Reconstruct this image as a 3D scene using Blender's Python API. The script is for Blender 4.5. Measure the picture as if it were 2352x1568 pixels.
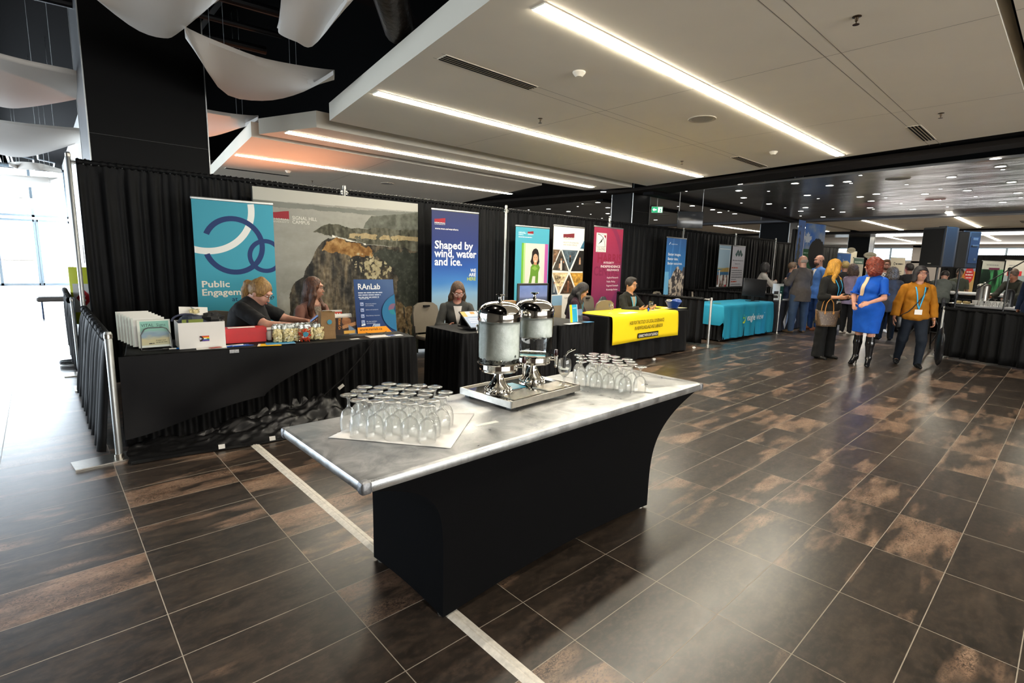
import bpy, math, random
import numpy as np
from mathutils import Vector, Matrix
rnd = random.Random(7)
PI = math.pi
SC = bpy.context.scene
COL = SC.collection
for _o in list(bpy.data.objects): bpy.data.objects.remove(_o)

# ------------------------------------------------------------------ camera
cd = bpy.data.cameras.new('camera'); cam = bpy.data.objects.new('camera', cd); COL.objects.link(cam)
cd.sensor_width = 36; cd.lens = 1183.128/2352*36; cd.clip_start = .05; cd.clip_end = 300
cam.matrix_world = Matrix(((0.739607, 0.085408, -0.667597, 0), (-0.672565, 0.130980, -0.728355, 0), (0.025234, 0.987699, 0.154316, 1.53633), (0, 0, 0, 1)))
SC.camera = cam

# ------------------------------------------------------------------ exposure, world, lights
SC.view_settings.view_transform = 'Standard'; SC.view_settings.look = 'None'
SC.view_settings.gamma = 1; SC.view_settings.use_curve_mapping = False
SC.cycles.transparent_max_bounces = 64
SC.view_settings.exposure = 0.05
world = bpy.data.worlds.new('daylight'); SC.world = world; world.use_nodes = True
world.node_tree.nodes['Background'].inputs[0].default_value = (.80, .92, 1, 1)
world.node_tree.nodes['Background'].inputs[1].default_value = 4.0

def area_light(name, loc, target, size, size_y, power, color=(1, 1, 1), spread=PI):
    l = bpy.data.lights.new(name, 'AREA'); l.shape = 'RECTANGLE'; l.size = size; l.size_y = size_y
    l.energy = power; l.color = color; l.spread = spread
    o = bpy.data.objects.new(name, l); COL.objects.link(o); o.location = loc
    o.rotation_euler = (Vector(target)-Vector(loc)).to_track_quat('-Z', 'Y').to_euler()
    return o
def spot_light(name, loc, target, power, color, angle=60, blend=.8, r=.05):
    l = bpy.data.lights.new(name, 'SPOT'); l.energy = power; l.color = color; l.spot_size = math.radians(angle)
    l.spot_blend = blend; l.shadow_soft_size = r
    o = bpy.data.objects.new(name, l); COL.objects.link(o); o.location = loc
    o.rotation_euler = (Vector(target)-Vector(loc)).to_track_quat('-Z', 'Y').to_euler()
    return o
# daylight through the glazed entrance at the far left and the clerestory at the far end, plus an added fill from the rear
area_light('daylight_entrance', (-2.2, 30.6, 1.9), (-1.2, 15, .6), 5.6, 3.0, 3400, (.80, .90, 1))
area_light('daylight_side', (-7.3, 15, 2.0), (0, 12, .3), 14, 3.0, 1300, (.78, .89, 1))
area_light('added_rear_fill', (3.5, -9.75, 1.7), (5, 4, 3.1), 13, 2.4, 900, (1, .95, .88))  # added fill behind the camera, lifts the ceiling and the people
area_light('daylight_clerestory', (44.6, 4, 2.6), (35, 3, 1.4), 14, .8, 500, (1, .97, .95))
# small coloured uplights standing on the floor behind the drapes, and the blue stage light
spot_light('amber_uplight', (3.9, 10.6, .25), (2.9, 9.9, 3.4), 420, (1, .36, .16), 84, 1)
spot_light('pink_uplight', (17.6, 6.3, .3), (15.9, 2.9, 3.3), 420, (1, .32, .42), 52, 1)
spot_light('blue_stage_light', (12.35, .45, 3.15), (12.70, 1.75, 1.98), 230, (.20, .50, 1), 42, .5)
spot_light('blue_stage_light_rear', (13.9, .35, 3.15), (14.15, 1.65, 1.98), 260, (.20, .50, 1), 42, .5)

# ------------------------------------------------------------------ helpers
def lin(c):
    if isinstance(c, str): c = [int(c[i:i+2], 16)/255 for i in (0, 2, 4)]
    return tuple(x/12.92 if x <= .04045 else ((x+.055)/1.055)**2.4 for x in c[:3])
MATS = {}
class NT:
    def __init__(s, name):
        s.m = bpy.data.materials.new(name); s.m.use_nodes = True; s.t = s.m.node_tree; s.b = s.t.nodes['Principled BSDF']
    def n(s, typ, ins=None, **kw):
        x = s.t.nodes.new(typ)
        for k, v in kw.items(): setattr(x, k, v)
        for k, v in (ins or {}).items(): s.set(x.inputs[k], v)
        return x
    def set(s, sock, v):
        if isinstance(v, bpy.types.NodeSocket): s.t.links.new(v, sock)
        elif isinstance(v, (tuple, list)) and sock.type == 'RGBA': sock.default_value = (*v[:3], 1)
        else: sock.default_value = v
    def math(s, op, a, b=0, c=None):
        x = s.n('ShaderNodeMath', operation=op); s.set(x.inputs[0], a); s.set(x.inputs[1], b)
        if c is not None: s.set(x.inputs[2], c)
        return x.outputs[0]
    def mix(s, f, a, b, blend='MIX'):
        x = s.n('ShaderNodeMix', data_type='RGBA', blend_type=blend); s.set(x.inputs[0], f); s.set(x.inputs[6], a); s.set(x.inputs[7], b); return x.outputs[2]
    def ramp(s, f, stops, interp='LINEAR'):
        x = s.n('ShaderNodeValToRGB'); x.color_ramp.interpolation = interp; cr = x.color_ramp
        while len(cr.elements) < len(stops): cr.elements.new(.5)
        for e, (p, c) in zip(cr.elements, stops): e.position = p; e.color = (*c[:3], 1) if isinstance(c, (tuple, list)) else (c, c, c, 1)
        s.set(x.inputs[0], f); return x.outputs[0]
    def coord(s, kind='Object', scale=None):
        c = s.n('ShaderNodeTexCoord').outputs[kind]
        if scale is None: return c
        mp = s.n('ShaderNodeMapping', {'Scale': scale}); s.set(mp.inputs[0], c); return mp.outputs[0]
    def noise(s, vec, scale, detail=3, rough=.55, dist=0):
        x = s.n('ShaderNodeTexNoise', {'Scale': scale, 'Detail': detail, 'Roughness': rough, 'Distortion': dist}); s.set(x.inputs['Vector'], vec); return x.outputs['Fac']
    def bump(s, h, strength=.2, dist=.01):
        x = s.n('ShaderNodeBump', {'Strength': strength, 'Distance': dist}); s.set(x.inputs['Height'], h); s.set(s.b.inputs['Normal'], x.outputs[0])
def mat(name, col=(.8, .8, .8), rough=.5, metal=0, noise=0, nscale=20, bump=0, bscale=60, **kw):
    """plain procedural material: colour with a little mottling, optional bump; kw sets Principled inputs"""
    if name in MATS: return MATS[name]
    t = NT(name); c = lin(col) if isinstance(col, str) else col
    t.b.inputs['Roughness'].default_value = rough; t.b.inputs['Metallic'].default_value = metal
    if noise:
        f = t.noise(t.coord(), nscale, 3)
        t.set(t.b.inputs['Base Color'], t.ramp(f, [(.3, tuple(x*(1-noise) for x in c)), (.7, tuple(min(1, x*(1+noise)) for x in c))]))
    else: t.b.inputs['Base Color'].default_value = (*c, 1)
    if bump: t.bump(t.noise(t.coord(), bscale, 3), bump)
    for k, v in kw.items():
        k = k.replace('_', ' ').title().replace('Ior', 'IOR')
        t.b.inputs[k].default_value = (*v, 1) if isinstance(v, tuple) and len(v) == 3 else v
    MATS[name] = t.m; return t.m
def emis(name, col, strength):
    if name in MATS: return MATS[name]
    t = NT(name); c = lin(col) if isinstance(col, str) else col
    t.b.inputs['Base Color'].default_value = (*c, 1); t.b.inputs['Emission Color'].default_value = (*c, 1); t.b.inputs['Emission Strength'].default_value = strength
    MATS[name] = t.m; return t.m

def tag(o, label=None, cat=None, group=None, kind=None):
    if label: o['label'] = label
    if cat: o['category'] = cat
    if group: o['group'] = group
    if kind: o['kind'] = kind
    return o
def thing(name, label, cat, loc=(0, 0, 0), rz=0, group=None):
    o = bpy.data.objects.new(name, None); COL.objects.link(o); o.empty_display_size = .1
    o.location = loc; o.rotation_euler = (0, 0, rz)
    return tag(o, label, cat, group)
def dup(root, loc=None, rz=None, label=None, group=None, parent=None):
    r = root.copy(); COL.objects.link(r)
    if parent is not None: r.parent = parent
    if loc is not None: r.location = loc
    if rz is not None: r.rotation_euler = (0, 0, rz)
    if label: r['label'] = label
    if group: r['group'] = group
    for ch in list(root.children): dup(ch, parent=r)
    return r

class MB:
    """collects shapes; build() links them as ONE mesh object"""
    def __init__(s): s.V = []; s.F = []; s.M = []; s.C = []; s.col = False; s.T = None
    def xf(s, m): s.T = m; return s
    def v(s, p):
        if s.T is not None: p = s.T @ Vector(p)
        s.V.append((p[0], p[1], p[2])); return len(s.V)-1
    def vs(s, pts): return [s.v(p) for p in pts]
    def f(s, idx, m=0, c=None):
        s.F.append(tuple(idx)); s.M.append(m); s.C.append(c)
        if c is not None: s.col = True
    def box(s, c, d, m=0, rz=0, rx=0, ry=0, col=None, taper=1):
        R = Matrix.Rotation(rz, 3, 'Z') @ Matrix.Rotation(ry, 3, 'Y') @ Matrix.Rotation(rx, 3, 'X')
        q = []
        for z in (-.5, .5):
            k = taper if z > 0 else 1
            for x, y in ((-.5, -.5), (.5, -.5), (.5, .5), (-.5, .5)):
                q.append(R @ Vector((x*d[0]*k, y*d[1]*k, z*d[2])) + Vector(c))
        a = s.vs(q)
        for fc in ((0, 3, 2, 1), (4, 5, 6, 7), (0, 1, 5, 4), (1, 2, 6, 5), (2, 3, 7, 6), (3, 0, 4, 7)): s.f([a[i] for i in fc], m, col)
        return s
    def rbox(s, c, d, r=.01, m=0, rz=0, rx=0, ry=0, col=None, n=3):
        """box with rounded vertical edges and chamfered rims"""
        R = Matrix.Rotation(rz, 3, 'Z') @ Matrix.Rotation(ry, 3, 'Y') @ Matrix.Rotation(rx, 3, 'X')
        hx, hy, hz = d[0]/2, d[1]/2, d[2]/2; r = min(r, hx*.98, hy*.98, hz*.98)
        rings = []
        for z, ins in ((-hz, r), (-hz+r*.3, r*.3), (-hz+r, 0), (hz-r, 0), (hz-r*.3, r*.3), (hz, r)):
            ring = []
            for sx, sy, a0 in ((1, 1, 0), (-1, 1, 90), (-1, -1, 180), (1, -1, 270)):
                for k in range(n+1):
                    a = math.radians(a0+90*k/n); rr = max(r-ins, .0005)
                    ring.append(R @ Vector((sx*(hx-r)+rr*math.cos(a), sy*(hy-r)+rr*math.sin(a), z)) + Vector(c))
            rings.append(s.vs(ring))
        for a, b in zip(rings, rings[1:]):
            for i in range(len(a)): j = (i+1) % len(a); s.f((a[i], a[j], b[j], b[i]), m, col)
        s.f(rings[0][::-1], m, col); s.f(rings[-1], m, col); return s
    def tube(s, pts, r, n=8, m=0, cap=True, col=None, closed=False):
        pts = [Vector(p) for p in pts]; N = len(pts); rings = []
        rr = r if isinstance(r, (list, tuple)) else [r]*N
        up = None
        for i, p in enumerate(pts):
            if closed: t = pts[(i+1) % N]-pts[i-1]
            else: t = (pts[min(i+1, N-1)]-pts[max(i-1, 0)])
            t.normalize()
            if up is None: up = Vector((0, 0, 1)) if abs(t.z) < .9 else Vector((0, 1, 0))
            a = t.cross(up).normalized(); b = a.cross(t).normalized(); up = b
            rings.append(s.vs([p+a*rr[i]*math.cos(2*PI*k/n)+b*rr[i]*math.sin(2*PI*k/n) for k in range(n)]))
        prs = list(zip(rings, rings[1:])) + ([(rings[-1], rings[0])] if closed else [])
        for a, b in prs:
            for i in range(n): j = (i+1) % n; s.f((a[i], b[i], b[j], a[j]), m, col)
        if cap and not closed: s.f(rings[0], m, col); s.f(rings[-1][::-1], m, col)
        return s
    def lathe(s, prof, c=(0, 0, 0), n=24, m=0, col=None, R=None):
        rings = []
        for r, z in prof:
            if r < 1e-5:
                p = Vector((0, 0, z)); p = (R @ p if R else p)+Vector(c); rings.append([s.v(p)]*n)
            else:
                q = []
                for k in range(n):
                    p = Vector((r*math.cos(2*PI*k/n), r*math.sin(2*PI*k/n), z)); q.append((R @ p if R else p)+Vector(c))
                rings.append(s.vs(q))
        for a, b in zip(rings, rings[1:]):
            for i in range(n):
                j = (i+1) % n; q = []
                for x in (a[i], a[j], b[j], b[i]):
                    if x not in q: q.append(x)
                if len(q) > 2: s.f(q, m, col)
        return s
    def ell(s, c, rad, n=12, m=0, col=None, R=None):
        k = n//2
        prof = [(math.sin(PI*i/k), -math.cos(PI*i/k)) for i in range(k+1)]
        S = Matrix.Diagonal(Vector(rad)); RR = (R @ S) if R else S
        return s.lathe([(max(p[0], 0) if 0 < i < k else 0, p[1]) for i, p in enumerate(prof)], c, n, m, col, RR)
    def grid(s, P, m=0, cols=None, closed=False):
        """P: list of rows of points"""
        ids = [s.vs(r) for r in P]; nr = len(ids); nc = len(ids[0])
        for i in range(nr-1):
            for j in range(nc if closed else nc-1):
                k = (j+1) % nc
                c = None if cols is None else [cols[i][j], cols[i][k], cols[i+1][k], cols[i+1][j]]
                s.f((ids[i][j], ids[i][k], ids[i+1][k], ids[i+1][j]), m, c)
        return ids
    def prism(s, poly, z0, z1, m=0, col=None, mtop=None):
        a = s.vs([(x, y, z0) for x, y in poly]); b = s.vs([(x, y, z1) for x, y in poly]); n = len(poly)
        s.f(a[::-1], m, col); s.f(b, m if mtop is None else mtop, col)
        for i in range(n): j = (i+1) % n; s.f((a[i], a[j], b[j], b[i]), m, col)
        return s
    def build(s, name, mats, parent=None, sharp=35, flat=False):
        me = bpy.data.meshes.new(name); me.from_pydata(s.V, [], s.F)
        if not isinstance(mats, (list, tuple)): mats = [mats]
        for q in mats: me.materials.append(q)
        if len(mats) > 1: me.polygons.foreach_set('material_index', s.M)
        if s.col:
            at = me.color_attributes.new('Col', 'FLOAT_COLOR', 'CORNER'); buf = []
            for fc, c in zip(s.F, s.C):
                if c is None: c = (.5, .5, .5)
                if isinstance(c, list):
                    for q in c: buf += [q[0], q[1], q[2], 1]
                else: buf += [c[0], c[1], c[2], 1]*len(fc)
            at.data.foreach_set('color', buf)
        me.validate()
        if not flat:
            me.polygons.foreach_set('use_smooth', [True]*len(me.polygons)); me.set_sharp_from_angle(angle=math.radians(sharp))
        me.update()
        o = bpy.data.objects.new(name, me); COL.objects.link(o)
        if parent is not None: o.parent = parent
        return o
def struct(name, mb, mats, flat=True):
    return tag(mb.build(name, mats, flat=flat), kind='structure')

_TC = {}
def text_geo(s, size=1, bold=0, sx=1, align='LEFT', shear=0):
    k = (s, size, bold, sx, align, shear)
    if k in _TC: return _TC[k]
    cu = bpy.data.curves.new('t', 'FONT'); cu.body = s; cu.size = 1; cu.align_x = align; cu.offset = bold; cu.resolution_u = 2; cu.shear = shear
    o = bpy.data.objects.new('t', cu); COL.objects.link(o)
    me = bpy.data.meshes.new_from_object(o)
    V = [(v.co.x*size*sx, v.co.y*size) for v in me.vertices]; F = [tuple(p.vertices) for p in me.polygons]
    bpy.data.objects.remove(o); bpy.data.meshes.remove(me); bpy.data.curves.remove(cu)
    _TC[k] = (V, F); return V, F
def pip(X, Z, poly):
    """points inside polygon (numpy)"""
    ins = np.zeros(X.shape, bool); n = len(poly)
    for i in range(n):
        x0, z0 = poly[i]; x1, z1 = poly[(i+1) % n]
        if z0 == z1: continue
        c = ((z0 > Z) != (z1 > Z)) & (X < (x1-x0)*(Z-z0)/(z1-z0)+x0); ins ^= c
    return ins
class Art:
    """a flat printed sheet: x right, z up, facing -y; colours are ink (colour attribute)"""
    def __init__(s, w, h, base, t=.004): s.b = MB(); s.w = w; s.h = h; s.l = 0; s.t = t; s.b.box((w/2, t/2, h/2), (w, t, h), col=lin(base) if base else (.8, .8, .8))
    def y(s): s.l += 1; return -.0003*s.l
    def poly(s, pts, c): y = s.y(); s.b.f(s.b.vs([(x, y, z) for x, z in pts]), 0, lin(c)); return s
    def rect(s, x0, z0, x1, z1, c): return s.poly([(x0, z0), (x1, z0), (x1, z1), (x0, z1)], c)
    def ring(s, cx, cz, r0, r1, c, a0=0, a1=360, n=48, clip=None):
        y = s.y(); q = []
        for i in range(n+1):
            a = math.radians(a0+(a1-a0)*i/n); q.append((a, math.cos(a), math.sin(a)))
        for (a, ca, sa), (b, cb, sb) in zip(q, q[1:]):
            P = [(cx+r0*ca, cz+r0*sa), (cx+r1*ca, cz+r1*sa), (cx+r1*cb, cz+r1*sb), (cx+r0*cb, cz+r0*sb)]
            P = [(min(max(x, 0), s.w), min(max(z, 0), s.h)) for x, z in P]
            if max(p[0] for p in P)-min(p[0] for p in P) < 1e-5: continue
            s.b.f(s.b.vs([(x, y, z) for x, z in P]), 0, lin(c))
        return s
    def text(s, t, x, z, size, c, bold=0, sx=1, align='LEFT', clip=True, shear=0):
        V, F = text_geo(t, size, bold, sx, align, shear); y = s.y(); ids = s.b.vs([(min(x+a, s.w) if clip else x+a, y, z+b) for a, b in V]); cc = lin(c)
        for f in F: s.b.f([ids[i] for i in f], 0, cc)
        return s
    def fit(s, t, x0, z, x1, cap, c, bold=0):
        """one line of lettering from x0 to x1 with the given capital height"""
        size = cap/.70; V, F = text_geo(t, size, bold); w = max(v[0] for v in V); return s.text(t, x0, z, size, c, bold, (x1-x0)/w, clip=False)
    def bars(s, x, z, w, h, c):
        r = random.Random(int(x*900+z*3700+w*77)); u = 0
        while u < w-.3*h:
            k = min(h*r.uniform(1.6, 4.2), w-u); s.rect(x+u, z, x+u+k, z+h*.72, c); u += k+h*.45
        return s
    def paint(s, x0, z0, x1, z1, nx, nz, fn):
        """fn(U,Wv)->(nz,nx,3) sRGB ink colours over the rectangle, 0..1 both ways"""
        U, Wv = np.meshgrid(np.linspace(0, 1, nx), np.linspace(0, 1, nz)); C = np.clip(fn(U, Wv), 0, 1)
        C = np.where(C <= .04045, C/12.92, ((C+.055)/1.055)**2.4); y = s.y()
        rows = [[(x0+(x1-x0)*U[i, j], y, z0+(z1-z0)*Wv[i, j]) for j in range(nx)] for i in range(nz)]
        s.b.grid(rows, 0, [[tuple(C[i, j]) for j in range(nx)] for i in range(nz)]); return s
    def build(s, name, parent, m=None): return s.b.build(name, m or MPRINT, parent, flat=True)
def vnoise(X, Z, sc, seed=0, octs=4, sx=1, sz=1):
    """fractal value noise in numpy, -1..1"""
    r = np.random.RandomState(seed); out = 0; amp = 1; tot = 0
    for o in range(octs):
        T = r.rand(64, 64)*2-1; x = X*sc*sx*2**o+o*7.3; z = Z*sc*sz*2**o+o*3.1
        xi = np.floor(x).astype(int); zi = np.floor(z).astype(int); fx = x-xi; fz = z-zi; fx = fx*fx*(3-2*fx); fz = fz*fz*(3-2*fz)
        a = T[xi % 64, zi % 64]; b = T[(xi+1) % 64, zi % 64]; c = T[xi % 64, (zi+1) % 64]; d = T[(xi+1) % 64, (zi+1) % 64]
        out = out+amp*((a*(1-fx)+b*fx)*(1-fz)+(c*(1-fx)+d*fx)*fz); tot += amp; amp *= .55
    return out/tot
def hx(c): return np.array([int(c[i:i+2], 16)/255 for i in (0, 2, 4)])
def _print_mat():
    t = NT('printed_sheet'); a = t.n('ShaderNodeAttribute', attribute_name='Col'); t.set(t.b.inputs['Base Color'], a.outputs['Color'])
    t.b.inputs['Roughness'].default_value = .6; t.b.inputs['Specular IOR Level'].default_value = .3; t.bump(t.noise(t.coord(), 3, 2), .05); return t.m
MPRINT = _print_mat()
def _cloth_print():
    t = NT('printed_cloth'); a = t.n('ShaderNodeAttribute', attribute_name='Col'); t.set(t.b.inputs['Base Color'], a.outputs['Color'])
    t.b.inputs['Roughness'].default_value = .75; t.bump(t.noise(t.coord(), 220, 2), .1, .002); return t.m
MCLOTHP = _cloth_print()

# common materials
M_BLACKCLOTH = None
def _drape_mat(name, base, sheen):
    t = NT(name); v = t.coord('Object', (1, 1, .25)); f = t.noise(v, 60, 3)
    t.set(t.b.inputs['Base Color'], t.ramp(f, [(.3, tuple(x*.7 for x in base)), (.75, tuple(x*1.5 for x in base))]))
    t.b.inputs['Roughness'].default_value = .62; t.b.inputs['Specular IOR Level'].default_value = .20; t.b.inputs['Sheen Weight'].default_value = sheen; t.b.inputs['Sheen Roughness'].default_value = .4
    t.bump(t.noise(t.coord(), 260, 2), .25, .003); return t.m
M_DRAPE = _drape_mat('black_drape_cloth', (.0028, .0030, .0036), .022)
M_SKIRT = _drape_mat('black_skirt_satin', (.0028, .0028, .0032), .02)
M_SPANDEX = mat('black_spandex', (.0022, .0022, .0026), .85, specular_ior_level=.08)
M_ALU = mat('aluminium_pole', 'b0b2b1', .45, 1, noise=.08, nscale=8)
M_STEEL = mat('brushed_steel', 'c9c4bb', .28, 1, noise=.08, nscale=30, bump=.03, bscale=200)
M_CHROME = mat('polished_chrome', 'dcd8d0', .06, 1)
M_BLK = mat('black_plastic', (.012, .012, .013), .35, noise=.2, nscale=30)
M_BLKM = mat('black_matte', (.004, .004, .005), .8, noise=.3, nscale=12, specular_ior_level=.15)
M_WHITE = mat('white_card', 'e6e4df', .6, noise=.03, nscale=6)
M_CEIL = mat('ceiling_paint', 'e6dfcf', .85, noise=.02, nscale=1.5)
M_STRIP = emis('strip_light_diffuser', (1, .92, .75), 70)
M_DOWN = emis('downlight_lens', (1, .95, .86), 14)
# ================================================================== THE SETTING
def floor_mat():
    t = NT('bronze_floor_tile'); sep = t.n('ShaderNodeSeparateXYZ'); t.set(sep.inputs[0], t.coord()); x, y = sep.outputs[0], sep.outputs[1]
    u = t.math('DIVIDE', t.math('SUBTRACT', x, -.3263), .61); v = t.math('DIVIDE', t.math('SUBTRACT', y, 1.5214), .31054)
    ui = t.math('FLOOR', u); vi = t.math('FLOOR', v); fu = t.math('FRACT', u); fv = t.math('FRACT', v)
    eu = t.math('MULTIPLY', t.math('MINIMUM', fu, t.math('SUBTRACT', 1, fu)), .61); ev = t.math('MULTIPLY', t.math('MINIMUM', fv, t.math('SUBTRACT', 1, fv)), .31054)
    g = t.math('LESS_THAN', t.math('MINIMUM', eu, ev), .0019)
    cmb = t.n('ShaderNodeCombineXYZ'); t.set(cmb.inputs[0], ui); t.set(cmb.inputs[1], vi)
    wn = t.n('ShaderNodeTexWhiteNoise', noise_dimensions='3D'); t.set(wn.inputs[0], cmb.outputs[0])
    rv = wn.outputs['Value']; rc = t.n('ShaderNodeVectorMath', operation='SCALE'); t.set(rc.inputs[0], wn.outputs['Color']); rc.inputs['Scale'].default_value = 40
    def vec(sx, sy):
        m = t.n('ShaderNodeMapping', {'Scale': (sx, sy, 1)}); t.set(m.inputs[0], t.coord())
        a = t.n('ShaderNodeVectorMath', operation='ADD'); t.set(a.inputs[0], m.outputs[0]); t.set(a.inputs[1], rc.outputs[0]); return a.outputs[0]
    base = t.ramp(t.noise(vec(1.5, 5), 2.2, 6, .62), [(.28, (.011, .009, .0075)), (.5, (.026, .020, .016)), (.70, (.052, .039, .029))])
    mot = t.noise(vec(1, 1.6), 24, 4, .7)
    base = t.mix(t.ramp(mot, [(.45, 0), (.78, .65)]), base, (.088, .060, .043))
    # copper wear: a soft-edged patch on some of the tiles, running along the tile, with dark crazing
    patch = t.noise(vec(.75, 2.6), 1.9, 4, .55)
    thr = t.math('ADD', patch, t.math('MULTIPLY', t.math('SUBTRACT', rv, .72), .30))
    pm = t.ramp(thr, [(.50, 0), (.60, 1)])
    fine = t.noise(vec(2, 4), 26, 5, .75)
    edge = t.math('MULTIPLY', pm, t.ramp(fine, [(.34, .15), (.52, 1)]))
    cop = t.ramp(t.noise(vec(1, 3), 6, 3), [(.3, (.17, .10, .065)), (.7, (.30, .20, .138))])
    c = t.mix(edge, base, cop)
    crz = t.noise(vec(1.6, 2.6), 34, 6, .85, 1.8); zone = t.math('MULTIPLY', pm, t.ramp(t.noise(vec(1.2, 2), 3.1, 2), [(.44, 0), (.56, 1)]))
    c = t.mix(t.math('MULTIPLY', t.ramp(crz, [(.49, 0), (.545, .92)]), zone), c, (.016, .012, .010))
    c = t.mix(g, c, (.30, .26, .21)); t.set(t.b.inputs['Base Color'], c)
    r = t.math('ADD', t.math('MULTIPLY', t.noise(vec(1, 2), 9, 4), .12), .25)
    t.set(t.b.inputs['Roughness'], t.math('ADD', r, t.math('MULTIPLY', g, .4)))
    t.b.inputs['Specular IOR Level'].default_value = .62
    hgt = t.math('ADD', t.math('MULTIPLY', g, -1.), t.math('MULTIPLY', fine, .10)); t.bump(hgt, .10, .002); return t.m
M_FLOOR = floor_mat()
fl = MB(); fl.box((18, 11, -.05), (64, 46, .1)); struct('floor', fl, M_FLOOR)

M_DECK = mat('black_deck', (.0015, .0015, .002), .95, specular_ior_level=.05)
def metal_ceiling_mat():
    t = NT('dark_metal_ceiling'); c = t.coord(); sep = t.n('ShaderNodeSeparateXYZ'); t.set(sep.inputs[0], c)
    fy = t.math('FRACT', t.math('DIVIDE', sep.outputs[1], .76)); fx = t.math('FRACT', t.math('DIVIDE', sep.outputs[0], 2.4))
    ln = t.math('MAXIMUM', t.math('LESS_THAN', fy, .012), t.math('LESS_THAN', fx, .004))
    t.set(t.b.inputs['Base Color'], t.mix(ln, t.ramp(t.noise(c, .7, 3), [(.3, (.24, .23, .215)), (.7, (.36, .34, .32))]), (.25, .23, .21)))
    t.b.inputs['Metallic'].default_value = .45; t.b.inputs['Roughness'].default_value = .24
    m = t.n('ShaderNodeMapping', {'Scale': (1.0, .55, 1)}); t.set(m.inputs[0], c)
    t.bump(t.noise(m.outputs[0], 1.3, 2), .35, .05); return t.m
M_MCEIL = metal_ceiling_mat()
M_FASCIA = mat('fascia_paint', 'c3bdb4', .8, noise=.02, nscale=1)
SEAM = mat('ceiling_seam', '8d867c', .9)

deck = MB(); deck.box((18, 11, 5.25), (64, 46, .1)); struct('ceiling', deck, M_DECK)
def panel(name, poly, z0=3.3, t=.22, seams=(), m=None):
    b = MB(); b.prism(poly, z0, z0+t)
    for (x0, y0), (x1, y1), w in seams:
        d = Vector((x1-x0, y1-y0)); n = Vector((-d.y, d.x)).normalized()*w/2
        a = b.vs([(x0-n.x, y0-n.y, z0-.0008), (x1-n.x, y1-n.y, z0-.0008), (x1+n.x, y1+n.y, z0-.0008), (x0+n.x, y0+n.y, z0-.0008)]); b.f(a[::-1], 1)
    return struct(name, b, [m or M_CEIL, SEAM])
sx = lambda y: 5.0
P1 = [(2.12, .62), (9.22, .62), (10.40, 6.94), (3.0, 6.94)]
panel('ceiling', P1, seams=[((5.05, .62), (5.05, 6.94), .006), ((7.3, .62), (7.3, 6.94), .006), ((2.75, 4.00), (9.9, 4.00), .006), ((2.75, 4.13), (9.9, 4.13), .006), ((2.3, 1.58), (9.5, 1.58), .006), ((2.3, 1.70), (9.5, 1.70), .006)])
P0 = [(1.0, -9), (7.4, -9), (9.15, .54), (2.06, .54)]
panel('ceiling', P0, seams=[((5.05, -9), (5.05, .54), .006)])
panel('ceiling', [(3.02, 7.42), (10.40, 7.34), (10.1, 8.5), (2.59, 8.5)])
panel('ceiling', [(2.56, 8.76), (8.85, 8.76), (10.3, 14.6), (3.2, 14.6)], seams=[((4.9, 8.76), (5.6, 14.6), .008)])
# far white ceilings beyond the metal one
panel('ceiling', [(20.9, -9), (27.9, -9), (28.3, 7.2), (21.5, 7.2)], seams=[((24.4, -9), (24.6, 7.2), .02)])
panel('ceiling', [(21.3, 7.6), (28.3, 7.6), (28.3, 16), (20.6, 16)])
panel('ceiling', [(29.6, -9), (46, -9), (46, 16), (29.6, 16)], z0=3.35)
# metal ceilings, black slot and bronze trims between the two kinds
M_TRIM = mat('bronze_trim', (.018, .014, .011), .7, 0, specular_ior_level=.15)
mc = MB(); mc.prism([(10.38, .70-9.7), (20.7, -9), (20.9, 15), (12.2, 15), (11.9, 9), (11.75, 7.1)], 3.3, 3.34); struct('ceiling', mc, M_MCEIL)
tr = MB(); tr.prism([(8.55, -9), (9.4, -9), (10.32, .70), (11.75, 7.15), (11.95, 14.9), (10.2, 14.9), (10.9, 8.0), (9.95, .70)], 3.292, 3.36); struct('trim_1', tr, M_TRIM)
tr = MB(); tr.prism([(7.5, -9), (8.6, -9), (9.98, .70), (11.2, 7.1), (10.95, 7.2), (10.40, 6.95), (9.24, .70)], 3.40, 3.44)
tr.prism([(8.85, 8.79), (10.5, 8.0), (11.9, 8.6), (11.95, 14.8), (10.35, 14.7)], 3.36, 3.40); struct('trim_2', tr, M_BLKM)
tr = MB(); tr.box((16.0, 7.42, 3.27), (9.6, .30, .10)); tr.box((14.0, 9.3, 3.28), (4.6, .22, .06)); struct('trim_3', tr, M_BLKM)
tr = MB(); tr.prism([(20.4, -9), (20.95, -9), (21.5, 7.2), (21.3, 15), (20.7, 15), (20.9, 7)], 3.24, 3.36); struct('trim_4', tr, mat('grey_bulkhead', (.10, .10, .11), .5, .3))
tr = MB(); tr.box((28.9, 3, 3.30), (1.1, 25, .12)); struct('trim_5', tr, M_BLKM)
mc = MB(); mc.box((31.0, 3, 3.28), (3.0, 25, .04)); struct('ceiling', mc, M_MCEIL)

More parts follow.
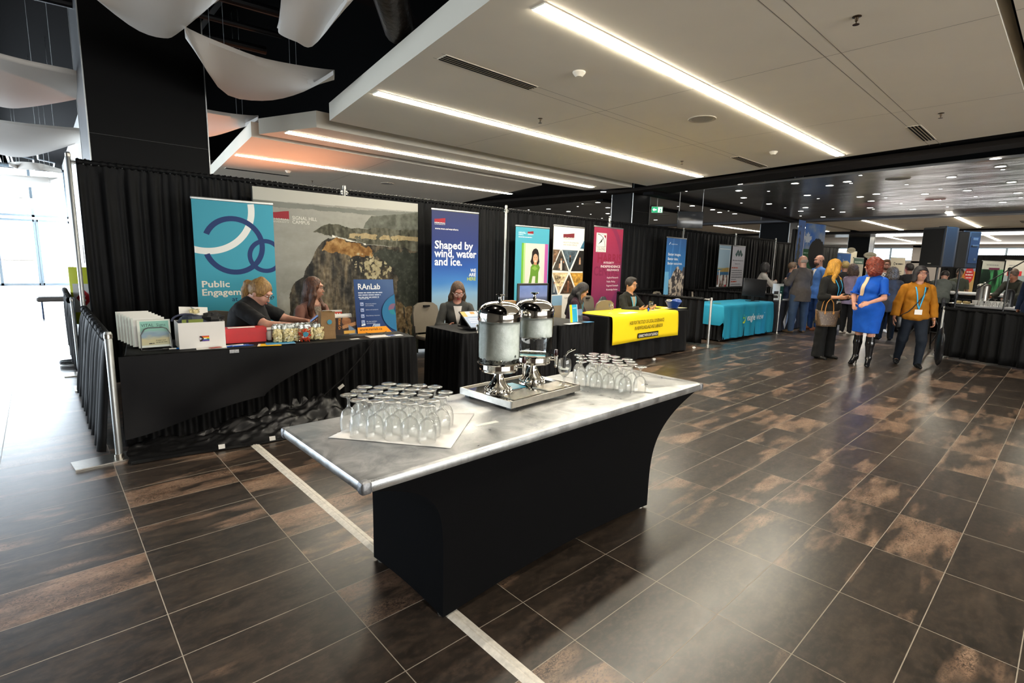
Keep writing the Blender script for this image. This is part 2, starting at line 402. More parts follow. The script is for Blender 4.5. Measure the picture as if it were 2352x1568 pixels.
M_COLB = mat('black_column_panel', (.0035, .0034, .0034), .45, .0, noise=.15, nscale=1.5, specular_ior_level=.08)
M_COLS = mat('column_side_steel', '6f6f70', .35, .8, noise=.1, nscale=2)
def column(x, n, label, w=1.20, d=1.2, y=7.82):
    b = MB(); b.box((x+w/2, y+d/2, 2.6), (w, d, 5.2), 0)
    t = thing('column', label, 'column', (0, 0, 0)); t['kind'] = 'structure'
    b.build('cladding', [M_COLB], t, flat=True)
    e = MB()
    for yy in (y, y+d): e.box((x-.004, yy, 2.6), (.012, .018, 5.2))
    e.box((x+w+.005, y-.005, 2.6), (.012, .018, 5.2)); e.build('edge_trim', M_ALU, t, flat=True)
    s = MB(); s.box((x-.002, y+d/2, 2.6), (.01, d-.1, 5.2)); s.build('side_panel', [M_COLS if n in (0,) else M_COLB], t, flat=True)
    j = MB(); j.box((x+w/2, y-.002, 2.02), (w, .006, .006)); j.box((x+w/2, y-.002, 2.86), (w, .006, .004)); j.build('panel_joint', mat('joint_grey', (.03, .03, .03), .5), t, flat=True)
for i, (x, w_, d_, lb) in enumerate([(.555, 1.2, 1.2, 'broad black column behind the left end of the tall drape'), (11.16, .74, .65, 'black column rising behind the drape beside the exit sign'), (21.5, .8, 1.1, 'black column behind the two pale pull-up banners'), (32.7, .9, 1.0, 'small distant black column left of the bright clerestory')]): column(x, i, lb, w_, d_)

# strip lights
def strip(y, x0, x1, label, w=.115, z=3.3, slant=0):
    t = thing('strip_light', label, 'ceiling light', ((x0+x1)/2, y, z), group='linear ceiling lights')
    b = MB(); b.box((0, 0, -.007), (x1-x0, w, .014)); b.build('diffuser', M_STRIP, t, flat=True)
    f = MB()
    for s in (-1, 1): f.box((0, s*(w/2+.006), -.003), (x1-x0+.02, .010, .006))
    for s in (-1, 1): f.box((s*((x1-x0)/2+.006), 0, -.004), (.01, w, .012))
    f.build('frame', M_CEIL, t, flat=True)
strip(2.80, 2.74, 9.42, 'longest and nearest white strip light in the ceiling')
strip(5.40, 2.86, 9.95, 'second white strip light from the nearest')
strip(8.02, 2.82, 9.78, 'strip light in the stepped ceiling band behind the second one')
strip(10.50, 2.79, 9.45, 'strip light washed orange above the coastal mural')
strip(-2.4, 2.6, 8.4, 'strip light behind the camera, nearer one'); strip(-6.2, 2.2, 7.6, 'strip light behind the camera, farther one')
strip(5.55, 21.3, 27.9, 'distant strip light left of the two speakers'); strip(2.97, 20.3, 27.3, 'distant strip light above the front speaker')
strip(11.1, 21.5, 27.5, 'distant strip light left of the second black column'); strip(.3, 20.9, 27.4, 'distant strip light at the right edge')
strip(-2.6, 20.9, 27.4, 'distant strip light beyond the right frame edge')
strip(8.4, 22.9, 27.8, 'distant strip light behind the forest banner')
strip(3.4, 33.0, 40, 'farthest strip light under the dark soffit', z=3.35); strip(7.4, 34.0, 41, 'farthest strip light beside the distant column', z=3.35)
strip(1.0, 33.0, 37, 'farthest strip light behind the rear speaker', z=3.35)

# can lights hanging in the black void at the left
for k, (x, y) in enumerate(((-.62, 6.6), (.7, .6), (1.1, 2.4), (-1.6, 3.6), (.4, -2.4))):
    t = thing('void_downlight', ['bright can light at the left edge under the black roof', 'can light in the black void above the left end of the drinks table', 'can light in the black void nearest the ceiling edge', 'can light in the black void over the left floor', 'can light in the black void behind the camera'][k], 'ceiling light', (x, y, 3.95), group='can lights in the black void')
    MB().lathe([(.07, 0), (.075, -.005), (.08, 0), (.08, .22), (0, .22)], n=18).build('housing', M_BLKM, t); MB().lathe([(0, -.001), (.07, -.001)], n=18).build('lens', M_DOWN, t, flat=True); MB().tube([(0, 0, .22), (0, 0, 1.25)], .01, 6).build('stem', M_BLKM, t)
    if k: spot_light('void_downlight_beam', (x, y, 3.94), (x, y, 0), 250 if k in (1, 2) else 200, (1, .90, .76), 110, .9, .06)
# round downlights in the metal ceiling
BIG = [[10.56, 2.27], [12.31, 3.47], [12.66, 3.89], [11.94, 4.33], [11.33, 5.24], [12.31, 5.69], [13.62, 6.15], [15.31, 6.18], [14.01, 4.77], [16.79, 5.73], [17.74, 6.18], [20.08, 6.26], [18.64, 5.28], [17.76, 4.35], [16.07, 3.93], [14.66, 3.5], [15.01, 3.91], [15.25, 2.69], [16.71, 2.68], [12.82, 1.9], [15.08, 1.93], [11.16, 1.15], [12.03, 1.16], [14.18, 1.17], [16.12, 1.2], [18.02, 1.59], [10.21, 0.81], [13.72, 7.43], [14.61, 8.12], [11.85, 7.67], [14.25, 9.29], [18.39, 11.76], [15.94, 8.15], [16.84, 8.36], [17.53, 8.17], [16.99, 7.45], [18.81, 3.55], [11.07, 10.52], [12.9, 12.42], [13.91, 12.42], [12.33, 9.87], [13.65, 10.51], [15.24, 11.73], [16.31, 12.39], [10.59, 8.32]]
SM = [[10.4, 1.89], [11.63, 3.07], [12.57, 3.47], [10.95, 3.93], [12.78, 5.2], [11.68, 6.68], [13.0, 7.48], [14.27, 7.71], [14.7, 6.69], [16.54, 6.2], [19.52, 7.48], [19.33, 6.72], [14.82, 4.78], [17.54, 5.23], [15.52, 3.5], [18.21, 4.37], [17.05, 3.49], [13.4, 2.69], [14.5, 2.3], [16.32, 1.92], [18.5, 2.73], [12.39, 1.16], [17.12, 1.21], [14.51, 8.53], [16.56, 7.92], [11.31, 11.84], [12.72, 13.2], [10.95, 9.36], [12.35, 10.47], [12.83, 11.07], [15.11, 12.4], [16.72, 13.14]]
def downlight(r, lensr, name):
    t = thing(name, 'small round downlight in the dark metal ceiling', 'ceiling light', (0, 0, 3.3), group='round downlights in the metal ceiling')
    b = MB(); b.lathe([(lensr, -.002), (r, -.004), (r, 0)], n=16); b.build('rim', M_ALU, t)
    b = MB(); b.lathe([(0, -.003), (lensr, -.003)], n=16); b.build('lens', M_DOWN, t, flat=True); return t
d0 = downlight(.085, .07, 'downlight'); d1 = downlight(.035, .028, 'pin_downlight'); d1['label'] = 'tiny pin downlight in the dark metal ceiling'; d1['group'] = 'pin downlights in the metal ceiling'
for k, (x, y) in enumerate(BIG): (d0 if k == 0 else dup(d0)).location = (x, y, 3.3)
for k, (x, y) in enumerate(SM): (d1 if k == 0 else dup(d1)).location = (x, y, 3.3)
for k in range(0, len(BIG), 4): spot_light('downlight_beam', (BIG[k][0], BIG[k][1], 3.28), (BIG[k][0], BIG[k][1], 0), 110, (1, .92, .80), 120, .8, .07)
d0.location = (*BIG[0], 3.3); d1.location = (*SM[0], 3.3)

def ceil_speaker(x, y, label, r=.16):
    t = thing('ceiling_speaker', label, 'speaker', (x, y, 3.3), group='ceiling speakers')
    MB().lathe([(r*.78, -.006), (r, -.009), (r+.004, 0)], n=28).build('rim', mat('speaker_rim', 'b5ad9d', .8), t)
    MB().lathe([(0, -.004), (r*.8, -.006)], n=28).build('grille', mat('speaker_grille', '9a958c', .6, noise=.2, nscale=300), t)
ceil_speaker(6.12, 3.36, 'round ceiling speaker between the two nearest strip lights'); ceil_speaker(6.37, 11.51, 'round ceiling speaker in the orange-lit ceiling')
ceil_speaker(12.44, 2.65, 'large round speaker in the pink-lit part of the metal ceiling', .2); ceil_speaker(12.61, 10.44, 'round speaker in the metal ceiling left of the second column', .2); ceil_speaker(16.7, 10.39, 'round speaker in the metal ceiling beside the exit sign', .2)
ceil_speaker(16.44, 2.68, 'farther round speaker in the pink-lit metal ceiling', .2)
def vent(x, y, l, label, n=4):
    t = thing('air_vent', label, 'vent', (x, y, 3.3), group='linear air vents')
    MB().box((0, 0, -.002), (l, .15, .004)).build('frame', M_CEIL, t, flat=True)
    b = MB()
    for k in range(n): b.box((0, -.052+k*.035, -.0045), (l-.02, .018, .004))
    b.build('slot', M_BLKM, t, flat=True)
vent(3.36, 4.06, 1.14, 'linear air vent at the left of the nearest ceiling'); vent(9.1, 4.06, 1.15, 'linear air vent near the black slot, between the strips'); vent(8.6, 1.64, 1.0, 'linear air vent at the right end of the nearest ceiling')
vent(3.7, 12.3, 1.3, 'faint linear vent in the orange-lit ceiling'); vent(25.0, 1.6, 1.2, 'small vent in the distant white ceiling'); 
def sprinkler(x, y, label):
    t = thing('sprinkler', label, 'sprinkler', (x, y, 3.3), group='ceiling sprinklers')
    MB().lathe([(.03, 0), (.03, -.004), (.012, -.008), (.01, -.03), (.004, -.035), (.004, -.05), (.022, -.052), (.022, -.055), (0, -.056)], n=12).build('head', M_BRASS, t)
M_BRASS = mat('dull_bronze', (.10, .07, .045), .35, .9)
for x, y, lb in [(4.42, 1.31, 'sprinkler head right of the nearest strip light'), (4.79, 4.81, 'sprinkler head left of the second strip light'), (8.32, 4.88, 'sprinkler head close to the end of the second strip'), (7.66, 1.31, 'sprinkler head near the right vent'), (4.99, 12.62, 'sprinkler head in the orange-lit ceiling')]: sprinkler(x, y, lb)
def smoke(x, y, label):
    t = thing('smoke_detector', label, 'detector', (x, y, 3.3), group='smoke detectors')
    MB().lathe([(.06, 0), (.06, -.012), (.045, -.03), (.03, -.045), (0, -.047)], n=20).build('housing', M_CEIL, t)
smoke(3.9, 3.42, 'smoke detector beside the left end of the nearest strip'); smoke(8.52, 3.45, 'smoke detector near the black slot'); smoke(4.08, 11.59, 'smoke detector in the orange-lit ceiling')

# ---- the open black ceiling void at the left: pipes, ducts, joists
def member(name, pts, r, m, label, cat, n=10, group='services in the ceiling void'):
    o = MB().tube(pts, r, n).build(name, m); tag(o, label, cat, group)
M_PIPE = mat('black_pipe', (.006, .006, .007), .5, .2, specular_ior_level=.2); M_DUCT = mat('wrapped_duct', (.045, .036, .03), .38, .6, noise=.4, nscale=14, bump=.6, bscale=22, specular_ior_level=.3)
member('duct', [(1.3, 2.0, 4.3), (1.9, 3.4, 3.95), (2.35, 4.2, 3.75), (2.75, 4.7, 3.70)], .15, M_DUCT, 'wrapped round duct ending above the ceiling edge', 'duct', 16)
for k in range(9):
    y = 3.4+k*.62
    member('roof_pipe', [(-5, y+.5, 4.5-.02*k), (2.6, y-.3, 4.5-.02*k)], .035 if k % 2 else .05, M_PIPE, 'thin dark pipe crossing the ceiling void', 'pipe')
for k, (x, lb) in enumerate([(-2.8, 'black roof beam above the entrance hall'), (-.6, 'black roof beam left of the broad column'), (1.9, 'black roof beam right of the broad column')]):
    b = MB(); b.box((x, 13, 4.95), (.16, 30, .45)); b.box((x, 13, 4.74), (.3, 30, .03)); tag(b.build('roof_beam', M_PIPE), lb, 'beam', 'roof beams')
M_CONDUIT = mat('galvanised', '8f959c', .3, .9)
for k in range(9):
    x0 = -3.4+.45*k
    member('conduit', [(x0, 13+.5*k, 4.1), (x0+.05, 18+.3*k, 4.05), (x0+.4, 18.2+.3*k, 4.02), (x0+.42, 24, 4.0)], .018, M_CONDUIT, 'shiny conduit under the roof of the entrance hall', 'conduit', 6)
cable = MB()
# ---- hanging curved sound panels
M_CLOUD = mat('acoustic_panel_white', 'd8d2ca', .75, noise=.015, nscale=2)
def cloud(label, top, bot, z0, z1, sag, loc=None, wires=True, th=.045):
    """doubly curved slab between two edge curves given as plan points"""
    nt = 14; ns = 10
    def cv(P, t):
        n = len(P)-1; s = t*n; i = min(int(s), n-1); f = s-i
        P0 = P[max(i-1, 0)]; P1_ = P[i]; P2_ = P[i+1]; P3_ = P[min(i+2, n)]
        h = lambda a, b, c, d: .5*((2*b)+(-a+c)*f+(2*a-5*b+4*c-d)*f*f+(-a+3*b-3*c+d)*f**3)
        return h(P0[0], P1_[0], P2_[0], P3_[0]), h(P0[1], P1_[1], P2_[1], P3_[1])
    rows = []
    for i in range(ns+1):
        s = i/ns; r = []
        for j in range(nt+1):
            t = j/nt; a = cv(top, t); b = cv(bot, t)
            r.append((a[0]*(1-s)+b[0]*s, a[1]*(1-s)+b[1]*s, z0*(1-s)+z1*s - sag*math.sin(PI*s)*.6 + sag*(2*t-1)**2*.5))
        rows.append(r)
    cx, cy = rows[ns//2][nt//2][0], rows[ns//2][nt//2][1]
    rows = [[(x-cx, y-cy, z) for x, y, z in r] for r in rows]
    t = thing('acoustic_panel', label, 'ceiling panel', (cx, cy, 0), group='hanging curved sound panels')
    b = MB(); lo = b.grid(rows); up = b.grid([[(x, y, z+th) for x, y, z in r] for r in rows])
    n1, n2 = len(rows), len(rows[0])
    for i in range(n1-1): b.f((lo[i][0], lo[i+1][0], up[i+1][0], up[i][0])); b.f((lo[i][-1], up[i][-1], up[i+1][-1], lo[i+1][-1]))
    for j in range(n2-1): b.f((lo[0][j], up[0][j], up[0][j+1], lo[0][j+1])); b.f((lo[-1][j], lo[-1][j+1], up[-1][j+1], up[-1][j]))
    o = b.build('shell', M_CLOUD, t, sharp=50); md = o.modifiers.new('bevel', 'BEVEL'); md.width = .014; md.segments = 2; md.limit_method = 'ANGLE'; md.angle_limit = 1
    if wires:
        w = MB()
        for i, j in ((2, 3), (2, 11), (8, 4), (8, 10)):
            x, y, z = rows[i][j]; w.tube([(x, y, z+th), (x, y, 5.2)], .003, 4)
        w.build('hanging_wire', M_ALU, t)
cloud('curved white sound panel hanging at the top centre left', [[0.46, 5.57], [0.72, 4.95], [0.99, 4.68], [1.36, 4.91]], [[0.48, 5.59], [0.82, 6.02], [1.04, 6.04], [1.13, 5.81], [1.26, 4.81]], 3.7, 3.5, .10)
cloud('pointed white sound panel in front of the broad column', [[1.25, 6.2], [1.62, 6.27], [2.09, 6.37], [2.79, 6.27]], [[1.14, 5.63], [1.8, 7.16], [2.23, 7.13], [2.46, 6.54], [2.53, 5.72]], 3.62, 3.42, .10)
cloud('four-cornered white sound panel left of the wrapped duct', [[1.62, 4.5], [1.83, 4.29], [2.19, 4.12]], [[1.77, 5.14], [1.91, 5.1], [2.06, 5.07], [1.96, 4.14]], 3.8, 3.45, .10)
cloud('broad white sound panel left of the column, upper one', [[-0.41, 8.43], [-0.12, 8.43], [0.19, 8.5], [0.61, 8.63]], [[-0.54, 10.01], [-0.2, 10.19], [0.07, 9.95], [0.62, 8.95]], 3.62, 3.42, .10)
cloud('broad white sound panel left of the column, lower one', [[-0.73, 12.86], [-0.27, 12.64], [0.21, 12.54], [0.82, 12.5]], [[-0.85, 14.28], [-0.39, 15.25], [0.07, 15.02], [0.79, 12.4]], 3.62, 3.42, .10)
cloud('orange-lit sound panel right of the broad column', [[1.83, 9.24], [2.07, 9.18], [2.41, 9.14], [2.78, 9.12]], [[2.09, 10.94], [2.35, 10.4], [2.52, 9.51], [2.65, 8.71]], 3.62, 3.5, .10)
cloud('thin far sound panel over the entrance hall, highest', [[-0.33, 18.69], [-0.07, 17.96], [0.28, 17.94], [0.68, 19.02]], [[-0.32, 17.88], [-0.09, 18.24], [0.27, 17.93], [0.66, 18.38]], 3.6, 3.5, .10)
cloud('far sound panel over the entrance hall with pale underside', [[-0.81, 22.1], [-0.41, 21.38], [0.04, 21.25], [0.69, 21.33]], [[-0.85, 22.7], [-0.47, 23.22], [0.09, 23.19], [0.66, 20.34]], 3.6, 3.5, .10)
cloud('farthest sound panel over the entrance doors', [[-1.02, 30.47], [-0.55, 29.37], [-0.19, 28.86], [0.58, 30.22]], [[-1.06, 31.13], [-0.64, 32.87], [-0.25, 32.5], [0.58, 29.83]], 3.5, 3.45, .10)
# ---- perimeter walls
M_WALL = mat('white_wall', 'dcdcda', .8, noise=.02, nscale=2)
w = MB(); w.box((1.3, 24.0, 2.6), (.3, 14, 5.2)); struct('wall_hall', w, M_WALL)
w = MB(); w.box((1.16, 17.5, 2.0), (.03, 1.2, 1.4)); 
w = MB(); w.box((7.5, 24.0, 2.6), (12, .2, 5.2)); struct('wall_back', w, M_WALL)
w = MB(); w.box((-8.5, -10, 2.6), (11, .2, 5.2)); w.box((30, -10, 2.6), (40, .2, 5.2)); w.box((3.5, -10, .2), (13, .2, .4)); w.box((3.5, -10, 4.1), (13, .2, 2.2)); struct('wall_rear', w, mat('warm_wall', '8d8378', .8))
w = MB(); w.box((30, 16.6, 2.6), (34, .2, 5.2)); struct('wall_side', w, mat('grey_wall', '7c7975', .8))
# entrance: glazed doors and lights at y = 30
M_FRAME = mat('pale_blue_frame', 'a9bccb', .4, .3)
M_PANE = None
def pane_mat():
    t = NT('clear_pane'); tr = t.n('ShaderNodeBsdfTransparent'); gl = t.n('ShaderNodeBsdfGlossy', {'Roughness': .02}); mx = t.n('ShaderNodeMixShader', {0: .07})
    t.t.links.new(tr.outputs[0], mx.inputs[1]); t.t.links.new(gl.outputs[0], mx.inputs[2]); t.t.links.new(mx.outputs[0], t.t.nodes['Material Output'].inputs[0]); return t.m
M_PANE = pane_mat()
def glazed(name, x0, x1, y, z1, muls, kind='structure', door=False, z0=0):
    root = thing(name, None, None, (0, 0, 0)); root['kind'] = 'structure'
    b = MB(); w = .09
    b.box(((x0+x1)/2, y, z0+w/2), (x1-x0, .08, w)); b.box(((x0+x1)/2, y, z1-w/2), (x1-x0, .08, w))
    for x in muls: b.box((x, y, (z0+z1)/2), (w, .08, z1-z0))
    b.build('frame', M_FRAME, root, flat=True)
    g = MB()
    for a, c in zip(muls, muls[1:]): g.box(((a+c)/2, y, (z0+z1)/2), (c-a-w, .012, z1-z0-2*w))
    g.build('pane', M_PANE, root, flat=True)
    if door:
        h = MB()
        for a, c in zip(muls, muls[1:]): h.box(((a+c)/2, y-.07, 1.05), (c-a-.2, .03, .04))
        h.build('push_bar', M_STEEL, root, flat=True)
    return root
glazed('door_1', -2.35, .02, 30, 2.75, [-2.35, -1.15, .02], door=True)
glazed('window_1', .10, 1.15, 30, 2.75, [.10, 1.15])
glazed('window_2', -7.4, -2.4, 30, 2.75, [-7.4, -5.8, -4.1, -2.4])
glazed('window_3', -7.4, 1.15, 30, 4.9, [-7.4, -5.0, -2.4, .02, 1.15], z0=2.85)
glazed('added_fill_window', -3.0, 10.0, -9.9, 3.0, [-3.0+1.3*k for k in range(11)], z0=.4)  # unseen glazing in the rear wall, added to carry the fill light
# side glazing of the entrance hall
root = thing('window_4', None, None); root['kind'] = 'structure'
b = MB()
for k in range(10): b.box((-7.5, 6+k*2.6, 2.45), (.10, .12, 4.9))
for z in (.05, 2.8, 4.85): b.box((-7.5, 17.7, z), (.10, 23.6, .1))
b.build('frame', M_FRAME, root, flat=True)
g = MB()
for k in range(9): g.box((-7.5, 7.3+k*2.6, 2.45), (.012, 2.4, 4.7))
g.build('pane', M_PANE, root, flat=True)
w = MB(); w.box((-7.6, -2.2, 2.6), (.2, 16, 5.2)); struct('wall_left', w, mat('warm_wall2', '6d675f', .8))
# far end wall with clerestory windows at x = 45
w = MB(); w.box((45, 3, 1.1), (.3, 27, 2.25)); w.box((45, 3, 3.4), (.3, 27, .5))
for y in (-9.5, -1.6, 7.2, 14): w.box((45, y, 2.7), (.3, 1.9, 1.2))
struct('wall_far', w, mat('far_wall', 'b9b2ad', .8))
root = thing('window_5', None, None); root['kind'] = 'structure'
b = MB()
for k in range(12): b.box((44.95, -8.6+k*2.0, 2.7), (.1, .1, 1.0))
b.box((44.95, 3, 2.25), (.12, 27, .08)); b.box((44.95, 3, 3.12), (.12, 27, .08)); b.build('frame', M_FRAME, root, flat=True)
g = MB()
for k in range(12): g.box((44.95, -7.6+k*2.0, 2.68), (.01, 1.9, .8))
g.build('pane', M_PANE, root, flat=True)
w = MB(); w.box((46.5, 3, 2.6), (.1, 0.1, .1))
# ---- cable ramp: white strip across the aisle
b = MB(); b.grid([[(x, y, z) for y in (-2.0, 4.62)] for x, z in ((-.032, 0.0005), (-.016, .007), (-.006, .009), (0, .006), (.006, .009), (.016, .007), (.032, 0.0005))])
t = b.build('floor_cable_strip', mat('white_rubber', 'cfcac0', .6, noise=.15, nscale=40)); t.location = (1.235, 0, 0); t.rotation_euler = (0, 0, .012)
tag(t, 'long white ridged cable strip running across the floor under the drinks table', 'cable cover')
# bench in the entrance hall
t = thing('bench', 'grey padded bench standing in the bright entrance hall', 'bench', (.65, 15.7, 0))
MB().rbox((0, 0, .42), (1.5, .5, .10), .04).build('seat', mat('grey_vinyl', '5d5a58', .6), t)
for sx_ in (-.66, .66):
    b = MB(); b.tube([(sx_, -.2, .38), (sx_, -.22, 0)], .018, 8); b.tube([(sx_, .2, .38), (sx_, .22, 0)], .018, 8); b.build('leg', mat('blue_grey_metal', '40506a', .4, .6), t)
# ================================================================== PIPE AND DRAPE
def pole_thing(x, y, h, label, group, base=(.42, .28), rz=0, r=.022, cap=True, off=0):
    t = thing('drape_pole', label, 'pole', (x, y, 0), rz, group)
    b = MB(); b.lathe([(0, .008), (r, .008), (r, h-.01), (r*.8, h), (0, h)], n=14); b.build('upright', M_ALU, t)
    b = MB(); b.box((off, 0, .005), (base[0], base[1], .008)); b.lathe([(r+.006, .008), (r+.006, .03), (r, .032)], n=14); b.build('base_plate', M_STEEL, t, flat=True)
    b = MB()
    b.lathe([(r+.001, h-.05), (r+.003, h-.048), (r+.003, h-.018), (r+.001, h-.016)], n=14); b.build('slot_collar', M_STEEL, t)
    return t
def drape(p0, p1, ztop, zbot, label, group, amp=.03, pitch=.16, seed=0, name='black_drape', header=True, mat_=None, flare=0, cat='drape'):
    """gathered cloth hanging on a rail from p0 to p1 (plan points)"""
    r = random.Random(seed); L = math.hypot(p1[0]-p0[0], p1[1]-p0[1]); d = ((p1[0]-p0[0])/L, (p1[1]-p0[1])/L); n = (-d[1], d[0])
    t = thing(name, label, cat, (p0[0], p0[1], 0), math.atan2(d[1], d[0]), group)
    N = max(20, int(L/.016)); ph = [r.uniform(0, 6.28) for _ in range(6)]
    def fold(u, k):
        x = u/pitch*2*PI
        v = math.sin(x+1.3*math.sin(u*2.1+ph[0])+ph[1])+.5*math.sin(1.73*x+ph[2]+1.1*math.sin(u*3.3+ph[5]))+.35*math.sin(2.9*x+ph[3])
        return v/1.6
    def ruff(u): return .006*math.sin(u*2*PI/.021+ph[4])+.005*math.sin(u*2*PI/.034+ph[2])
    zs = [1, .985, .965, .93, .86, .72, .55, .35, .15, 0]
    rows = []
    for s in zs:
        z = zbot+(ztop-zbot)*s; row = []
        a = amp*(.25 if s > .96 else .55 if s > .9 else .85 if s > .8 else 1)
        for i in range(N+1):
            u = L*i/N; y = a*fold(u+.02*(1-s)*math.sin(u*5+ph[1]), s)+(ruff(u) if s > .95 else 0)+flare*(1-s)
            row.append((u, y, z+(ruff(u)*1.2 if s == 1 else 0)+(0 if s else .012*math.sin(u*1.7+ph[3]))))
        rows.append(row)
    b = MB(); b.grid(rows); o = b.build('panel', mat_ or M_DRAPE, t, sharp=80)
    md = o.modifiers.new('cloth', 'SOLIDIFY'); md.thickness = .003
    if header:                                    # the sleeve gathered over the rail
        b = MB(); rows = []
        for k in range(9):
            a = PI*2*k/8; row = []
            for i in range(N+1):
                u = L*i/N; q = .028+.9*ruff(u)*(1+.3*math.sin(k*1.9)); row.append((u, q*math.cos(a), ztop-.028+q*math.sin(a)*1.1))
            rows.append(row)
        b.grid(rows); b.build('gathered_sleeve', mat_ or M_DRAPE, t, sharp=80)
    return t
def rail(p0, p1, z, label, group, r=.016):
    L = math.hypot(p1[0]-p0[0], p1[1]-p0[1]); b = MB(); b.tube([(0, 0, 0), (L, 0, 0)], r, 10)
    for x in (.012, L-.012): b.box((x, 0, .0), (.024, .018, .05))
    o = b.build('cross_rail', M_ALU); o.location = (p0[0], p0[1], z); o.rotation_euler = (0, 0, math.atan2(p1[1]-p0[1], p1[0]-p0[0])); tag(o, label, 'rail', group); return o
YB = 7.4
XP = [.33, 3.39, 6.55, 9.70, 12.95, 16.1, 19.2]
PL = ['tall drape pole at the left end of the exhibit row', 'tall drape pole behind the coastal mural', 'tall drape pole between the dark blue banner and the light blue one', 'tall drape pole above the maroon banner', 'tall drape pole above the blue aerial-image banner', 'tall drape pole beside the two pale banners', 'tall drape pole behind the person in the grey cardigan']
for i, (x, lb) in enumerate(zip(XP, PL)): pole_thing(x, YB, 2.56, lb, 'tall drape poles', (.3, .3))
WH = ['behind the light blue rings banner and mural', 'behind the dark blue banner', 'behind the three banners with the maroon one', 'right of the maroon banner', 'right of the blue aerial-image banner', 'beyond the two pale banners']
for i in range(6):
    x0, x1 = XP[i]+.06, XP[i+1]-.07
    rail((XP[i]+.022, YB), (XP[i+1]-.022, YB), 2.46, 'top drape rail '+WH[i], 'top drape rails')
    drape((x0, YB), (x1, YB), 2.50, .02, 'tall black drape '+WH[i], 'tall black drapes', amp=.035, pitch=.20, seed=11+i)
# low side rails
pole_thing(.33, 4.70, .955, 'short silver drape pole at the front left corner of the exhibit row', 'short drape poles', (.50, .20), rz=.10, r=.024, off=-.02)
pole_thing(9.46, 4.71, .94, 'short silver drape pole between the yellow and the turquoise table', 'short drape poles', (.5, .34))
pole_thing(12.80, 4.70, .94, 'short silver drape pole at the right end of the turquoise table', 'short drape poles', (.45, .3))
pole_thing(18.4, 4.3, .94, 'short distant drape pole behind the walking woman', 'short drape poles', (.4, .3))
for x, nm in ((.33, 'at the left end of the exhibit row'), (9.46, 'right of the yellow table'), (12.80, 'right of the turquoise table')):
    rail((x, 4.74), (x, YB-.03), .90, 'low side rail '+nm, 'low side rails')
    drape((x, 4.78 if x < 1 else 4.85), (x, 7.3), .93, .03, 'low black side drape '+nm, 'low black side drapes', amp=.035, pitch=.17, seed=int(x*7), flare=.10 if x < 1 else 0)
# the back-to-back row behind: a second low side drape further along
pole_thing(.27, 8.3, .96, 'short drape pole of the row behind, left of the tall pole', 'short drape poles', (.3, .25))
drape((.25, 8.3), (.27, 10.6), .95, .06, 'farther low black side drape left of the tall pole', 'low black side drapes', amp=.03, pitch=.15, seed=31)
# low drape lines behind the turquoise table
drape((9.6, 7.2), (12.7, 7.2), .95, .03, 'low black drape behind the turquoise table', 'low black side drapes', amp=.02, pitch=.12, seed=5)
drape((13.0, 6.6), (16.0, 6.6), .98, .03, 'low black drape under the two pale banners', 'low black side drapes', amp=.02, pitch=.12, seed=6)
drape((13.4, 8.8), (21.4, 8.8), 2.30, .03, 'tall black drape before the far black column', 'tall black drapes', amp=.03, pitch=.2, seed=8)
# stage pen at the right
PN = [(12.0, 1.60), (11.15, -1.4)]
drape((17.3, 2.35), (12.05, 1.62), .91, .03, 'low black drape along the left side of the stage pen', 'stage pen drapes', amp=.035, pitch=.2, seed=41)
drape((12.0, 1.58), (10.6, -2.6), .92, .03, 'low black drape along the front of the stage pen', 'stage pen drapes', amp=.05, pitch=.24, seed=42)
drape((16.6, 2.1), (15.2, -2.5), .90, .03, 'low black drape along the back of the stage pen', 'stage pen drapes', amp=.04, pitch=.2, seed=43)
pole_thing(12.02, 1.60, .92, 'short pole at the near corner of the stage pen', 'short drape poles', (.3, .25))
for i, (a, b_) in enumerate([((19.5, 7.5), (24.5, 6.9)), ((24, 9.3), (33, 9.3))]):
    drape(a, b_, 2.45, .03, ['distant black drape wall behind the standing visitors', 'distant black drape running along the far aisle'][i], 'distant drape walls', amp=.04, pitch=.3, seed=60+i)
drape((30.5, 4.4), (29, -5), 2.3, .03, 'distant black drape wall behind the speakers', 'distant drape walls', amp=.04, pitch=.3, seed=66)

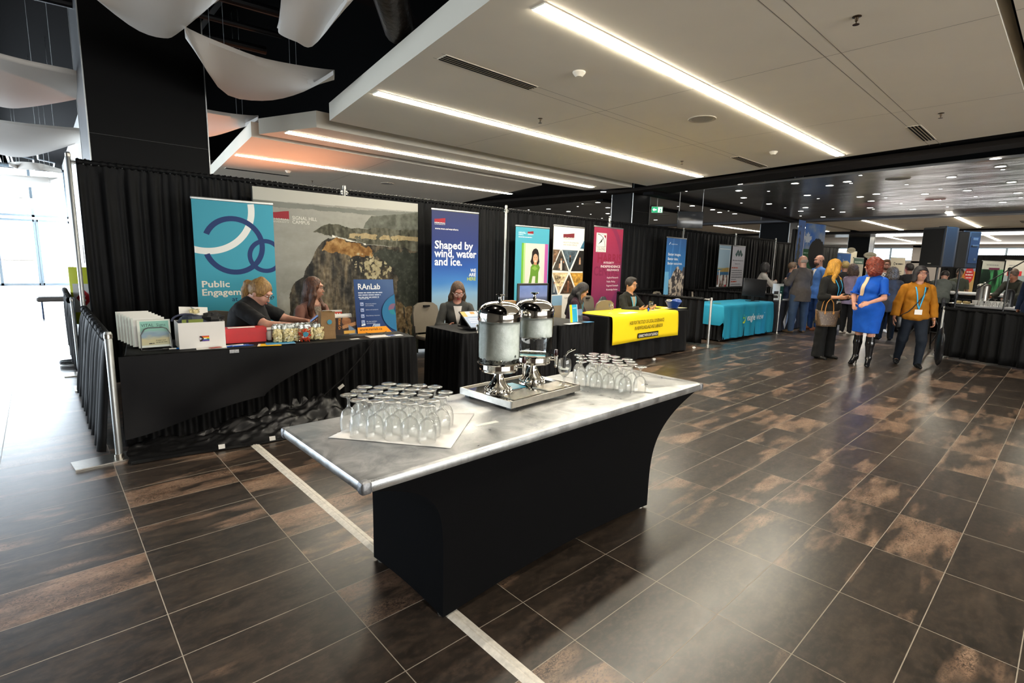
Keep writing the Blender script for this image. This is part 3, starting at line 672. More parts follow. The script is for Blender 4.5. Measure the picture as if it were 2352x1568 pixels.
# ================================================================== TABLES
def cloth_table(name, label, c, L, Dp, rz, skirt=True, z=.75, pitch=.085, amp=.018, seed=1, m=None, zb=.03, sides=(1, 1, 1, 1), cloth_drop=0):
    """folding table under a cloth; origin at front-left corner, x along the front"""
    r = random.Random(seed); t = thing(name, label, 'table', (c[0], c[1], 0), rz)
    b = MB(); b.rbox((L/2, Dp/2, z-.02), (L, Dp, .04), .015); b.build('tabletop', m or M_SKIRT, t)
    path = []; per = [((0, Dp), (0, 0)), ((0, 0), (L, 0)), ((L, 0), (L, Dp)), ((L, Dp), (0, Dp))]
    pts = []
    for k, (a, e) in enumerate(per):
        l = math.hypot(e[0]-a[0], e[1]-a[1]); n = int(l/.012); nx, ny = (e[1]-a[1])/l, -(e[0]-a[0])/l
        for i in range(n): pts.append((a[0]+(e[0]-a[0])*i/n, a[1]+(e[1]-a[1])*i/n, nx, ny, k))
    N = len(pts); ph = [r.uniform(0, 6) for _ in range(4)]; rows = []
    for s in (0, .02, .10, .35, .65, 1):
        row = []
        for i, (x, y, nx, ny, k) in enumerate(pts):
            u = i*.012; w = amp*(.35+.65*min(1, s*3))*(math.sin(u*2*PI/pitch+.8*math.sin(u*2.3+ph[0]))+.4*math.sin(u*2*PI/pitch*.53+ph[1])) if skirt else amp*s*math.sin(u*2*PI/.55+ph[2])+.01*s*math.sin(u*2*PI/.21+ph[3])
            o = .004+.022*s+w*(1 if s > 0 else .2)
            row.append((x+nx*o, y+ny*o, z-.004-(z-.004-zb)*s))
        rows.append(row)
    b = MB(); b.grid(rows, closed=True); b.build('skirt', m or M_SKIRT, t, sharp=80)
    b = MB()
    for x in (.12, L-.12):
        for y in (.08, Dp-.08): b.tube([(x, y, z-.05), (x, y, 0)], .014, 8)
    b.build('leg_frame', M_STEEL, t)
    return t
T1 = cloth_table('exhibit_table', 'long table under a black cloth with pens, papers and popcorn, at the left', (.42, 4.83), 2.40, .74, -.125, skirt=True, seed=3)
T2 = cloth_table('exhibit_table', 'black-skirted table below the dark blue banner', (3.33, 4.42), 1.45, .74, -.03, seed=4)
T2b = cloth_table('exhibit_table', 'black-skirted table with the monitor, behind the drink dispensers', (4.80, 4.34), .72, .80, .06, seed=14)
T3 = cloth_table('exhibit_table', 'table under a black cloth with the yellow runner', (6.20, 4.66), 2.40, .76, .02, skirt=False, amp=.03, seed=5)
T4 = cloth_table('exhibit_table', 'table under the turquoise cloth', (10.25, 4.85), 2.30, .76, -.03, skirt=True, amp=.012, seed=6)
T5 = cloth_table('exhibit_table', 'table under the navy cloth with white diamonds', (13.0, 4.80), 1.7, .76, -.02, skirt=False, amp=.02, seed=7, m=mat('navy_cloth', (.018, .020, .030), .7, noise=.2, nscale=8))

# plain overcloth hanging in front of table one, with the fallen skirt crumpled on the floor
t = thing('fallen_skirt', 'black satin skirt fallen and crumpled on the floor below the left table', 'cloth', (.42, 4.83, 0), -.125)
def crumple(x0, x1, y0, y1, hfun, nx, ny, seed, sc=5.5, amp=.05):
    X, Y = np.meshgrid(np.linspace(0, 1, nx), np.linspace(0, 1, ny))
    n1 = vnoise(X*(x1-x0), Y*(y1-y0), sc, seed, 4, 1, 2.2); n2 = np.abs(vnoise(X*(x1-x0), Y*(y1-y0), sc*1.8, seed+5, 3, .8, 2))
    Z = np.maximum(hfun(X, Y)*(1+.6*n1)+amp*(.5-n2)*np.minimum(1, hfun(X, Y)*12)*1.2, .004)
    return [[(x0+(x1-x0)*X[i, j]+.03*n1[i, j], y0+(y1-y0)*Y[i, j], Z[i, j]) for j in range(nx)] for i in range(ny)]
b = MB(); b.grid(crumple(-.02, 1.60, -.34, .06, lambda X, Y: .005+(.05+.22*np.clip((X-.25)*1.3, 0, 1)*(1-.3*np.clip((X-.9)*6, 0, 1)))*np.sin(np.clip(Y*1.25, 0, 1)*PI/2)**1.3*np.clip((1.04-X)*12, 0, 1), 110, 34, 3))
b.build('crumpled_satin', mat('black_satin', (.005, .005, .0055), .38, noise=.3, nscale=6), t, sharp=80)
b = MB(); rows = []
for i in range(40):
    u = i/39; x = -.02+1.45*u+.02; yy = -.34+.01*math.sin(u*9); rows.append([(x, yy-.03, .006), (x, yy-.012, .016+.004*math.sin(u*31)), (x, yy+.022, .012)])
b.grid(rows); b.build('skirt_band', M_SKIRT, t)
b = MB()
for x in (.80, 1.17): b.box((x-.22, -.36, .03), (.045, .004, .035), rx=-.4)
b.box((1.62, -.045, .32), (.06, .004, .03), ry=-.62); b.build('clip', M_WHITE, t, flat=True)
# plain front cloth with sweeping folds
b = MB(); rows = []
for s in [i/22 for i in range(23)]:
    row = []
    for k in range(90):
        u = k/89; x = -.03+1.93*u
        xm = .95+.93*(1-s)**1.4; x = -.03+(xm+.03)*u
        zb = .13+.20*u-.02*math.sin(u*6); z = .748-(.748-zb)*s
        bil = .030*math.sin(3.4*u*2+2.6*s-1.2)*s+.022*math.sin(9*u-5*s+.6)*s+.035*s
        row.append((x, -.045-bil-.02*s, z))
    rows.append(row)
b.grid(rows); o = b.build('front_cloth', mat('black_polyester', (.0045, .0045, .0055), .65, noise=.15, nscale=5, bump=.1, bscale=400, specular_ior_level=.2), T1, sharp=80)
b = MB(); b.tube([(1.95, -.05, .74), (1.80, -.075, .58), (1.62, -.085, .40), (1.42, -.10, .25), (1.25, -.13, .14)], .008, 6); o = b.build('skirt_hem', M_SKIRT, t)
tag(MB().box((0, 0, .15), (.42, .30, .30)).build('cardboard_box', mat('cardboard', '8a6a45', .8, noise=.08, nscale=12), flat=True), 'brown cardboard box under the left table behind the fallen skirt', 'box').location = (1.82, 5.05, 0)

# yellow runner with lettering
t = thing('table_runner', 'bright yellow runner with black lettering over the front of the table', 'table runner', (6.22, 4.66, 0), .02)
b = MB(); rows = []; YEL = lin('f6d400'); W = 1.93
prof = [(.70, .756), (.45, .757), (.2, .758), (.0, .758), (-.038, .752), (-.052, .735), (-.06, .68), (-.066, .60), (-.070, .5), (-.072, .40), (-.074, .33)]
for yy, z in prof:
    row = []
    for k in range(41):
        u = k/40; dz = (.02*math.sin(u*3.1)) * max(0, (.7-z))*1.5; row.append((u*W+.01, yy-.012*math.sin(u*7)*max(0, .75-z), z+dz))
    rows.append(row)
b.grid(rows, cols=[[YEL]*41]*len(prof)); o = b.build('runner_cloth', MCLOTHP, t, sharp=80); md = o.modifiers.new('th', 'SOLIDIFY'); md.thickness = .003; md.offset = 0
a = Art(W, .5, None); a.b = MB()
a.text('HUB FOR THE STUDY OF LOCAL GOVERNANCE', .36, .275, .080, '15120a', .012, .58); a.text('IN NEWFOUNDLAND AND LABRADOR', .51, .185, .080, '15120a', .012, .58)
a.rect(.60, .045, 1.21, .125, '15120a'); a.text('CONNECT WITH US AT SLGHUB.CA', .625, .06, .062, 'f4f0e6', .012, .56)
o = a.build('lettering', t); o.location = (.06, -.088, .335); o.rotation_euler = (.0, 0, 0)

# turquoise cloth
t = thing('tablecloth', 'turquoise cloth with white company lettering hanging over the table', 'tablecloth', (10.25, 4.85, 0), -.03)
TQ = [lin('1a93b4'), lin('118aad'), lin('27a0b8')]
def over_cloth(t, L, Dp, z, drops, colf, nx=70, m=None, name='cloth'):
    b = MB(); rows = []; r = random.Random(5)
    fr, lf = drops
    vs = [-lf*1.0, -lf*.8, -lf*.5, -lf*.25, -.06, -.02, 0, .04, .12]
    xs = [x for x in vs]+[.12+(L-.12)*k/nx for k in range(1, nx+1)]
    ys = [-fr, -fr*.75, -fr*.5, -fr*.25, -.08, -.03, 0, .1, Dp*.5, Dp]
    cols = []
    for y in ys:
        row = []; cc = []
        for x in xs:
            dx = max(0, -x); dy = max(0, -y); px, py, pz = max(x, 0), max(y, 0), z+.008
            if dx > 0 or dy > 0:
                dd = max(dx, dy) if (dx == 0 or dy == 0) else math.hypot(dx, dy)*.85
                pz = z+.008-dd
                f = .02*math.sin(px*11+1)+.015*math.sin(px*23+2)
                if dy > 0: py = -.03-.03*min(1, dy*3)-f*min(1, dy*2.5)
                if dx > 0: px = -.03-.03*min(1, dx*3)-(.02*math.sin(py*12))*min(1, dx*2)
                if dx > 0 and dy > 0: px -= .10*dy; py -= .05*dx
            row.append((px, py, max(pz, .02))); k = .5+.5*math.sin(x*9+y*4); cc.append(tuple(TQ[0][i]*(1-k)+TQ[1][i]*k for i in range(3)) if colf is None else colf)
        rows.append(row); cols.append(cc)
    b.grid(rows, cols=cols); return b.build(name, m or MCLOTHP, t, sharp=80)
over_cloth(t, 2.32, .76, .75, (.70, .42), None)
a = Art(2.3, .6, None); a.b = MB()
a.text('eagle', .80, .10, .20, 'e8f2f4', .010, .95); a.text('view', 1.235, .10, .20, 'e8f2f4', -.002, .95); a.text('\u2122', 1.60, .21, .05, 'e8f2f4', 0, 1)
a.poly([(.62, .05), (.70, .05), (.73, .12), (.69, .12), (.665, .085), (.62, .085)], 'c5dc3e'); a.poly([(.62, .15), (.68, .15), (.68, .185), (.62, .185)], '8ccf45'); a.poly([(.64, .215), (.67, .215), (.67, .235), (.64, .235)], '4fc0a8'); a.poly([(.70, .05), (.75, .20), (.735, .20), (.69, .07)], 'c5dc3e')
o = a.build('lettering', t); o.location = (.10, -.105, .30)
t = thing('diamond_print', None, None); bpy.data.objects.remove(t)
a = Art(1.6, .7, None); a.b = MB()
for cx, cz in ((.26, .42), (.44, .42), (.17, .22), (.35, .22), (.53, .22)): a.poly([(cx, cz-.19), (cx+.085, cz), (cx, cz+.19), (cx-.085, cz)], 'd9dce4')
o = a.build('diamond_emblem', T5); o.location = (.06, -.075, .03); o.scale = (1.5, 1, 1)
# ================================================================== DRINKS TABLE
def alu_top():
    t = NT('swirled_aluminium_sheet'); c = t.coord()
    w = t.n('ShaderNodeTexWave', {'Scale': 1.1, 'Distortion': 9, 'Detail': 3, 'Detail Scale': .8}, wave_type='RINGS', rings_direction='SPHERICAL')
    t.set(w.inputs['Vector'], c); v = t.n('ShaderNodeTexVoronoi', {'Scale': 2.6}, feature='DISTANCE_TO_EDGE'); t.set(v.inputs['Vector'], c)
    n1 = t.noise(c, 7, 6, .7, 1.2); sc = t.noise(t.coord('Object', (1, 9, 1)), 30, 4, .7)
    t.set(t.b.inputs['Base Color'], t.ramp(n1, [(.3, (.27, .28, .29)), (.5, (.39, .40, .40)), (.7, (.52, .52, .52))]))
    t.b.inputs['Metallic'].default_value = .80
    r = t.math('ADD', .24, t.math('MULTIPLY', n1, .34)); r = t.math('SUBTRACT', r, t.math('MULTIPLY', t.ramp(w.outputs[0], [(.80, 0), (.97, 1)]), .10)); t.set(t.b.inputs['Roughness'], r)
    h = t.math('ADD', t.math('MULTIPLY', w.outputs[0], .25), t.math('ADD', n1, t.math('MULTIPLY', sc, .3))); t.bump(h, .12, .006); return t.m
M_ALUTOP = alu_top()
TB = thing('drinks_table', 'long drinks table with a shiny aluminium top and stretched black cover', 'table', (.775, 1.605, 0), .012)
L, Dp, ZT = 2.50, .80, .75
b = MB(); b.rbox((L/2, Dp/2, ZT-.024), (L, Dp, .048), .016, n=4); b.build('metal_top', M_ALUTOP, TB)
for x, y in ((.02, .02), (L-.02, .02), (.02, Dp-.02), (L-.02, Dp-.02)): MB().rbox((x, y, ZT-.025), (.045, .045, .0505), .013, n=4).build('corner_cap', mat('worn_alu_corner', '86878a', .5, .8, noise=.2, nscale=40, bump=.2, bscale=80), TB)
# stretched cover: wide under the top, narrow waist, straight to the floor; the hems bow up between the feet
def cover():
    b = MB(); ns = 26
    corners = [(0, 0), (L, 0), (L, Dp), (0, Dp)]
    foot = [(.385, .05), (1.985, .06), (1.99, .70), (.385, .66)]
    per = []; n = 34
    for k in range(4):
        for i in range(n): per.append((k, i/n))
    rows = []
    for s in [i/ns for i in range(ns+1)]:
        g0_ = (1-s)**4.4; g3 = (1-s)**8
        row = []
        for k, u in per:
            a, c_ = corners[k], corners[(k+1) % 4]; fa, fc = foot[k], foot[(k+1) % 4]
            tx, ty = a[0]+(c_[0]-a[0])*u, a[1]+(c_[1]-a[1])*u; fx, fy = fa[0]+(fc[0]-fa[0])*u, fa[1]+(fc[1]-fa[1])*u
            g = {0: g3*(1-u)+g0_*u, 1: g0_, 2: g0_*(1-u)+g3*u, 3: g3}[k]
            tx = min(max(tx, .03), L-.03); ty = min(max(ty, .03), Dp-.03)
            x = fx+(tx-fx)*g; y = fy+(ty-fy)*g
            bow = math.sin(PI*u)*(.02 if k in (1, 3) else .04)
            inn = math.sin(PI*u)*.03*math.sin(PI*min(1, s*1.1))*(1 if k in (1, 3) else .12)
            cx, cy = 1.18, .38
            if k == 0: y += inn*.3+.10*bow*s
            if k == 2: y -= inn
            if k == 1: x -= inn*.4
            if k == 3: x += inn*.4
            zlow = .012+bow*(.9 if k in (0, 2) else .8); z = (ZT-.05)*(1-s)+zlow*s
            row.append((x, y, z))
        rows.append(row)
    b.grid(rows, closed=True); return b
o = cover().build('stretch_cover', M_SPANDEX, TB, sharp=70)
b = MB()
for x, y in ((.42, .09), (1.95, .10), (1.95, .66), (.42, .62)): b.tube([(x, y, .0), (x, y, .7)], .018, 8); b.lathe([(0, 0), (.03, 0), (.026, .03), (.018, .03)], (x, y, 0), 10)
b.build('leg', M_STEEL, TB)

def sheet(name, label, pts, z=ZT, m=None):
    """paper lying on a table top, corners given in plan"""
    c = (sum(p[0] for p in pts)/4, sum(p[1] for p in pts)/4); n = 14; rows = []
    r = random.Random(len(label))
    for i in range(n+1):
        s = i/n; row = []
        for j in range(n+1):
            t_ = j/n; x = (pts[0][0]*(1-s)+pts[3][0]*s)*(1-t_)+(pts[1][0]*(1-s)+pts[2][0]*s)*t_-c[0]; y = (pts[0][1]*(1-s)+pts[3][1]*s)*(1-t_)+(pts[1][1]*(1-s)+pts[2][1]*s)*t_-c[1]
            row.append((x, y, .0015+.0012*abs(math.sin(s*9+t_*5))+.0012*abs(math.sin(t_*13))))
        rows.append(row)
    b = MB(); b.grid(rows); o = b.build(name, m or mat('paper_napkin', 'dcdad6', .7, noise=.01, nscale=30), sharp=80); md = o.modifiers.new('th', 'SOLIDIFY'); md.thickness = .0008; md.offset = 1
    o.location = (c[0], c[1], z); return tag(o, label, 'paper')
sheet('paper_liner', 'white paper liner under the left group of upturned goblets', [(.875, 2.13), (1.215, 1.69), (1.60, 2.02), (1.27, 2.335)])
sheet('paper_liner', 'white paper liner under the right group of stacked goblets', [(2.52, 2.10), (2.74, 1.69), (3.03, 2.02), (2.79, 2.36)])
t = thing('table_label', 'clear sticky label lying flat on the aluminium top beside the left paper', 'label', (1.55, 1.86, ZT), -.10)
MB().box((0, 0, .001), (.13, .028, .001)).build('strip', mat('translucent_label', (.7, .72, .66), .35, noise=.1, nscale=90), t)

# goblets
def glass_mat(name='clear_glass', col=(.97, .985, .975), rough=0, ior=1.48):
    t = NT(name); t.b.inputs['Base Color'].default_value = (*col, 1); t.b.inputs['Roughness'].default_value = rough; t.b.inputs['Transmission Weight'].default_value = 1; t.b.inputs['IOR'].default_value = ior; return t.m
def thin_glass():
    t = NT('clear_thin_glass'); tr = t.n('ShaderNodeBsdfTransparent', {'Color': (1, 1, 1, 1)}); gl = t.n('ShaderNodeBsdfGlossy', {'Roughness': .02}); lw = t.n('ShaderNodeLayerWeight', {'Blend': .42}); mx = t.n('ShaderNodeMixShader')
    df = t.n('ShaderNodeBsdfRefraction', {'Roughness': .03, 'IOR': 1.25, 'Color': (.97, .99, .98, 1)}); m2 = t.n('ShaderNodeMixShader', {0: .30})
    t.t.links.new(tr.outputs[0], m2.inputs[1]); t.t.links.new(df.outputs[0], m2.inputs[2])
    f = t.math('ADD', t.math('MULTIPLY', t.math('POWER', lw.outputs['Facing'], 2.2), .75), .05); t.t.links.new(f, mx.inputs[0]); t.t.links.new(m2.outputs[0], mx.inputs[1]); t.t.links.new(gl.outputs[0], mx.inputs[2]); dd = t.n('ShaderNodeBsdfTranslucent', {'Color': (.9, .93, .9, 1)}); m3 = t.n('ShaderNodeMixShader', {0: .05}); t.t.links.new(mx.outputs[0], m3.inputs[1]); t.t.links.new(dd.outputs[0], m3.inputs[2]); t.t.links.new(m3.outputs[0], t.t.nodes['Material Output'].inputs[0]); return t.m
M_GLASS = thin_glass()
H = .165
out = [(.036, 0), (.0385, .012), (.0405, .035), (.040, .055), (.036, .075), (.027, .093), (.014, .104), (.008, .110), (.0065, .122), (.0058, .134), (.0065, .144), (.010, .152), (.022, .158), (.035, .1615), (.037, .1635), (.035, .1655), (.018, .1655), (0, .1652)]
inn = [(.0352, 0), (.0370, .012), (.0388, .035), (.0382, .055), (.0340, .074), (.0245, .090), (.010, .099), (0, .100)]
def goblet(label, group, upright=False):
    t = thing('goblet', label, 'glass', (0, 0, 0), 0, group)
    prof = out
    if upright: prof = [(r, H-z) for r, z in prof][::-1]
    # bowl with its stem and the foot are one piece of glass; the foot disc is a part of its own
    cut = 9
    MB().lathe(prof, n=26).build('bowl', M_GLASS, t, sharp=60)
    return t
GL = [[0.99, 2.168], [1.059, 2.209], [1.116, 2.263], [1.174, 2.209], [1.24, 2.251], [1.285, 2.186], [1.343, 2.132], [1.389, 2.066], [1.368, 1.948], [1.116, 2.155], [1.048, 2.114], [1.218, 2.144], [1.161, 2.089], [1.093, 2.049], [1.276, 2.09], [1.22, 2.034], [1.151, 1.995], [1.321, 2.025], [1.268, 1.967], [1.197, 1.931], [1.311, 1.894], [1.238, 1.864], [1.179, 1.811], [0.987, 2.064], [1.031, 1.999], [1.089, 1.946], [1.136, 1.881]]
GR = [[2.667, 2.228], [2.6, 2.152], [2.499, 2.069], [2.795, 2.206], [2.723, 2.172], [2.662, 2.104], [2.576, 2.046], [2.834, 2.137], [2.763, 2.104], [2.714, 2.042], [2.644, 2.005], [2.824, 2.054], [2.738, 1.966], [2.675, 1.919], [2.817, 1.945], [2.765, 1.886], [2.708, 1.831], [2.572, 1.907], [2.63, 1.854], [2.536, 1.977], [2.676, 1.746], [2.585, 1.789]]
g0 = goblet('clear goblet standing upside down on the left white paper', 'upturned goblets on the left paper')
for k, (x, y) in enumerate(GL):
    g = g0 if k == 0 else dup(g0); g.location = (x, y, ZT+.0035); g.rotation_euler = (0, 0, k)
g1 = dup(g0, label='clear goblet standing upside down on the right white paper', group='upturned goblets on the right paper')
for k, (x, y) in enumerate(GR):
    g = g1 if k == 0 else dup(g1); g.location = (x, y, ZT+.0035); g.rotation_euler = (0, 0, k*1.3)

# drink dispenser tray
TR = thing('dispenser_tray', 'rectangular steel tray on black feet carrying the two drink dispensers', 'tray', (1.78, 1.935, ZT), .06)
b = MB(); TL, TD = .60, .42
b.box((TL/2, .004, .034), (TL, .008, .036)); b.box((TL/2, TD-.004, .034), (TL, .008, .036)); b.box((.004, TD/2, .034), (.008, TD, .036)); b.box((TL-.004, TD/2, .034), (.008, TD, .036))
b.build('rim', M_STEEL, TR, flat=True)
MB().box((TL/2, TD/2, .041), (TL-.016, TD-.016, .006)).build('deck', M_CHROME, TR, flat=True)
for x, y in ((.04, .04), (TL-.04, .04), (.04, TD-.04), (TL-.04, TD-.04)): MB().box((x, y, .008), (.035, .035, .017)).build('foot', M_BLK, TR, flat=True)
M_ORN = mat('embossed_silver', 'c6c1b4', .16, 1, bump=.9, bscale=120)
for x in (.17, .46):
    b = MB(); b.rbox((x, .10, .047), (.23, .13, .006), .004); b.build('drip_grate', M_ORN, TR)
M_WATER = glass_mat('water', (.96, .98, .97), 0, 1.33)
M_ACRY = None
def acrylic():
    t = NT('clear_acrylic'); tr = t.n('ShaderNodeBsdfTransparent', {'Color': (.99, 1, .99, 1)}); gl = t.n('ShaderNodeBsdfGlossy', {'Roughness': .03}); fr = t.n('ShaderNodeFresnel', {'IOR': 1.45}); mx = t.n('ShaderNodeMixShader')
    t.t.links.new(fr.outputs[0], mx.inputs[0]); t.t.links.new(tr.outputs[0], mx.inputs[1]); t.t.links.new(gl.outputs[0], mx.inputs[2]); t.t.links.new(mx.outputs[0], t.t.nodes['Material Output'].inputs[0]); return t.m
M_ACRY = acrylic()
def ice_mat():
    t = NT('iced_water'); c = t.coord(); n1 = t.noise(c, 26, 5, .7); sep = t.n('ShaderNodeSeparateXYZ'); t.set(sep.inputs[0], c)
    t.set(t.b.inputs['Base Color'], t.ramp(n1, [(.3, (.62, .66, .61)), (.6, (.80, .83, .79)), (.8, (.90, .91, .88))]))
    t.b.inputs['Roughness'].default_value = .25; t.b.inputs['Transmission Weight'].default_value = .0; t.b.inputs['Subsurface Weight'].default_value = .4; t.b.inputs['Subsurface Radius'].default_value = (.03, .03, .03)
    t.bump(n1, .35, .01); return t.m
M_ICE = ice_mat()
M_DARKICE = mat('dark_ice_bits', (.16, .17, .16), .2, noise=.6, nscale=60, bump=.8, bscale=50, transmission_weight=.5)
def dispenser(label, loc, rz, ice0, ice1):
    t = thing('drink_dispenser', label, 'drink dispenser', loc, rz)
    b = MB(); b.lathe([(0, 0), (.078, 0), (.080, .004), (.078, .012), (.066, .014), (.066, .034), (.060, .040), (.050, .050), (.036, .075), (.026, .098), (.022, .115), (.034, .122), (.034, .126), (0, .126)], n=40)
    for k in range(18):
        a = k*PI/9; b.ell((.072*math.cos(a), .072*math.sin(a), .024), (.006, .006, .011), 8)
    b.build('pedestal', M_CHROME, t, sharp=40)
    b = MB(); b.lathe([(0, .126), (.098, .126), (.104, .130), (.106, .138), (.102, .142), (.102, .166), (.116, .170), (.119, .175), (.116, .179), (.102, .178), (0, .176)], n=44); b.build('base_dish', M_CHROME, t)
    b = MB(); b.lathe([(.099, .168), (.111, .178), (.113, .20), (.114, .400), (.1155, .405), (.1155, .41)], n=44); b.build('container', M_ACRY, t)
    n = 44; rows = []; R_ = random.Random(int(ice0*1000))
    pr = [(0, ice1), (.06, ice1+.004), (.107, ice1), (.110, ice1-.006)]+[(.1100, ice1-.006-(ice1-ice0-.012)*k/5) for k in range(1, 6)]+[(.104, ice0+.004), (.07, ice0-.006), (0, ice0-.004)]
    for r_, z in pr: rows.append([((r_+(R_.uniform(-.0015, .0003) if .05 < r_ else 0))*math.cos(2*PI*k/n), (r_)*math.sin(2*PI*k/n), z+R_.uniform(-.005, .005)*(1 if z < ice1-.02 else .4)) for k in range(n)])
    b = MB(); b.grid(rows, closed=True); b.build('ice_water', M_ICE, t, sharp=80)
    b = MB()
    for k in range(60):
        a = R_.uniform(0, 6.28); rr = .092+R_.uniform(-.01, .012); zz = ice0+R_.uniform(-.012, .022); s_ = R_.uniform(.006, .011)
        b.box((rr*math.cos(a), rr*math.sin(a), zz), (s_*1.6, s_*1.5, s_*1.3), rz=a, rx=R_.uniform(0, 1.5))
    b.build('ice_cubes', M_DARKICE, t)
    b = MB(); b.lathe([(.1165, .402), (.119, .404), (.119, .418), (.1185, .440), (.113, .462), (.100, .480), (.080, .493), (.055, .501), (.028, .505), (.012, .506), (.010, .512)], n=48); b.build('lid', M_CHROME, t)
    b = MB(); b.lathe([(.013, .504), (.009, .512), (.008, .528), (.012, .534), (.022, .537), (.024, .540), (.022, .543), (0, .544)], n=24); b.build('lid_knob', M_CHROME, t)
    # tap, toward local +x
    tp = MB(); tp.tube([(.102, 0, .153), (.128, 0, .153), (.140, 0, .150)], .010, 12); tp.lathe([(.009, .150), (.013, .152), (.013, .170), (.009, .174)], (.138, 0, 0), 14)
    tp.lathe([(0, .100), (.006, .100), (.010, .115), (.010, .138), (.012, .152)], (.138, 0, 0), 14); tp = tp.build('tap', M_CHROME, t)
    MB().lathe([(0, .172), (.010, .172), (.013, .178), (.012, .196), (.010, .208), (0, .210)], (.138, 0, 0), 14).build('tap_handle', mat('dark_red_plastic', (.03, .008, .008), .2), tp)
    b = MB(); b.tube([(.109*math.cos(a), .109*math.sin(a), z) for a, z in ((2.7, .360), (2.72, .366))], .010, 8); b.ell((-.118, -.018, .352), (.008, .012, .022), 10); b.ell((-.118, -.010, .372), (.010, .016, .008), 10); b.build('side_latch', M_CHROME, t); t.scale = (1.03, 1.03, 1.03)
    return t
dispenser('left drink dispenser with a chrome lid, full of cloudy iced water', (1.872, 2.148, ZT+.044), -.75, .196, .392)
dispenser('right drink dispenser with ice floating above clear water', (2.192, 2.20, ZT+.044), -.72, .285, .392)
t = thing('drinking_glass', 'upright goblet half full of water behind the tray by the right dispenser tap', 'glass', (2.295, 2.03, ZT+.047))
MB().lathe([(r, H-z) for r, z in out][::-1], n=28).build('bowl', M_GLASS, t, sharp=60)
MB().lathe([(0, .067), (.012, .069), (.026, .078), (.0335, .091), (.0365, .105), (0, .105)], n=26).build('water', M_WATER, t)
MB().lathe([(0, .105), (.028, .105), (.026, .112), (0, .113)], n=10).build('ice', M_ICE, t)
t = thing('serving_spoon', 'black handled spoon standing up in the water glass', 'spoon', (2.29, 2.03, ZT+.14))
b = MB(); b.tube([(0, 0, .0), (.004, -.002, .09)], .010, 10); b.build('handle', M_BLK, t)
b = MB(); b.tube([(.004, -.002, .088), (.02, -.012, .115), (.055, -.035, .135)], [.004, .006, .007], 8); b.build('neck', M_CHROME, t)
tag(MB().box((0, 0, .001), (.16, .12, .002)).build('blue_card', mat('sky_card', '3aa3c4', .3, noise=.1, nscale=30), flat=True), 'sky blue card lying on the tray between the dispenser feet', 'card').location = (2.02, 2.22, ZT+.044)
# ================================================================== PULL-UP BANNERS
def banner(label, x, y, w, h, art, rz=0, lean=0):
    t = thing('pull_up_banner', label, 'banner', (x, y, 0), rz)
    MB().rbox((w/2, .03, .045), (w+.03, .20, .08), .02).build('base', M_ALU, t)
    MB().rbox((w/2, .006, h+.088), (w+.012, .022, .030), .008).build('top_rail', M_ALU, t)
    MB().tube([(w/2, .05, .08), (w/2, .03, h)], .008, 8).build('support_rod', M_ALU, t)
    o = art.build('printed_panel', t); o.location = (0, 0, .08); return t
def mun(a, x, z, w, h, c='f2f0ea', red='8e1f2c'):
    """red flag block over two lines of small capitals; x, z = lower left, w, h = overall size"""
    b = z+h*.32; t = z+h; a.poly([(x, b), (x+w, b), (x+w, t), (x+.72*w, t-.06*h), (x+.40*w, t-.16*h), (x, t-.22*h)], red)
    a.fit('MEMORIAL', x, z+.20*h, x+w, h*.15, c, .012); a.fit('UNIVERSITY', x, z, x+w, h*.12, c, 0)
# 1 rings banner
w, h = .84, 2.04; a = Art(w, h, '3d9cb4')
RB = '17346a'
a.ring(.12, 1.96, .445, .515, 'e9ebe8', -92, 8); a.ring(.12, 1.96, .445, .515, 'e9ebe8', -130, -60)
a.ring(.40, 1.55, .272, .330, RB, 200, 517); 
a.ring(.735, 1.44, .150, .200, RB, 20, 340); a.ring(.40, 1.55, .272, .330, RB, -38, 30)
a.fit('Public', .043, 1.08, .329, .070, 'ece9dd', .022); a.fit('Engagement', .040, .988, .60, .070, 'ece9dd', .022)
a.text('at', .343, .915, .075, '173a63', .006, 1.1)
a.bars(.06, .22, .6, .03, 'd6e8ee')
banner('tall light blue pull-up banner with interlocking navy rings', 1.28, 6.58, w, h, a)
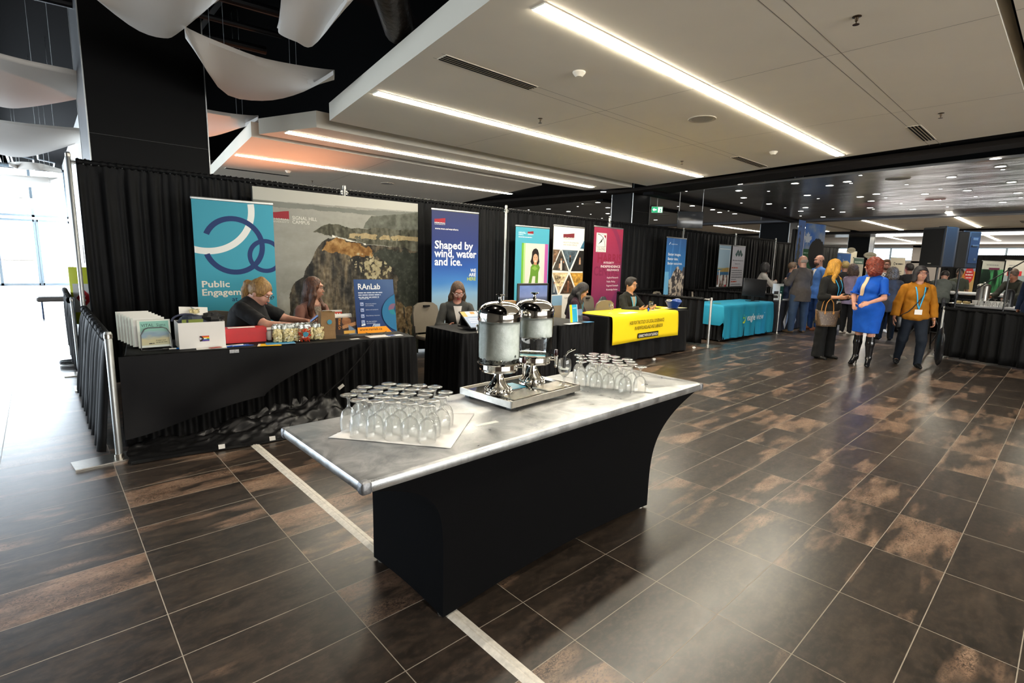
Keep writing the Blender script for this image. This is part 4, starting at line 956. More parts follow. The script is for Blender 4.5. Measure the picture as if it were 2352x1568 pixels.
# 2 mural (fabric pop-up wall)
def mural_fn(U, V):
    W_, H_ = 2.46, 2.33; X = U*W_; Z = V*H_
    n = vnoise(X, Z, 2.2, 1, 5); n2 = vnoise(X, Z, 9, 2, 4); nv = vnoise(X, Z, 7, 3, 5, 2.2, .55); nf = vnoise(X, Z, 24, 4, 3)
    sea = hx('8f8e86')[None, None]+(.05*vnoise(X, Z, 3, 5, 5, .6, 2.4)+.03*nf*.6)[..., None]
    C = sea*(.92+.10*V[..., None])
    sky = hx('b9b8af')[None, None]+.04*vnoise(X, Z, 1.2, 9, 3, .5, 1)[..., None]
    C = np.where((V > 0.930+(0.018)*U)[..., None], sky, C)
    far = pip(U+.004*nf, V+.006*n2, [(-0.02, 0.932), (0.098, 0.93), (0.204, 0.93), (0.339, 0.929), (0.483, 0.928), (0.637, 0.929), (0.801, 0.937), (1.034, 0.948), (1.034, 0.92), (0.701, 0.902), (0.482, 0.903), (0.269, 0.903), (0.097, 0.901), (-0.021, 0.9)])
    C = np.where(far[..., None], hx('74766f')+.05*n[..., None], C)
    land2 = pip(U+.006*n2, V+.006*n2, [(0.618, 0.819), (0.635, 0.857), (0.672, 0.897), (0.734, 0.903), (0.801, 0.912), (1.034, 0.948), (1.033, 0.82), (0.749, 0.819)])
    C = np.where(land2[..., None], hx('585a50')+.10*n2[..., None]+.06*nf[..., None], C)
    head = pip(U+.010*n2, V+.010*n2, [(0.309, 0.779), (0.356, 0.81), (0.407, 0.834), (0.473, 0.828), (0.54, 0.811), (0.61, 0.815), (0.683, 0.821), (0.749, 0.825), (1.033, 0.824), (1.033, 0.659), (0.886, 0.687), (0.799, 0.715), (0.714, 0.715), (0.633, 0.723), (0.554, 0.739), (0.478, 0.753), (0.405, 0.764), (0.348, 0.771)])
    C = np.where(head[..., None], hx('4b4a3c')+.22*nv[..., None]+.10*nf[..., None], C)
    lt = (V > .755+.008*n2) & (V < .785+.01*n2) & (U > .50); C = np.where((lt & head & (n2 > -.3))[..., None], hx('9b8a66')+.08*nf[..., None], C)
    fz = np.interp(U, [0.398, 0.471, 0.554, 0.632], [0.767, 0.749, 0.731, 0.716]); foam = (np.abs(V-fz) < .006+.008*n2) & (U > .42) & (U < .63)
    C = np.where(foam[..., None], hx('d9d8cf'), C)
    cliff = pip(U+.012*n2, V+.010*n2, [(0.397, 0.749), (0.353, 0.719), (0.32, 0.669), (0.293, 0.612), (0.257, 0.556), (0.242, 0.517), (0.2, 0.493), (0.178, 0.452), (0.167, 0.404), (0.157, 0.08), (1.032, -0.099), (1.033, 0.683), (0.842, 0.712), (0.714, 0.712), (0.632, 0.72), (0.554, 0.735), (0.441, 0.751)])
    cc = hx('3a3429')+.36*nv[..., None]*np.array([1, .88, .68])+.13*nf[..., None]+.06*n[..., None]
    top = pip(U+.02*n2, V+.02*n2, [(0.389, 0.731), (0.448, 0.752), (0.554, 0.728), (0.648, 0.702), (0.689, 0.673), (0.68, 0.65), (0.591, 0.644), (0.476, 0.656), (0.402, 0.664), (0.366, 0.684)])
    cc = np.where(top[..., None], hx('84602f')+.20*n2[..., None]+.15*nf[..., None], cc)
    pale = pip(U+.05*n2, V+.05*nv, [(0.536, 0.646), (0.68, 0.65), (0.797, 0.614), (0.796, 0.528), (0.677, 0.505), (0.581, 0.528)]) & (nv+nf > 0); cc = np.where(pale[..., None], hx('8f8566')+.15*nf[..., None], cc)
    dark = pip(U+.03*n2, V+.03*n2, [(0.68, 0.68), (0.756, 0.698), (1.033, 0.675), (1.032, -0.099), (0.926, -0.086), (0.91, 0.251), (0.848, 0.416), (0.814, 0.575), (0.73, 0.636)])
    cc = np.where(dark[..., None], hx('25281f')+.08*n2[..., None]+.14*np.maximum(nf, 0)[..., None], cc)
    wf = ((nf+n2) > .5) & (U > .82) & (V < .17); cc = np.where(wf[..., None], hx('c9c8c0'), cc)
    lo = pip(U+.02*n2, V+.02*n2, [(.80, .05), (.95, .02), (.95, .32), (.84, .36)]); cc = np.where((lo & (nv > -.1))[..., None], hx('6b5a40')+.2*nf[..., None], cc)
    C = np.where(cliff[..., None], cc, C)
    surf = (~cliff) & (V < .45) & (V > .2) & (n > .1); C = np.where(surf[..., None], C+.08*np.clip(n[..., None]*3, 0, 1), C)
    return C
w, h = 2.40, 2.36; a = Art(w, h, '8c8b83', .05); a.paint(0, 0, w, h, 430, 420, mural_fn)
mun(a, .17, 1.935, .264, .155, c='c9c6bd'); a.fit('SIGNAL HILL', .472, 1.985, .803, .046, 'd9d7cf'); a.fit('CAMPUS', .47, 1.932, .70, .044, 'd9d7cf')
t = thing('display_wall', 'wide printed fabric wall showing brown sea cliffs and a grey bay', 'backdrop', (2.06, 7.12, 0))
o = a.build('printed_fabric', t); o.location = (0, 0, .02)
MB().rbox((w/2, .10, 1.2), (w-.1, .08, 2.25), .02).build('frame', M_ALU, t)
# 3 dark blue banner
w, h = .90, 2.19; a = Art(w, h, '27315c')
def skyfn(U, V):
    st = [(0, hx('5d6f80')), (.16, hx('5b7286')), (.22, hx('8c9fae')), (.34, hx('8ba6b8')), (.42, hx('7ba3c6')), (.50, hx('3f78b8')), (.62, hx('244f97')), (.80, hx('26346b')), (1, hx('2a3159'))]
    v = np.clip(V+.02*vnoise(U, V, 2, 3, 3, 1, 3), 0, 1); C = np.stack([np.interp(v, [s[0] for s in st], [s[1][k] for s in st]) for k in range(3)], -1)
    return C+(.06*vnoise(U, V, 6, 8, 4, 1, 3)*(V < .30))[..., None]
a.paint(0, 0, w, h, 40, 100, skyfn)
mun(a, .047, 1.975, .20, .105); a.fit('www.mun.ca/wearehere', .057, 1.905, .494, .028, 'f2f0ea', .006)
for k, (s_, x1) in enumerate((('Shaped by', .791), ('wind, water', .862), ('and ice.', .571))): a.fit(s_, .05, 1.618-.127*k, x1, .118, 'f7f6f2', .02)
for k, (s_, c, x0) in enumerate((('WE', 'f2f0ea', .745), ('ARE', 'f2f0ea', .715), ('HERE', 'b9c832', .675))): a.fit(s_, x0, 1.262-.068*k, .856, .052, c, .014)
banner('dark blue pull-up banner with white words about wind, water and ice', 4.44, 6.70, w, h, a)
# 4 light blue banner with portrait
w, h = .88, 2.08; a = Art(w, h, '4aa3ba')
a.fit('GRENFELL', .067, 1.955, .264, .034, 'e6f2f4'); a.fit('CAMPUS', .067, 1.925, .19, .022, 'e6f2f4'); mun(a, .299, 1.94, .152, .075); a.bars(.071, 1.89, .34, .016, 'e6f2f4')
a.rect(.158, 0, .206, 1.79, '6fae3a'); a.rect(.766, 0, .855, 1.79, 'b0569a'); a.rect(.206, 0, .766, 1.79, 'cfccc2'); a.rect(.206, 0, .25, 1.79, 'a9c884')
def portrait(a, cx, cz, s):
    hair = '1e1714'; P = lambda pts, c: a.poly([(cx+x*s, cz+z*s) for x, z in pts], c)
    P([(-.16, .10), (-.15, .26), (-.08, .35), (.03, .38), (.12, .33), (.17, .22), (.18, .06), (.21, -.06), (.16, -.18), (.10, -.22), (-.08, -.20), (-.17, -.14), (-.22, -.06), (-.18, .02)], hair)
    P([(-.40, -2.2), (-.36, -.62), (-.22, -.34), (.22, -.34), (.38, -.62), (.42, -2.2)], 'd8d3c8')
    P([(-.06, -.10), (.08, -.10), (.10, -.30), (-.08, -.30)], 'b98569')
    P([(math.cos(t)*.115+.015, math.sin(t)*.155+.04) for t in [k*PI/10 for k in range(20)]], 'd8a283')
    P([(-.03, -.035), (.06, -.035), (.045, -.06), (-.015, -.06)], 'f4efe6'); P([(.01, .05), (.025, .05), (.03, .0), (.0, .0)], 'c98f72')
    for ex in (-.035, .06): P([(ex-.018, .07), (ex+.018, .07), (ex+.018, .085), (ex-.018, .085)], '2a1c18')
    P([(-.20, -.24), (-.10, -.14), (.02, -.18), (.16, -.14), (.24, -.26), (.17, -.42), (.16, -1.1), (.02, -1.1), (.03, -.55), (-.10, -.55), (-.20, -1.0), (-.32, -.95), (-.22, -.50)], '5f8a2e')
    P([(-.16, -.28), (.0, -.20), (.14, -.30), (.0, -.36)], '7fa845')
portrait(a, .51, 1.49, .56)
banner('light blue pull-up banner with a smiling woman in a green scarf', 6.44, 7.0, w, h, a)
# 5 white collage banner
w, h = .92, 2.15; a = Art(w, h, 'e9e7e1')
mun(a, .279, 1.91, .33, .125, c='5f2a30', red='7a2a33'); a.fit('FACULTY OF HUMANITIES', .283, 1.835, .745, .026, '6d6a66'); a.fit('AND SOCIAL SCIENCES', .287, 1.79, .70, .026, '6d6a66')
tri = [([(-.0, 1.30), (.225, 1.70), (.475, 1.28)], '4a453f', ''), ([(.0, 1.70), (.20, 1.70), (.0, 1.36)], '6f5a48', ''), ([(.26, 1.70), (.74, 1.70), (.50, 1.30)], '51606a', ''), ([(.92, 1.70), (.92, 1.28), (.54, 1.28), (.78, 1.70)], '23201e', ''), ([(.92, 1.92), (.92, 1.74), (.80, 1.74)], '3f6c86', ''),
       ([(.0, 1.25), (.46, 1.25), (.20, .84)], 'cdb48c', ''), ([(.0, 1.18), (.0, .82), (.17, .82)], '3b4550', ''), ([(.52, 1.25), (.92, 1.25), (.92, .84), (.76, .86)], 'b98a3c', ''), ([(.24, .83), (.49, 1.22), (.73, .83)], '4b3a2c', '')]
for k, (P, c, kd) in enumerate(tri):
    def fn(U, V, P=P, c=c, k=k):
        C = np.broadcast_to(hx(c), U.shape+(3,)).copy(); n = vnoise(U, V, 7, k, 3, 1, 1.3); return C*(1+.55*n[..., None])
    x0, x1 = min(p[0] for p in P), max(p[0] for p in P); z0, z1 = min(p[1] for p in P), max(p[1] for p in P)
    # the photo shows through a triangular window: paint only cells inside
    nx, nz = 26, 26; U, V = np.meshgrid((np.arange(nx)+.5)/nx, (np.arange(nz)+.5)/nz); C = np.clip(fn(U, V), 0, 1); C = C**2.2
    a.poly(P, c); y = a.y(); ins = pip(x0+U*(x1-x0), z0+V*(z1-z0), P)
    cs = {(int(i), int(j)) for i, j in zip(*np.where(ins))}
    for i, j in cs:
        xa, xb, za, zb = x0+(x1-x0)*j/nx, x0+(x1-x0)*(j+1)/nx, z0+(z1-z0)*i/nz, z0+(z1-z0)*(i+1)/nz
        if all(pip(np.array([px]), np.array([pz]), P)[0] for px, pz in ((xa, za), (xb, za), (xa, zb), (xb, zb))): a.b.f(a.b.vs([(xa, y, za), (xb, y, za), (xb, y, zb), (xa, y, zb)]), 0, tuple(C[i, j]))
for x, z, hh, c in ((.20, 1.34, .14, 'c9a184'), (.24, 1.30, .24, 'd8d3cc'), (.31, 1.30, .19, '2a2624'), (.05, 1.46, .18, '6d4f3c'), (.50, 1.46, .15, '1d1b1a'), (.47, .86, .24, '7a4d34'), (.06, .86, .22, '8a8f94'), (.80, 1.42, .15, 'c8a080')):
    a.ring(x, z+hh-.03, 0, .022, 'a77b60' if c != 'c9a184' else '2e2622', n=12); a.poly([(x-.028, z), (x+.028, z), (x+.022, z+hh-.05), (x-.022, z+hh-.05)], c)
a.fit('Law', .07, 1.13, .25, .075, '2b241c', .006); a.fit('of su', .14, 1.04, .33, .05, '3a3126'); a.fit('reg', .145, .955, .25, .045, '4a4032')
a.rect(0, .60, .30, .80, '7fa3bf'); a.rect(0, 0, .30, .60, '9c8d78'); a.fit('Looking', .375, .73, .62, .04, '2a2a2a')
banner('white pull-up banner with triangular photo collage and dark red crest', 7.44, 7.0, w, h, a)
# 6 maroon banner
w, h = 1.0, 2.2; a = Art(w, h, '9c2748')
def mar(U, V):
    c = np.interp(V, [0, .35, 1], [0, .55, 1])[..., None]; C = hx('5d2a5a')*(1-c)+hx('a02f4d')*c
    r = np.hypot((U+.15), (V-.62)*2.2); C = np.where(((r > 1.10) & (r < 1.22))[..., None], C*.72+hx('4a2a55')*.28, C)
    return C+.012*vnoise(U, V, 4, 1, 3)[..., None]
a.paint(0, 0, w, h, 60, 110, mar)
a.fit('HARRIS', .14, 1.47, .98, .19, '8a1f3c', .02); a.fit('CENTRE', .04, 1.20, .90, .19, '7c2447', .02)
a.rect(.08, 1.69, .42, 2.083, 'e9e6df'); a.rect(.10, 1.80, .40, 2.065, '6e6a68'); a.rect(.106, 1.806, .394, 2.059, 'e9e6df')
a.ring(.13, 1.81, .235, .247, '2a2626', 0, 90); a.poly([(.32, 2.04), (.394, 2.04), (.394, 1.97), (.36, 2.0)], '8e1f2c'); a.poly([(.14, 1.84), (.235, 1.925), (.34, 2.02), (.255, 1.90)], '161414')
a.ring(.245, 1.92, .022, .028, '161414'); a.fit('THE HARRIS', .105, 1.765, .395, .024, '6e6a68'); a.fit('CENTRE', .105, 1.722, .395, .036, '6e6a68'); a.fit('Memorial University', .105, 1.70, .395, .012, '222222', .01)
a.fit('INTEGRITY', .355, 1.452, .717, .040, 'f1e6e4', .014); a.fit('INDEPENDENCE', .26, 1.368, .95, .048, 'f1e6e4', .014); a.fit('RELEVANCE', .482, 1.298, .909, .040, 'f1e6e4', .014)
for k, (s_, x1) in enumerate((('Applied Research', .899), ('Public Policy', .80), ('Regional Outreach', .91), ('Knowledge Broker', .90))): a.fit(s_, .493, 1.138-.0865*k, x1, .036, 'efe0e2', .004)
banner('maroon pull-up banner with a white compass crest and three bold words', 8.55, 6.90, w, h, a)
# 7 blue aerial banner
w, h = .90, 2.10; a = Art(w, h, '2f73b5')
def aer(U, V):
    st = [(0, hx('3f4d55')), (.30, hx('5f7f9e')), (.5, hx('4a87bd')), (.75, hx('2f74b4')), (1, hx('3a68a4'))]; C = np.stack([np.interp(V, [s[0] for s in st], [s[1][k] for s in st]) for k in range(3)], -1)
    n = vnoise(U, V, 16, 5, 3, 1, 1.6); m = ((V+.18*vnoise(U, V, 3, 2, 3)-.12*U) < .50) & (U > .14); C = np.where(m[..., None], np.where((n > .05)[..., None], hx('b3a595')+.15*n[..., None], hx('3d3a3c')), C)
    b_ = (U < .16+.10*(1-V)) & (V < .62); C = np.where(b_[..., None], hx('6fb0d8'), C); s = (np.abs(np.sin(U*9-V*1.5)) > .96) & (V > .55); return np.where(s[..., None], C+.07, C)
a.paint(0, 0, w, h, 70, 130, aer)
a.fit('eagleview', .20, 1.945, .491, .03, 'dfeaf2'); a.poly([(.10, 1.94), (.13, 1.94), (.18, 1.995), (.15, 1.995)], 'dfeaf2')
for k, (s_, x1) in enumerate((('Better images.', .68), ('Better data.', .56), ('Better outcomes.', .77))): a.fit(s_, .088, 1.684-.108*k, x1, .062, 'f2f5f7', .01)
banner('blue pull-up banner about better images above a printed aerial town', 11.1, 6.75, w, h, a)
# 8 pale seaside banner
w, h = .70, 2.03; a = Art(w, h, 'b9cdd8')
def city(U, V):
    st = [(0, hx('8a97a0')), (.52, hx('5f7077')), (.61, hx('2f6288')), (.67, hx('2a6a96')), (.69, hx('b0a066')), (.70, hx('9fb9c9')), (1, hx('a9c4d4'))]; C = np.stack([np.interp(V, [s[0] for s in st], [s[1][k] for s in st]) for k in range(3)], -1)
    hl = (V > .64) & (V < .65+.05*np.clip(U*1.4, 0, 1)); C = np.where(hl[..., None], hx('a98f4e')+.05*vnoise(U, V, 12, 2)[..., None], C)
    n = vnoise(U, V, 14, 5, 2); m = V < .60; return np.where(m[..., None], np.where((n > .08)[..., None], hx('c7c6c2'), np.where((n > -.15)[..., None], hx('3e5238'), hx('6a3a34'))), C)
a.paint(0, 0, w, h, 60, 120, city); a.rect(.02, 0, .14, .95, 'e4e8ea'); a.rect(.09, .05, .14, 1.35, 'e9edef'); a.rect(.46, .85, .56, 1.15, 'e2ddd8'); a.rect(.46, .80, .56, .95, 'b8343f'); a.rect(.04, 1.92, .66, 1.94, 'eef3f5'); a.rect(.65, .5, .67, 1.94, 'eef3f5')
banner('pale pull-up banner with a blue sky over a harbour town', 13.76, 6.75, w, h, a)
# 9 white diamonds banner
w, h = .80, 2.03; a = Art(w, h, 'c9c8cf')
for cx, cz in ((.34, 1.875), (.50, 1.875), (.26, 1.80), (.42, 1.80), (.58, 1.80)): a.poly([(cx-.078, cz), (cx, cz-.068), (cx+.078, cz), (cx, cz+.068)], '2e5450')
a.fit('Municipal Assessment', .05, 1.618, .74, .034, '3a4048', .004); a.fit('Agency Inc.', .20, 1.526, .55, .034, '3a4048', .004)
a.bars(.03, 1.41, .38, .045, 'c4573f')
for k in range(5): a.bars(.03, 1.34-.062*k, .66 if k < 4 else .3, .026, '5b5d66')
a.bars(.03, 1.02, .34, .045, 'c4573f')
for k in range(3): a.bars(.03, .95-.062*k, .62, .026, '5b5d66')
a.rect(.14, .62, .62, .72, '4b6d8a')
banner('white pull-up banner with green diamonds and orange headings', 14.46, 6.70, w, h, a)
# 10 forest and maple leaf wall
t = thing('display_wall', 'tall forest and sky print with a white maple leaf, wrapped around a frame', 'backdrop', (15.61, 5.45, 0), .02)
def forest(U, V):
    n = vnoise(U, V, 14, 2); C = hx('2a5a9c')*np.ones(U.shape+(1,)); C = C*(1.1-.35*(1-V[..., None])); w_ = (.93-V)*.85+.05*np.sin(V*95+3*n); tr = (np.abs(U-.34) < w_) & (V < .95) | (V < .50)
    return np.where(tr[..., None], hx('101f22')+.07*np.maximum(n+.2*np.sin(V*140)+0*n, 0)[..., None], C)
def skyleaf(U, V):
    n = vnoise(U, V, 2.4, 6, 4, 1, 3.0); k = np.clip(.45+1.5*n+(U-.30)*.9+(.86-V)*1.6, 0, 1)[..., None]; C = hx('3a6fc4')*(1-k)+hx('8f9fb6')*k; g = V < .745; C = np.where(g[..., None], hx('235a3a')+.03*n[..., None], C)
    af = (((U-.66)/.40)**2+((V-.70)/.155)**2 < 1+.18*vnoise(U, V, 20, 7)); return np.where(af[..., None], hx('120f10'), C)
a = Art(.55, 2.86, '1a3550'); a.paint(0, 0, .55, 2.86, 60, 170, forest); o = a.build('forest_panel', t)
a = Art(.95, 2.80, '5f7ba8'); a.paint(0, 0, .95, 2.80, 80, 180, skyleaf)
LF = [(0, -.42), (.02, -.22), (.20, -.25), (.17, -.17), (.36, .0), (.30, .03), (.33, .16), (.23, .13), (.20, .18), (.12, .09), (.15, .30), (.08, .26), (0, .42), (-.08, .26), (-.15, .30), (-.12, .09), (-.20, .18), (-.23, .13), (-.33, .16), (-.30, .03), (-.36, 0), (-.17, -.17), (-.20, -.25), (-.02, -.22)]
a.poly([(max(.0, .15+x*.55), 2.38+z*.46) for x, z in LF], 'ccd6e2'); a.bars(.03, 1.96, .2, .04, '8fb3a0')
o = a.build('sky_panel', t); o.location = (.52, -.02, 0); o.rotation_euler = (0, 0, -.27)
MB().rbox((.75, .20, 1.34), (.9, .12, 2.6), .03).build('frame', M_BLK, t)

# distant banners
def flatart(label, x, y, w, h, base, rz, fn, name='pull_up_banner'):
    a = Art(w, h, base); fn(a); t = thing(name, label, 'banner', (x, y, 0), rz); a.build('printed_panel', t).location = (0, 0, .08)
    MB().rbox((w/2, .03, .04), (w+.02, .2, .07), .02).build('base', M_ALU, t); MB().box((w/2, .02, h+.09), (w, .03, .03)).build('top_rail', M_ALU, t, flat=True); return t
RZB = -.75
def f1(a): a.text('Stewart', .36, 1.66, .13, 'eef4fb', .01, .8); [a.bars(.2, 1.32-.16*k, .55-.1*k, .09, 'f4f8fc') for k in range(3)]; a.bars(.2, .80, .45, .09, 'e4eef6'); a.rect(.05, 1.55, .2, 1.85, '3f86d0')
flatart('bright blue pull-up banner between the blonde woman and the red-haired woman', 17.25, 4.88, .85, 1.92, '1766b9', -.14, f1)
def f2(a): a.poly([(0, 0), (.8, 0), (.8, 2.0), (.4, 1.2)], '9c978a')
flatart('beige display banner behind the bright blue one', 22.11, 5.96, .85, 2.12, 'b3ad9c', -.127, f2)
t = thing('oval_sign', 'small cream oval sign on top of the beige display banner', 'sign', (21.05, 5.55, 2.21), -.75); MB().lathe([(0, -.02), (.98, -.02), (1, 0), (.98, .02), (0, .02)], n=32, R=Matrix(((.14, 0, 0), (0, 0, 1), (0, .09, 0)))).build('board', mat('cream_board', 'c4bca4', .6), t); MB().tube([(0, .03, 0), (0, .03, -t.location.z)], .012, 6).build('post', M_ALU, t)
a = Art(.5, .2, None); a.b = MB(); a.bars(.0, .08, .18, .03, '8d8263'); o = a.build('lettering', t); o.location = (-.09, -.03, -.09)
t = thing('oval_sign', 'cream oval sign just above the red-haired woman', 'sign', (20.3, 4.80, 2.02), -.75); MB().lathe([(0, -.02), (.98, -.02), (1, 0), (.98, .02), (0, .02)], n=32, R=Matrix(((.21, 0, 0), (0, 0, 1), (0, .10, 0)))).build('board', mat('cream_board', 'c4bca4', .6), t); MB().tube([(0, .03, 0), (0, .03, -t.location.z)], .012, 6).build('post', M_ALU, t)
a = Art(.5, .2, None); a.b = MB(); a.bars(.0, .08, .28, .03, '8d8263'); o = a.build('lettering', t); o.location = (-.14, -.03, -.09)
def f3(a): a.rect(0, 1.65, .95, 1.85, '3b5a50'); a.bars(.1, 1.70, .7, .06, 'b7c6bb')
flatart('pale display board with a dark green header left of the red-haired woman', 20.53, 5.3, .95, 1.85, 'a9a395', -.064, f3)
def f4(a):
    a.bars(.32, 1.66, .42, .06, '2a2826'); a.ring(.24, 1.69, .03, .05, '2a2826'); a.bars(.20, 1.43, .5, .03, '54514c'); a.bars(.25, 1.36, .4, .03, '54514c'); a.ring(.62, .98, 0, .13, 'a9743f', n=20)
flatart('cream pull-up banner behind the bearded man', 20.83, 4.33, .85, 1.87, 'b4ac9a', -.29, f4)
def f5(a): a.rect(0, 1.45, .92, 1.82, '8c95ab'); a.rect(0, 1.20, .92, 1.50, 'd29a2e'); a.rect(0, 0, .92, 1.22, 'b99a63'); a.ring(.60, 1.38, 0, .26, 'c3262c', n=30); a.bars(.44, 1.46, .3, .05, 'f3e3df'); a.bars(.40, 1.37, .4, .05, 'f3e3df'); a.bars(.44, 1.28, .3, .04, 'f3e3df'); [a.ring(.08+.09*k, 1.38-.08*(k % 2), .03, .06, 'd0781c', n=16) for k in range(4)]
flatart('poster with a red round badge and yellow flowers under the speakers', 21.19, 2.62, .92, 1.82, '8d7a50', -.335, f5)
def f6(a):
    def au(U, V): n = vnoise(U, V, 4, 3, 4, 1.5, .6); C = hx('14281f')+np.clip(n[..., None]*1.2+.35*(V[..., None]-.3), 0, .6)*np.array([.35, .75, .45]); tr = V < .25+.18*np.abs(np.sin(U*14)); return np.where(tr[..., None], hx('0b120f'), C)
    a.paint(0, 0, 1.6, 1.6, 60, 40, au); a.rect(0, 1.6, 1.6, 1.9, 'b5b6b0'); a.rect(.5, 1.58, 1.3, 1.66, '6d2f4c'); a.bars(.3, 1.74, .9, .05, '7d7f80')
flatart('wide poster of green northern lights behind the coffee urn', 25.79, 2.54, 1.6, 1.9, '14281f', -.298, f6)
def f7(a): a.rect(0, 1.4, 1.3, 1.92, 'b3b1aa'); a.rect(.15, 1.38, 1.0, 1.55, 'b53038'); a.bars(.25, 1.43, .6, .06, 'f0dada'); a.bars(.2, 1.72, .5, .06, '8c8c8c')
flatart('pale poster with a red band at the right edge', 25.04, 1.86, 1.3, 1.92, '7e8c90', -.394, f7)
tag(MB().box((0, 0, .5), (.05, .05, 1.0)).build('sign_post', M_BLK, flat=True), 'short dark sign post beside the far booths', 'post').location = (18.0, 4.0, 0)
# ================================================================== THINGS ON THE EXHIBIT TABLES
ZB = .752
def put(o, x, y, z=ZB, rz=0): o.location = (x, y, z); o.rotation_euler = (0, 0, rz); return o
M_PAPER = mat('white_paper', 'eceae4', .7)
# reports in a wire rack
def booklet(label, x, y, art, w, h, tilt=-.12, rz=0, z=ZB, name='booklet', grp=None, t=.006):
    th = thing(name, label, 'booklet', (x, y, z), rz, grp); o = art.build('cover', th); o.rotation_euler = (tilt, 0, 0)
    b = MB(); b.box((w/2, .006+t/2, h/2), (w-.004, t, h-.004)); o = b.build('pages', M_PAPER, th, flat=True); o.rotation_euler = (tilt, 0, 0); return th
def vs_art():
    w, h = .225, .225; a = Art(w, h, 'dfe5da', .003)
    def fn(U, V):
        st = [(0, hx('c9c6a2')), (.25, hx('cfc59a')), (.42, hx('8fa5b5')), (.55, hx('9db9c0')), (.62, hx('8fc0b0')), (1, hx('8ec4b4'))]; v = np.clip(V+.10*vnoise(U, V, 3, 4, 3, 1, 2), 0, 1)
        return np.stack([np.interp(v, [s[0] for s in st], [s[1][k] for s in st]) for k in range(3)], -1)
    a.paint(.018, .018, w-.012, h-.012, 30, 30, fn); a.text('VITAL', .026, .170, .034, '26433f', 0, .95); a.text('Signs', .128, .170, .034, '3a5a55', 0, .95); a.text('FORECAST', .118, .048, .016, '3a3a30', .002, .9); a.bars(.118, .036, .08, .006, '55553f'); a.bars(.07, .028, .035, .010, '222222'); return a
for k in range(6):
    a = Art(.225, .235, 'e9e8e2', .003); a.rect(.0, .0, .012, .235, 'cfd8d0')
    booklet(['white report booklet at the back of the wire rack', 'second white report booklet from the back of the wire rack', 'third white report booklet in the wire rack', 'fourth white report booklet in the wire rack', 'fifth white report booklet in the wire rack', 'white report booklet just behind the green-blue cover'][k], .435+.016*k, 5.30-.036*k, a, .225, .235, -.16+.02*k, -.05, ZB+.055-.008*k, grp='report booklets in the wire rack', t=.02)
booklet('report booklet with a green-blue watery cover and the title on top, front of the rack', .545, 5.05, vs_art(), .225, .225, -.10, -.04, ZB+.012, grp='report booklets in the wire rack')
t = thing('wire_rack', 'black wire rack holding the report booklets', 'rack', (.555, 5.0, ZB), -.04); b = MB()
for yy, s in ((0, 1), (.16, .8)):
    P = [(0, yy, .0), (.004, yy+.015, .12*s), (.03, yy+.02, .165*s), (.055, yy+.022, .175*s), (.155, yy+.022, .175*s), (.18, yy+.02, .165*s), (.205, yy+.015, .12*s), (.21, yy, 0)]
    b.tube(P, .0038, 6); b.tube([(x, y+.014, z) for x, y, z in P], .0030, 6)
b.tube([(0, 0, .003), (0, .17, .003)], .0028, 6); b.tube([(.21, 0, .003), (.21, .17, .003)], .0028, 6); b.tube([(-.0, -.03, .003), (.21, -.03, .003)], .0022, 6); b.tube([(0, 0, .003), (0, -.03, .003)], .002, 6); b.tube([(.21, 0, .003), (.21, -.03, .003)], .002, 6)
b.build('wire_frame', M_BLK, t)
def pen(label, x, y, rz, cap, body='e4e4e0'):
    t = thing('pen', label, 'pen', (x, y, ZB+.006), rz, 'pens on the left table')
    MB().tube([(0, 0, 0), (.11, 0, 0), (.128, 0, 0)], [.005, .005, .0015], 8).build('barrel', mat('pen_'+body, body, .3), t); MB().tube([(-.03, 0, 0), (.02, 0, 0)], [.0055, .006], 8).build('cap', mat('pen_'+cap, cap, .3), t)
pen('pen with a blue end lying beside the wire rack', .80, 4.92, 2.9, '1f6fc0'); pen('black pen lying before the wire rack', .70, 4.93, 3.1, '151515', '26262a')
# white box with tote contents
t = thing('gift_box', 'open white box with a small striped flag sticker, filled with clothes and booklets', 'box', (.80, 4.90, ZB), -.06)
b = MB(); w, d, h, k = .335, .25, .215, .004
b.box((w/2, 0, h/2), (w, k, h)); b.box((w/2, d, h/2), (w, k, h)); b.box((0, d/2, h/2), (k, d, h)); b.box((w, d/2, h/2), (k, d, h)); b.box((w/2, d/2, .002), (w, d, k)); b.build('carton', mat('white_carton', 'e7e4df', .55, noise=.02, nscale=9), t, flat=True)
a = Art(.07, .045, 'd8553a', .0008)
for i, c in enumerate(('d23b2f', 'e8892b', 'f0d23c', '3f8b4a', '3457a6', '5d3a86')): a.rect(0, .045*(5-i)/6, .07, .045*(6-i)/6, c)
a.poly([(0, .045), (.012, .045), (.034, .0225), (.012, 0), (0, 0)], '1b1a1c'); a.poly([(0, .04), (.022, .0225), (0, .005)], '8a5a3a'); a.poly([(0, .034), (.017, .0225), (0, .011)], '7fc3e0'); a.poly([(0, .030), (.012, .0225), (0, .015)], 'e4a9c0'); a.poly([(0, .027), (.008, .0225), (0, .018)], 'f2f2f2'); a.rect(.028, .018, .05, .026, 'f2f2f2')
o = a.build('flag_sticker', t); o.location = (.145, -.004, .055)
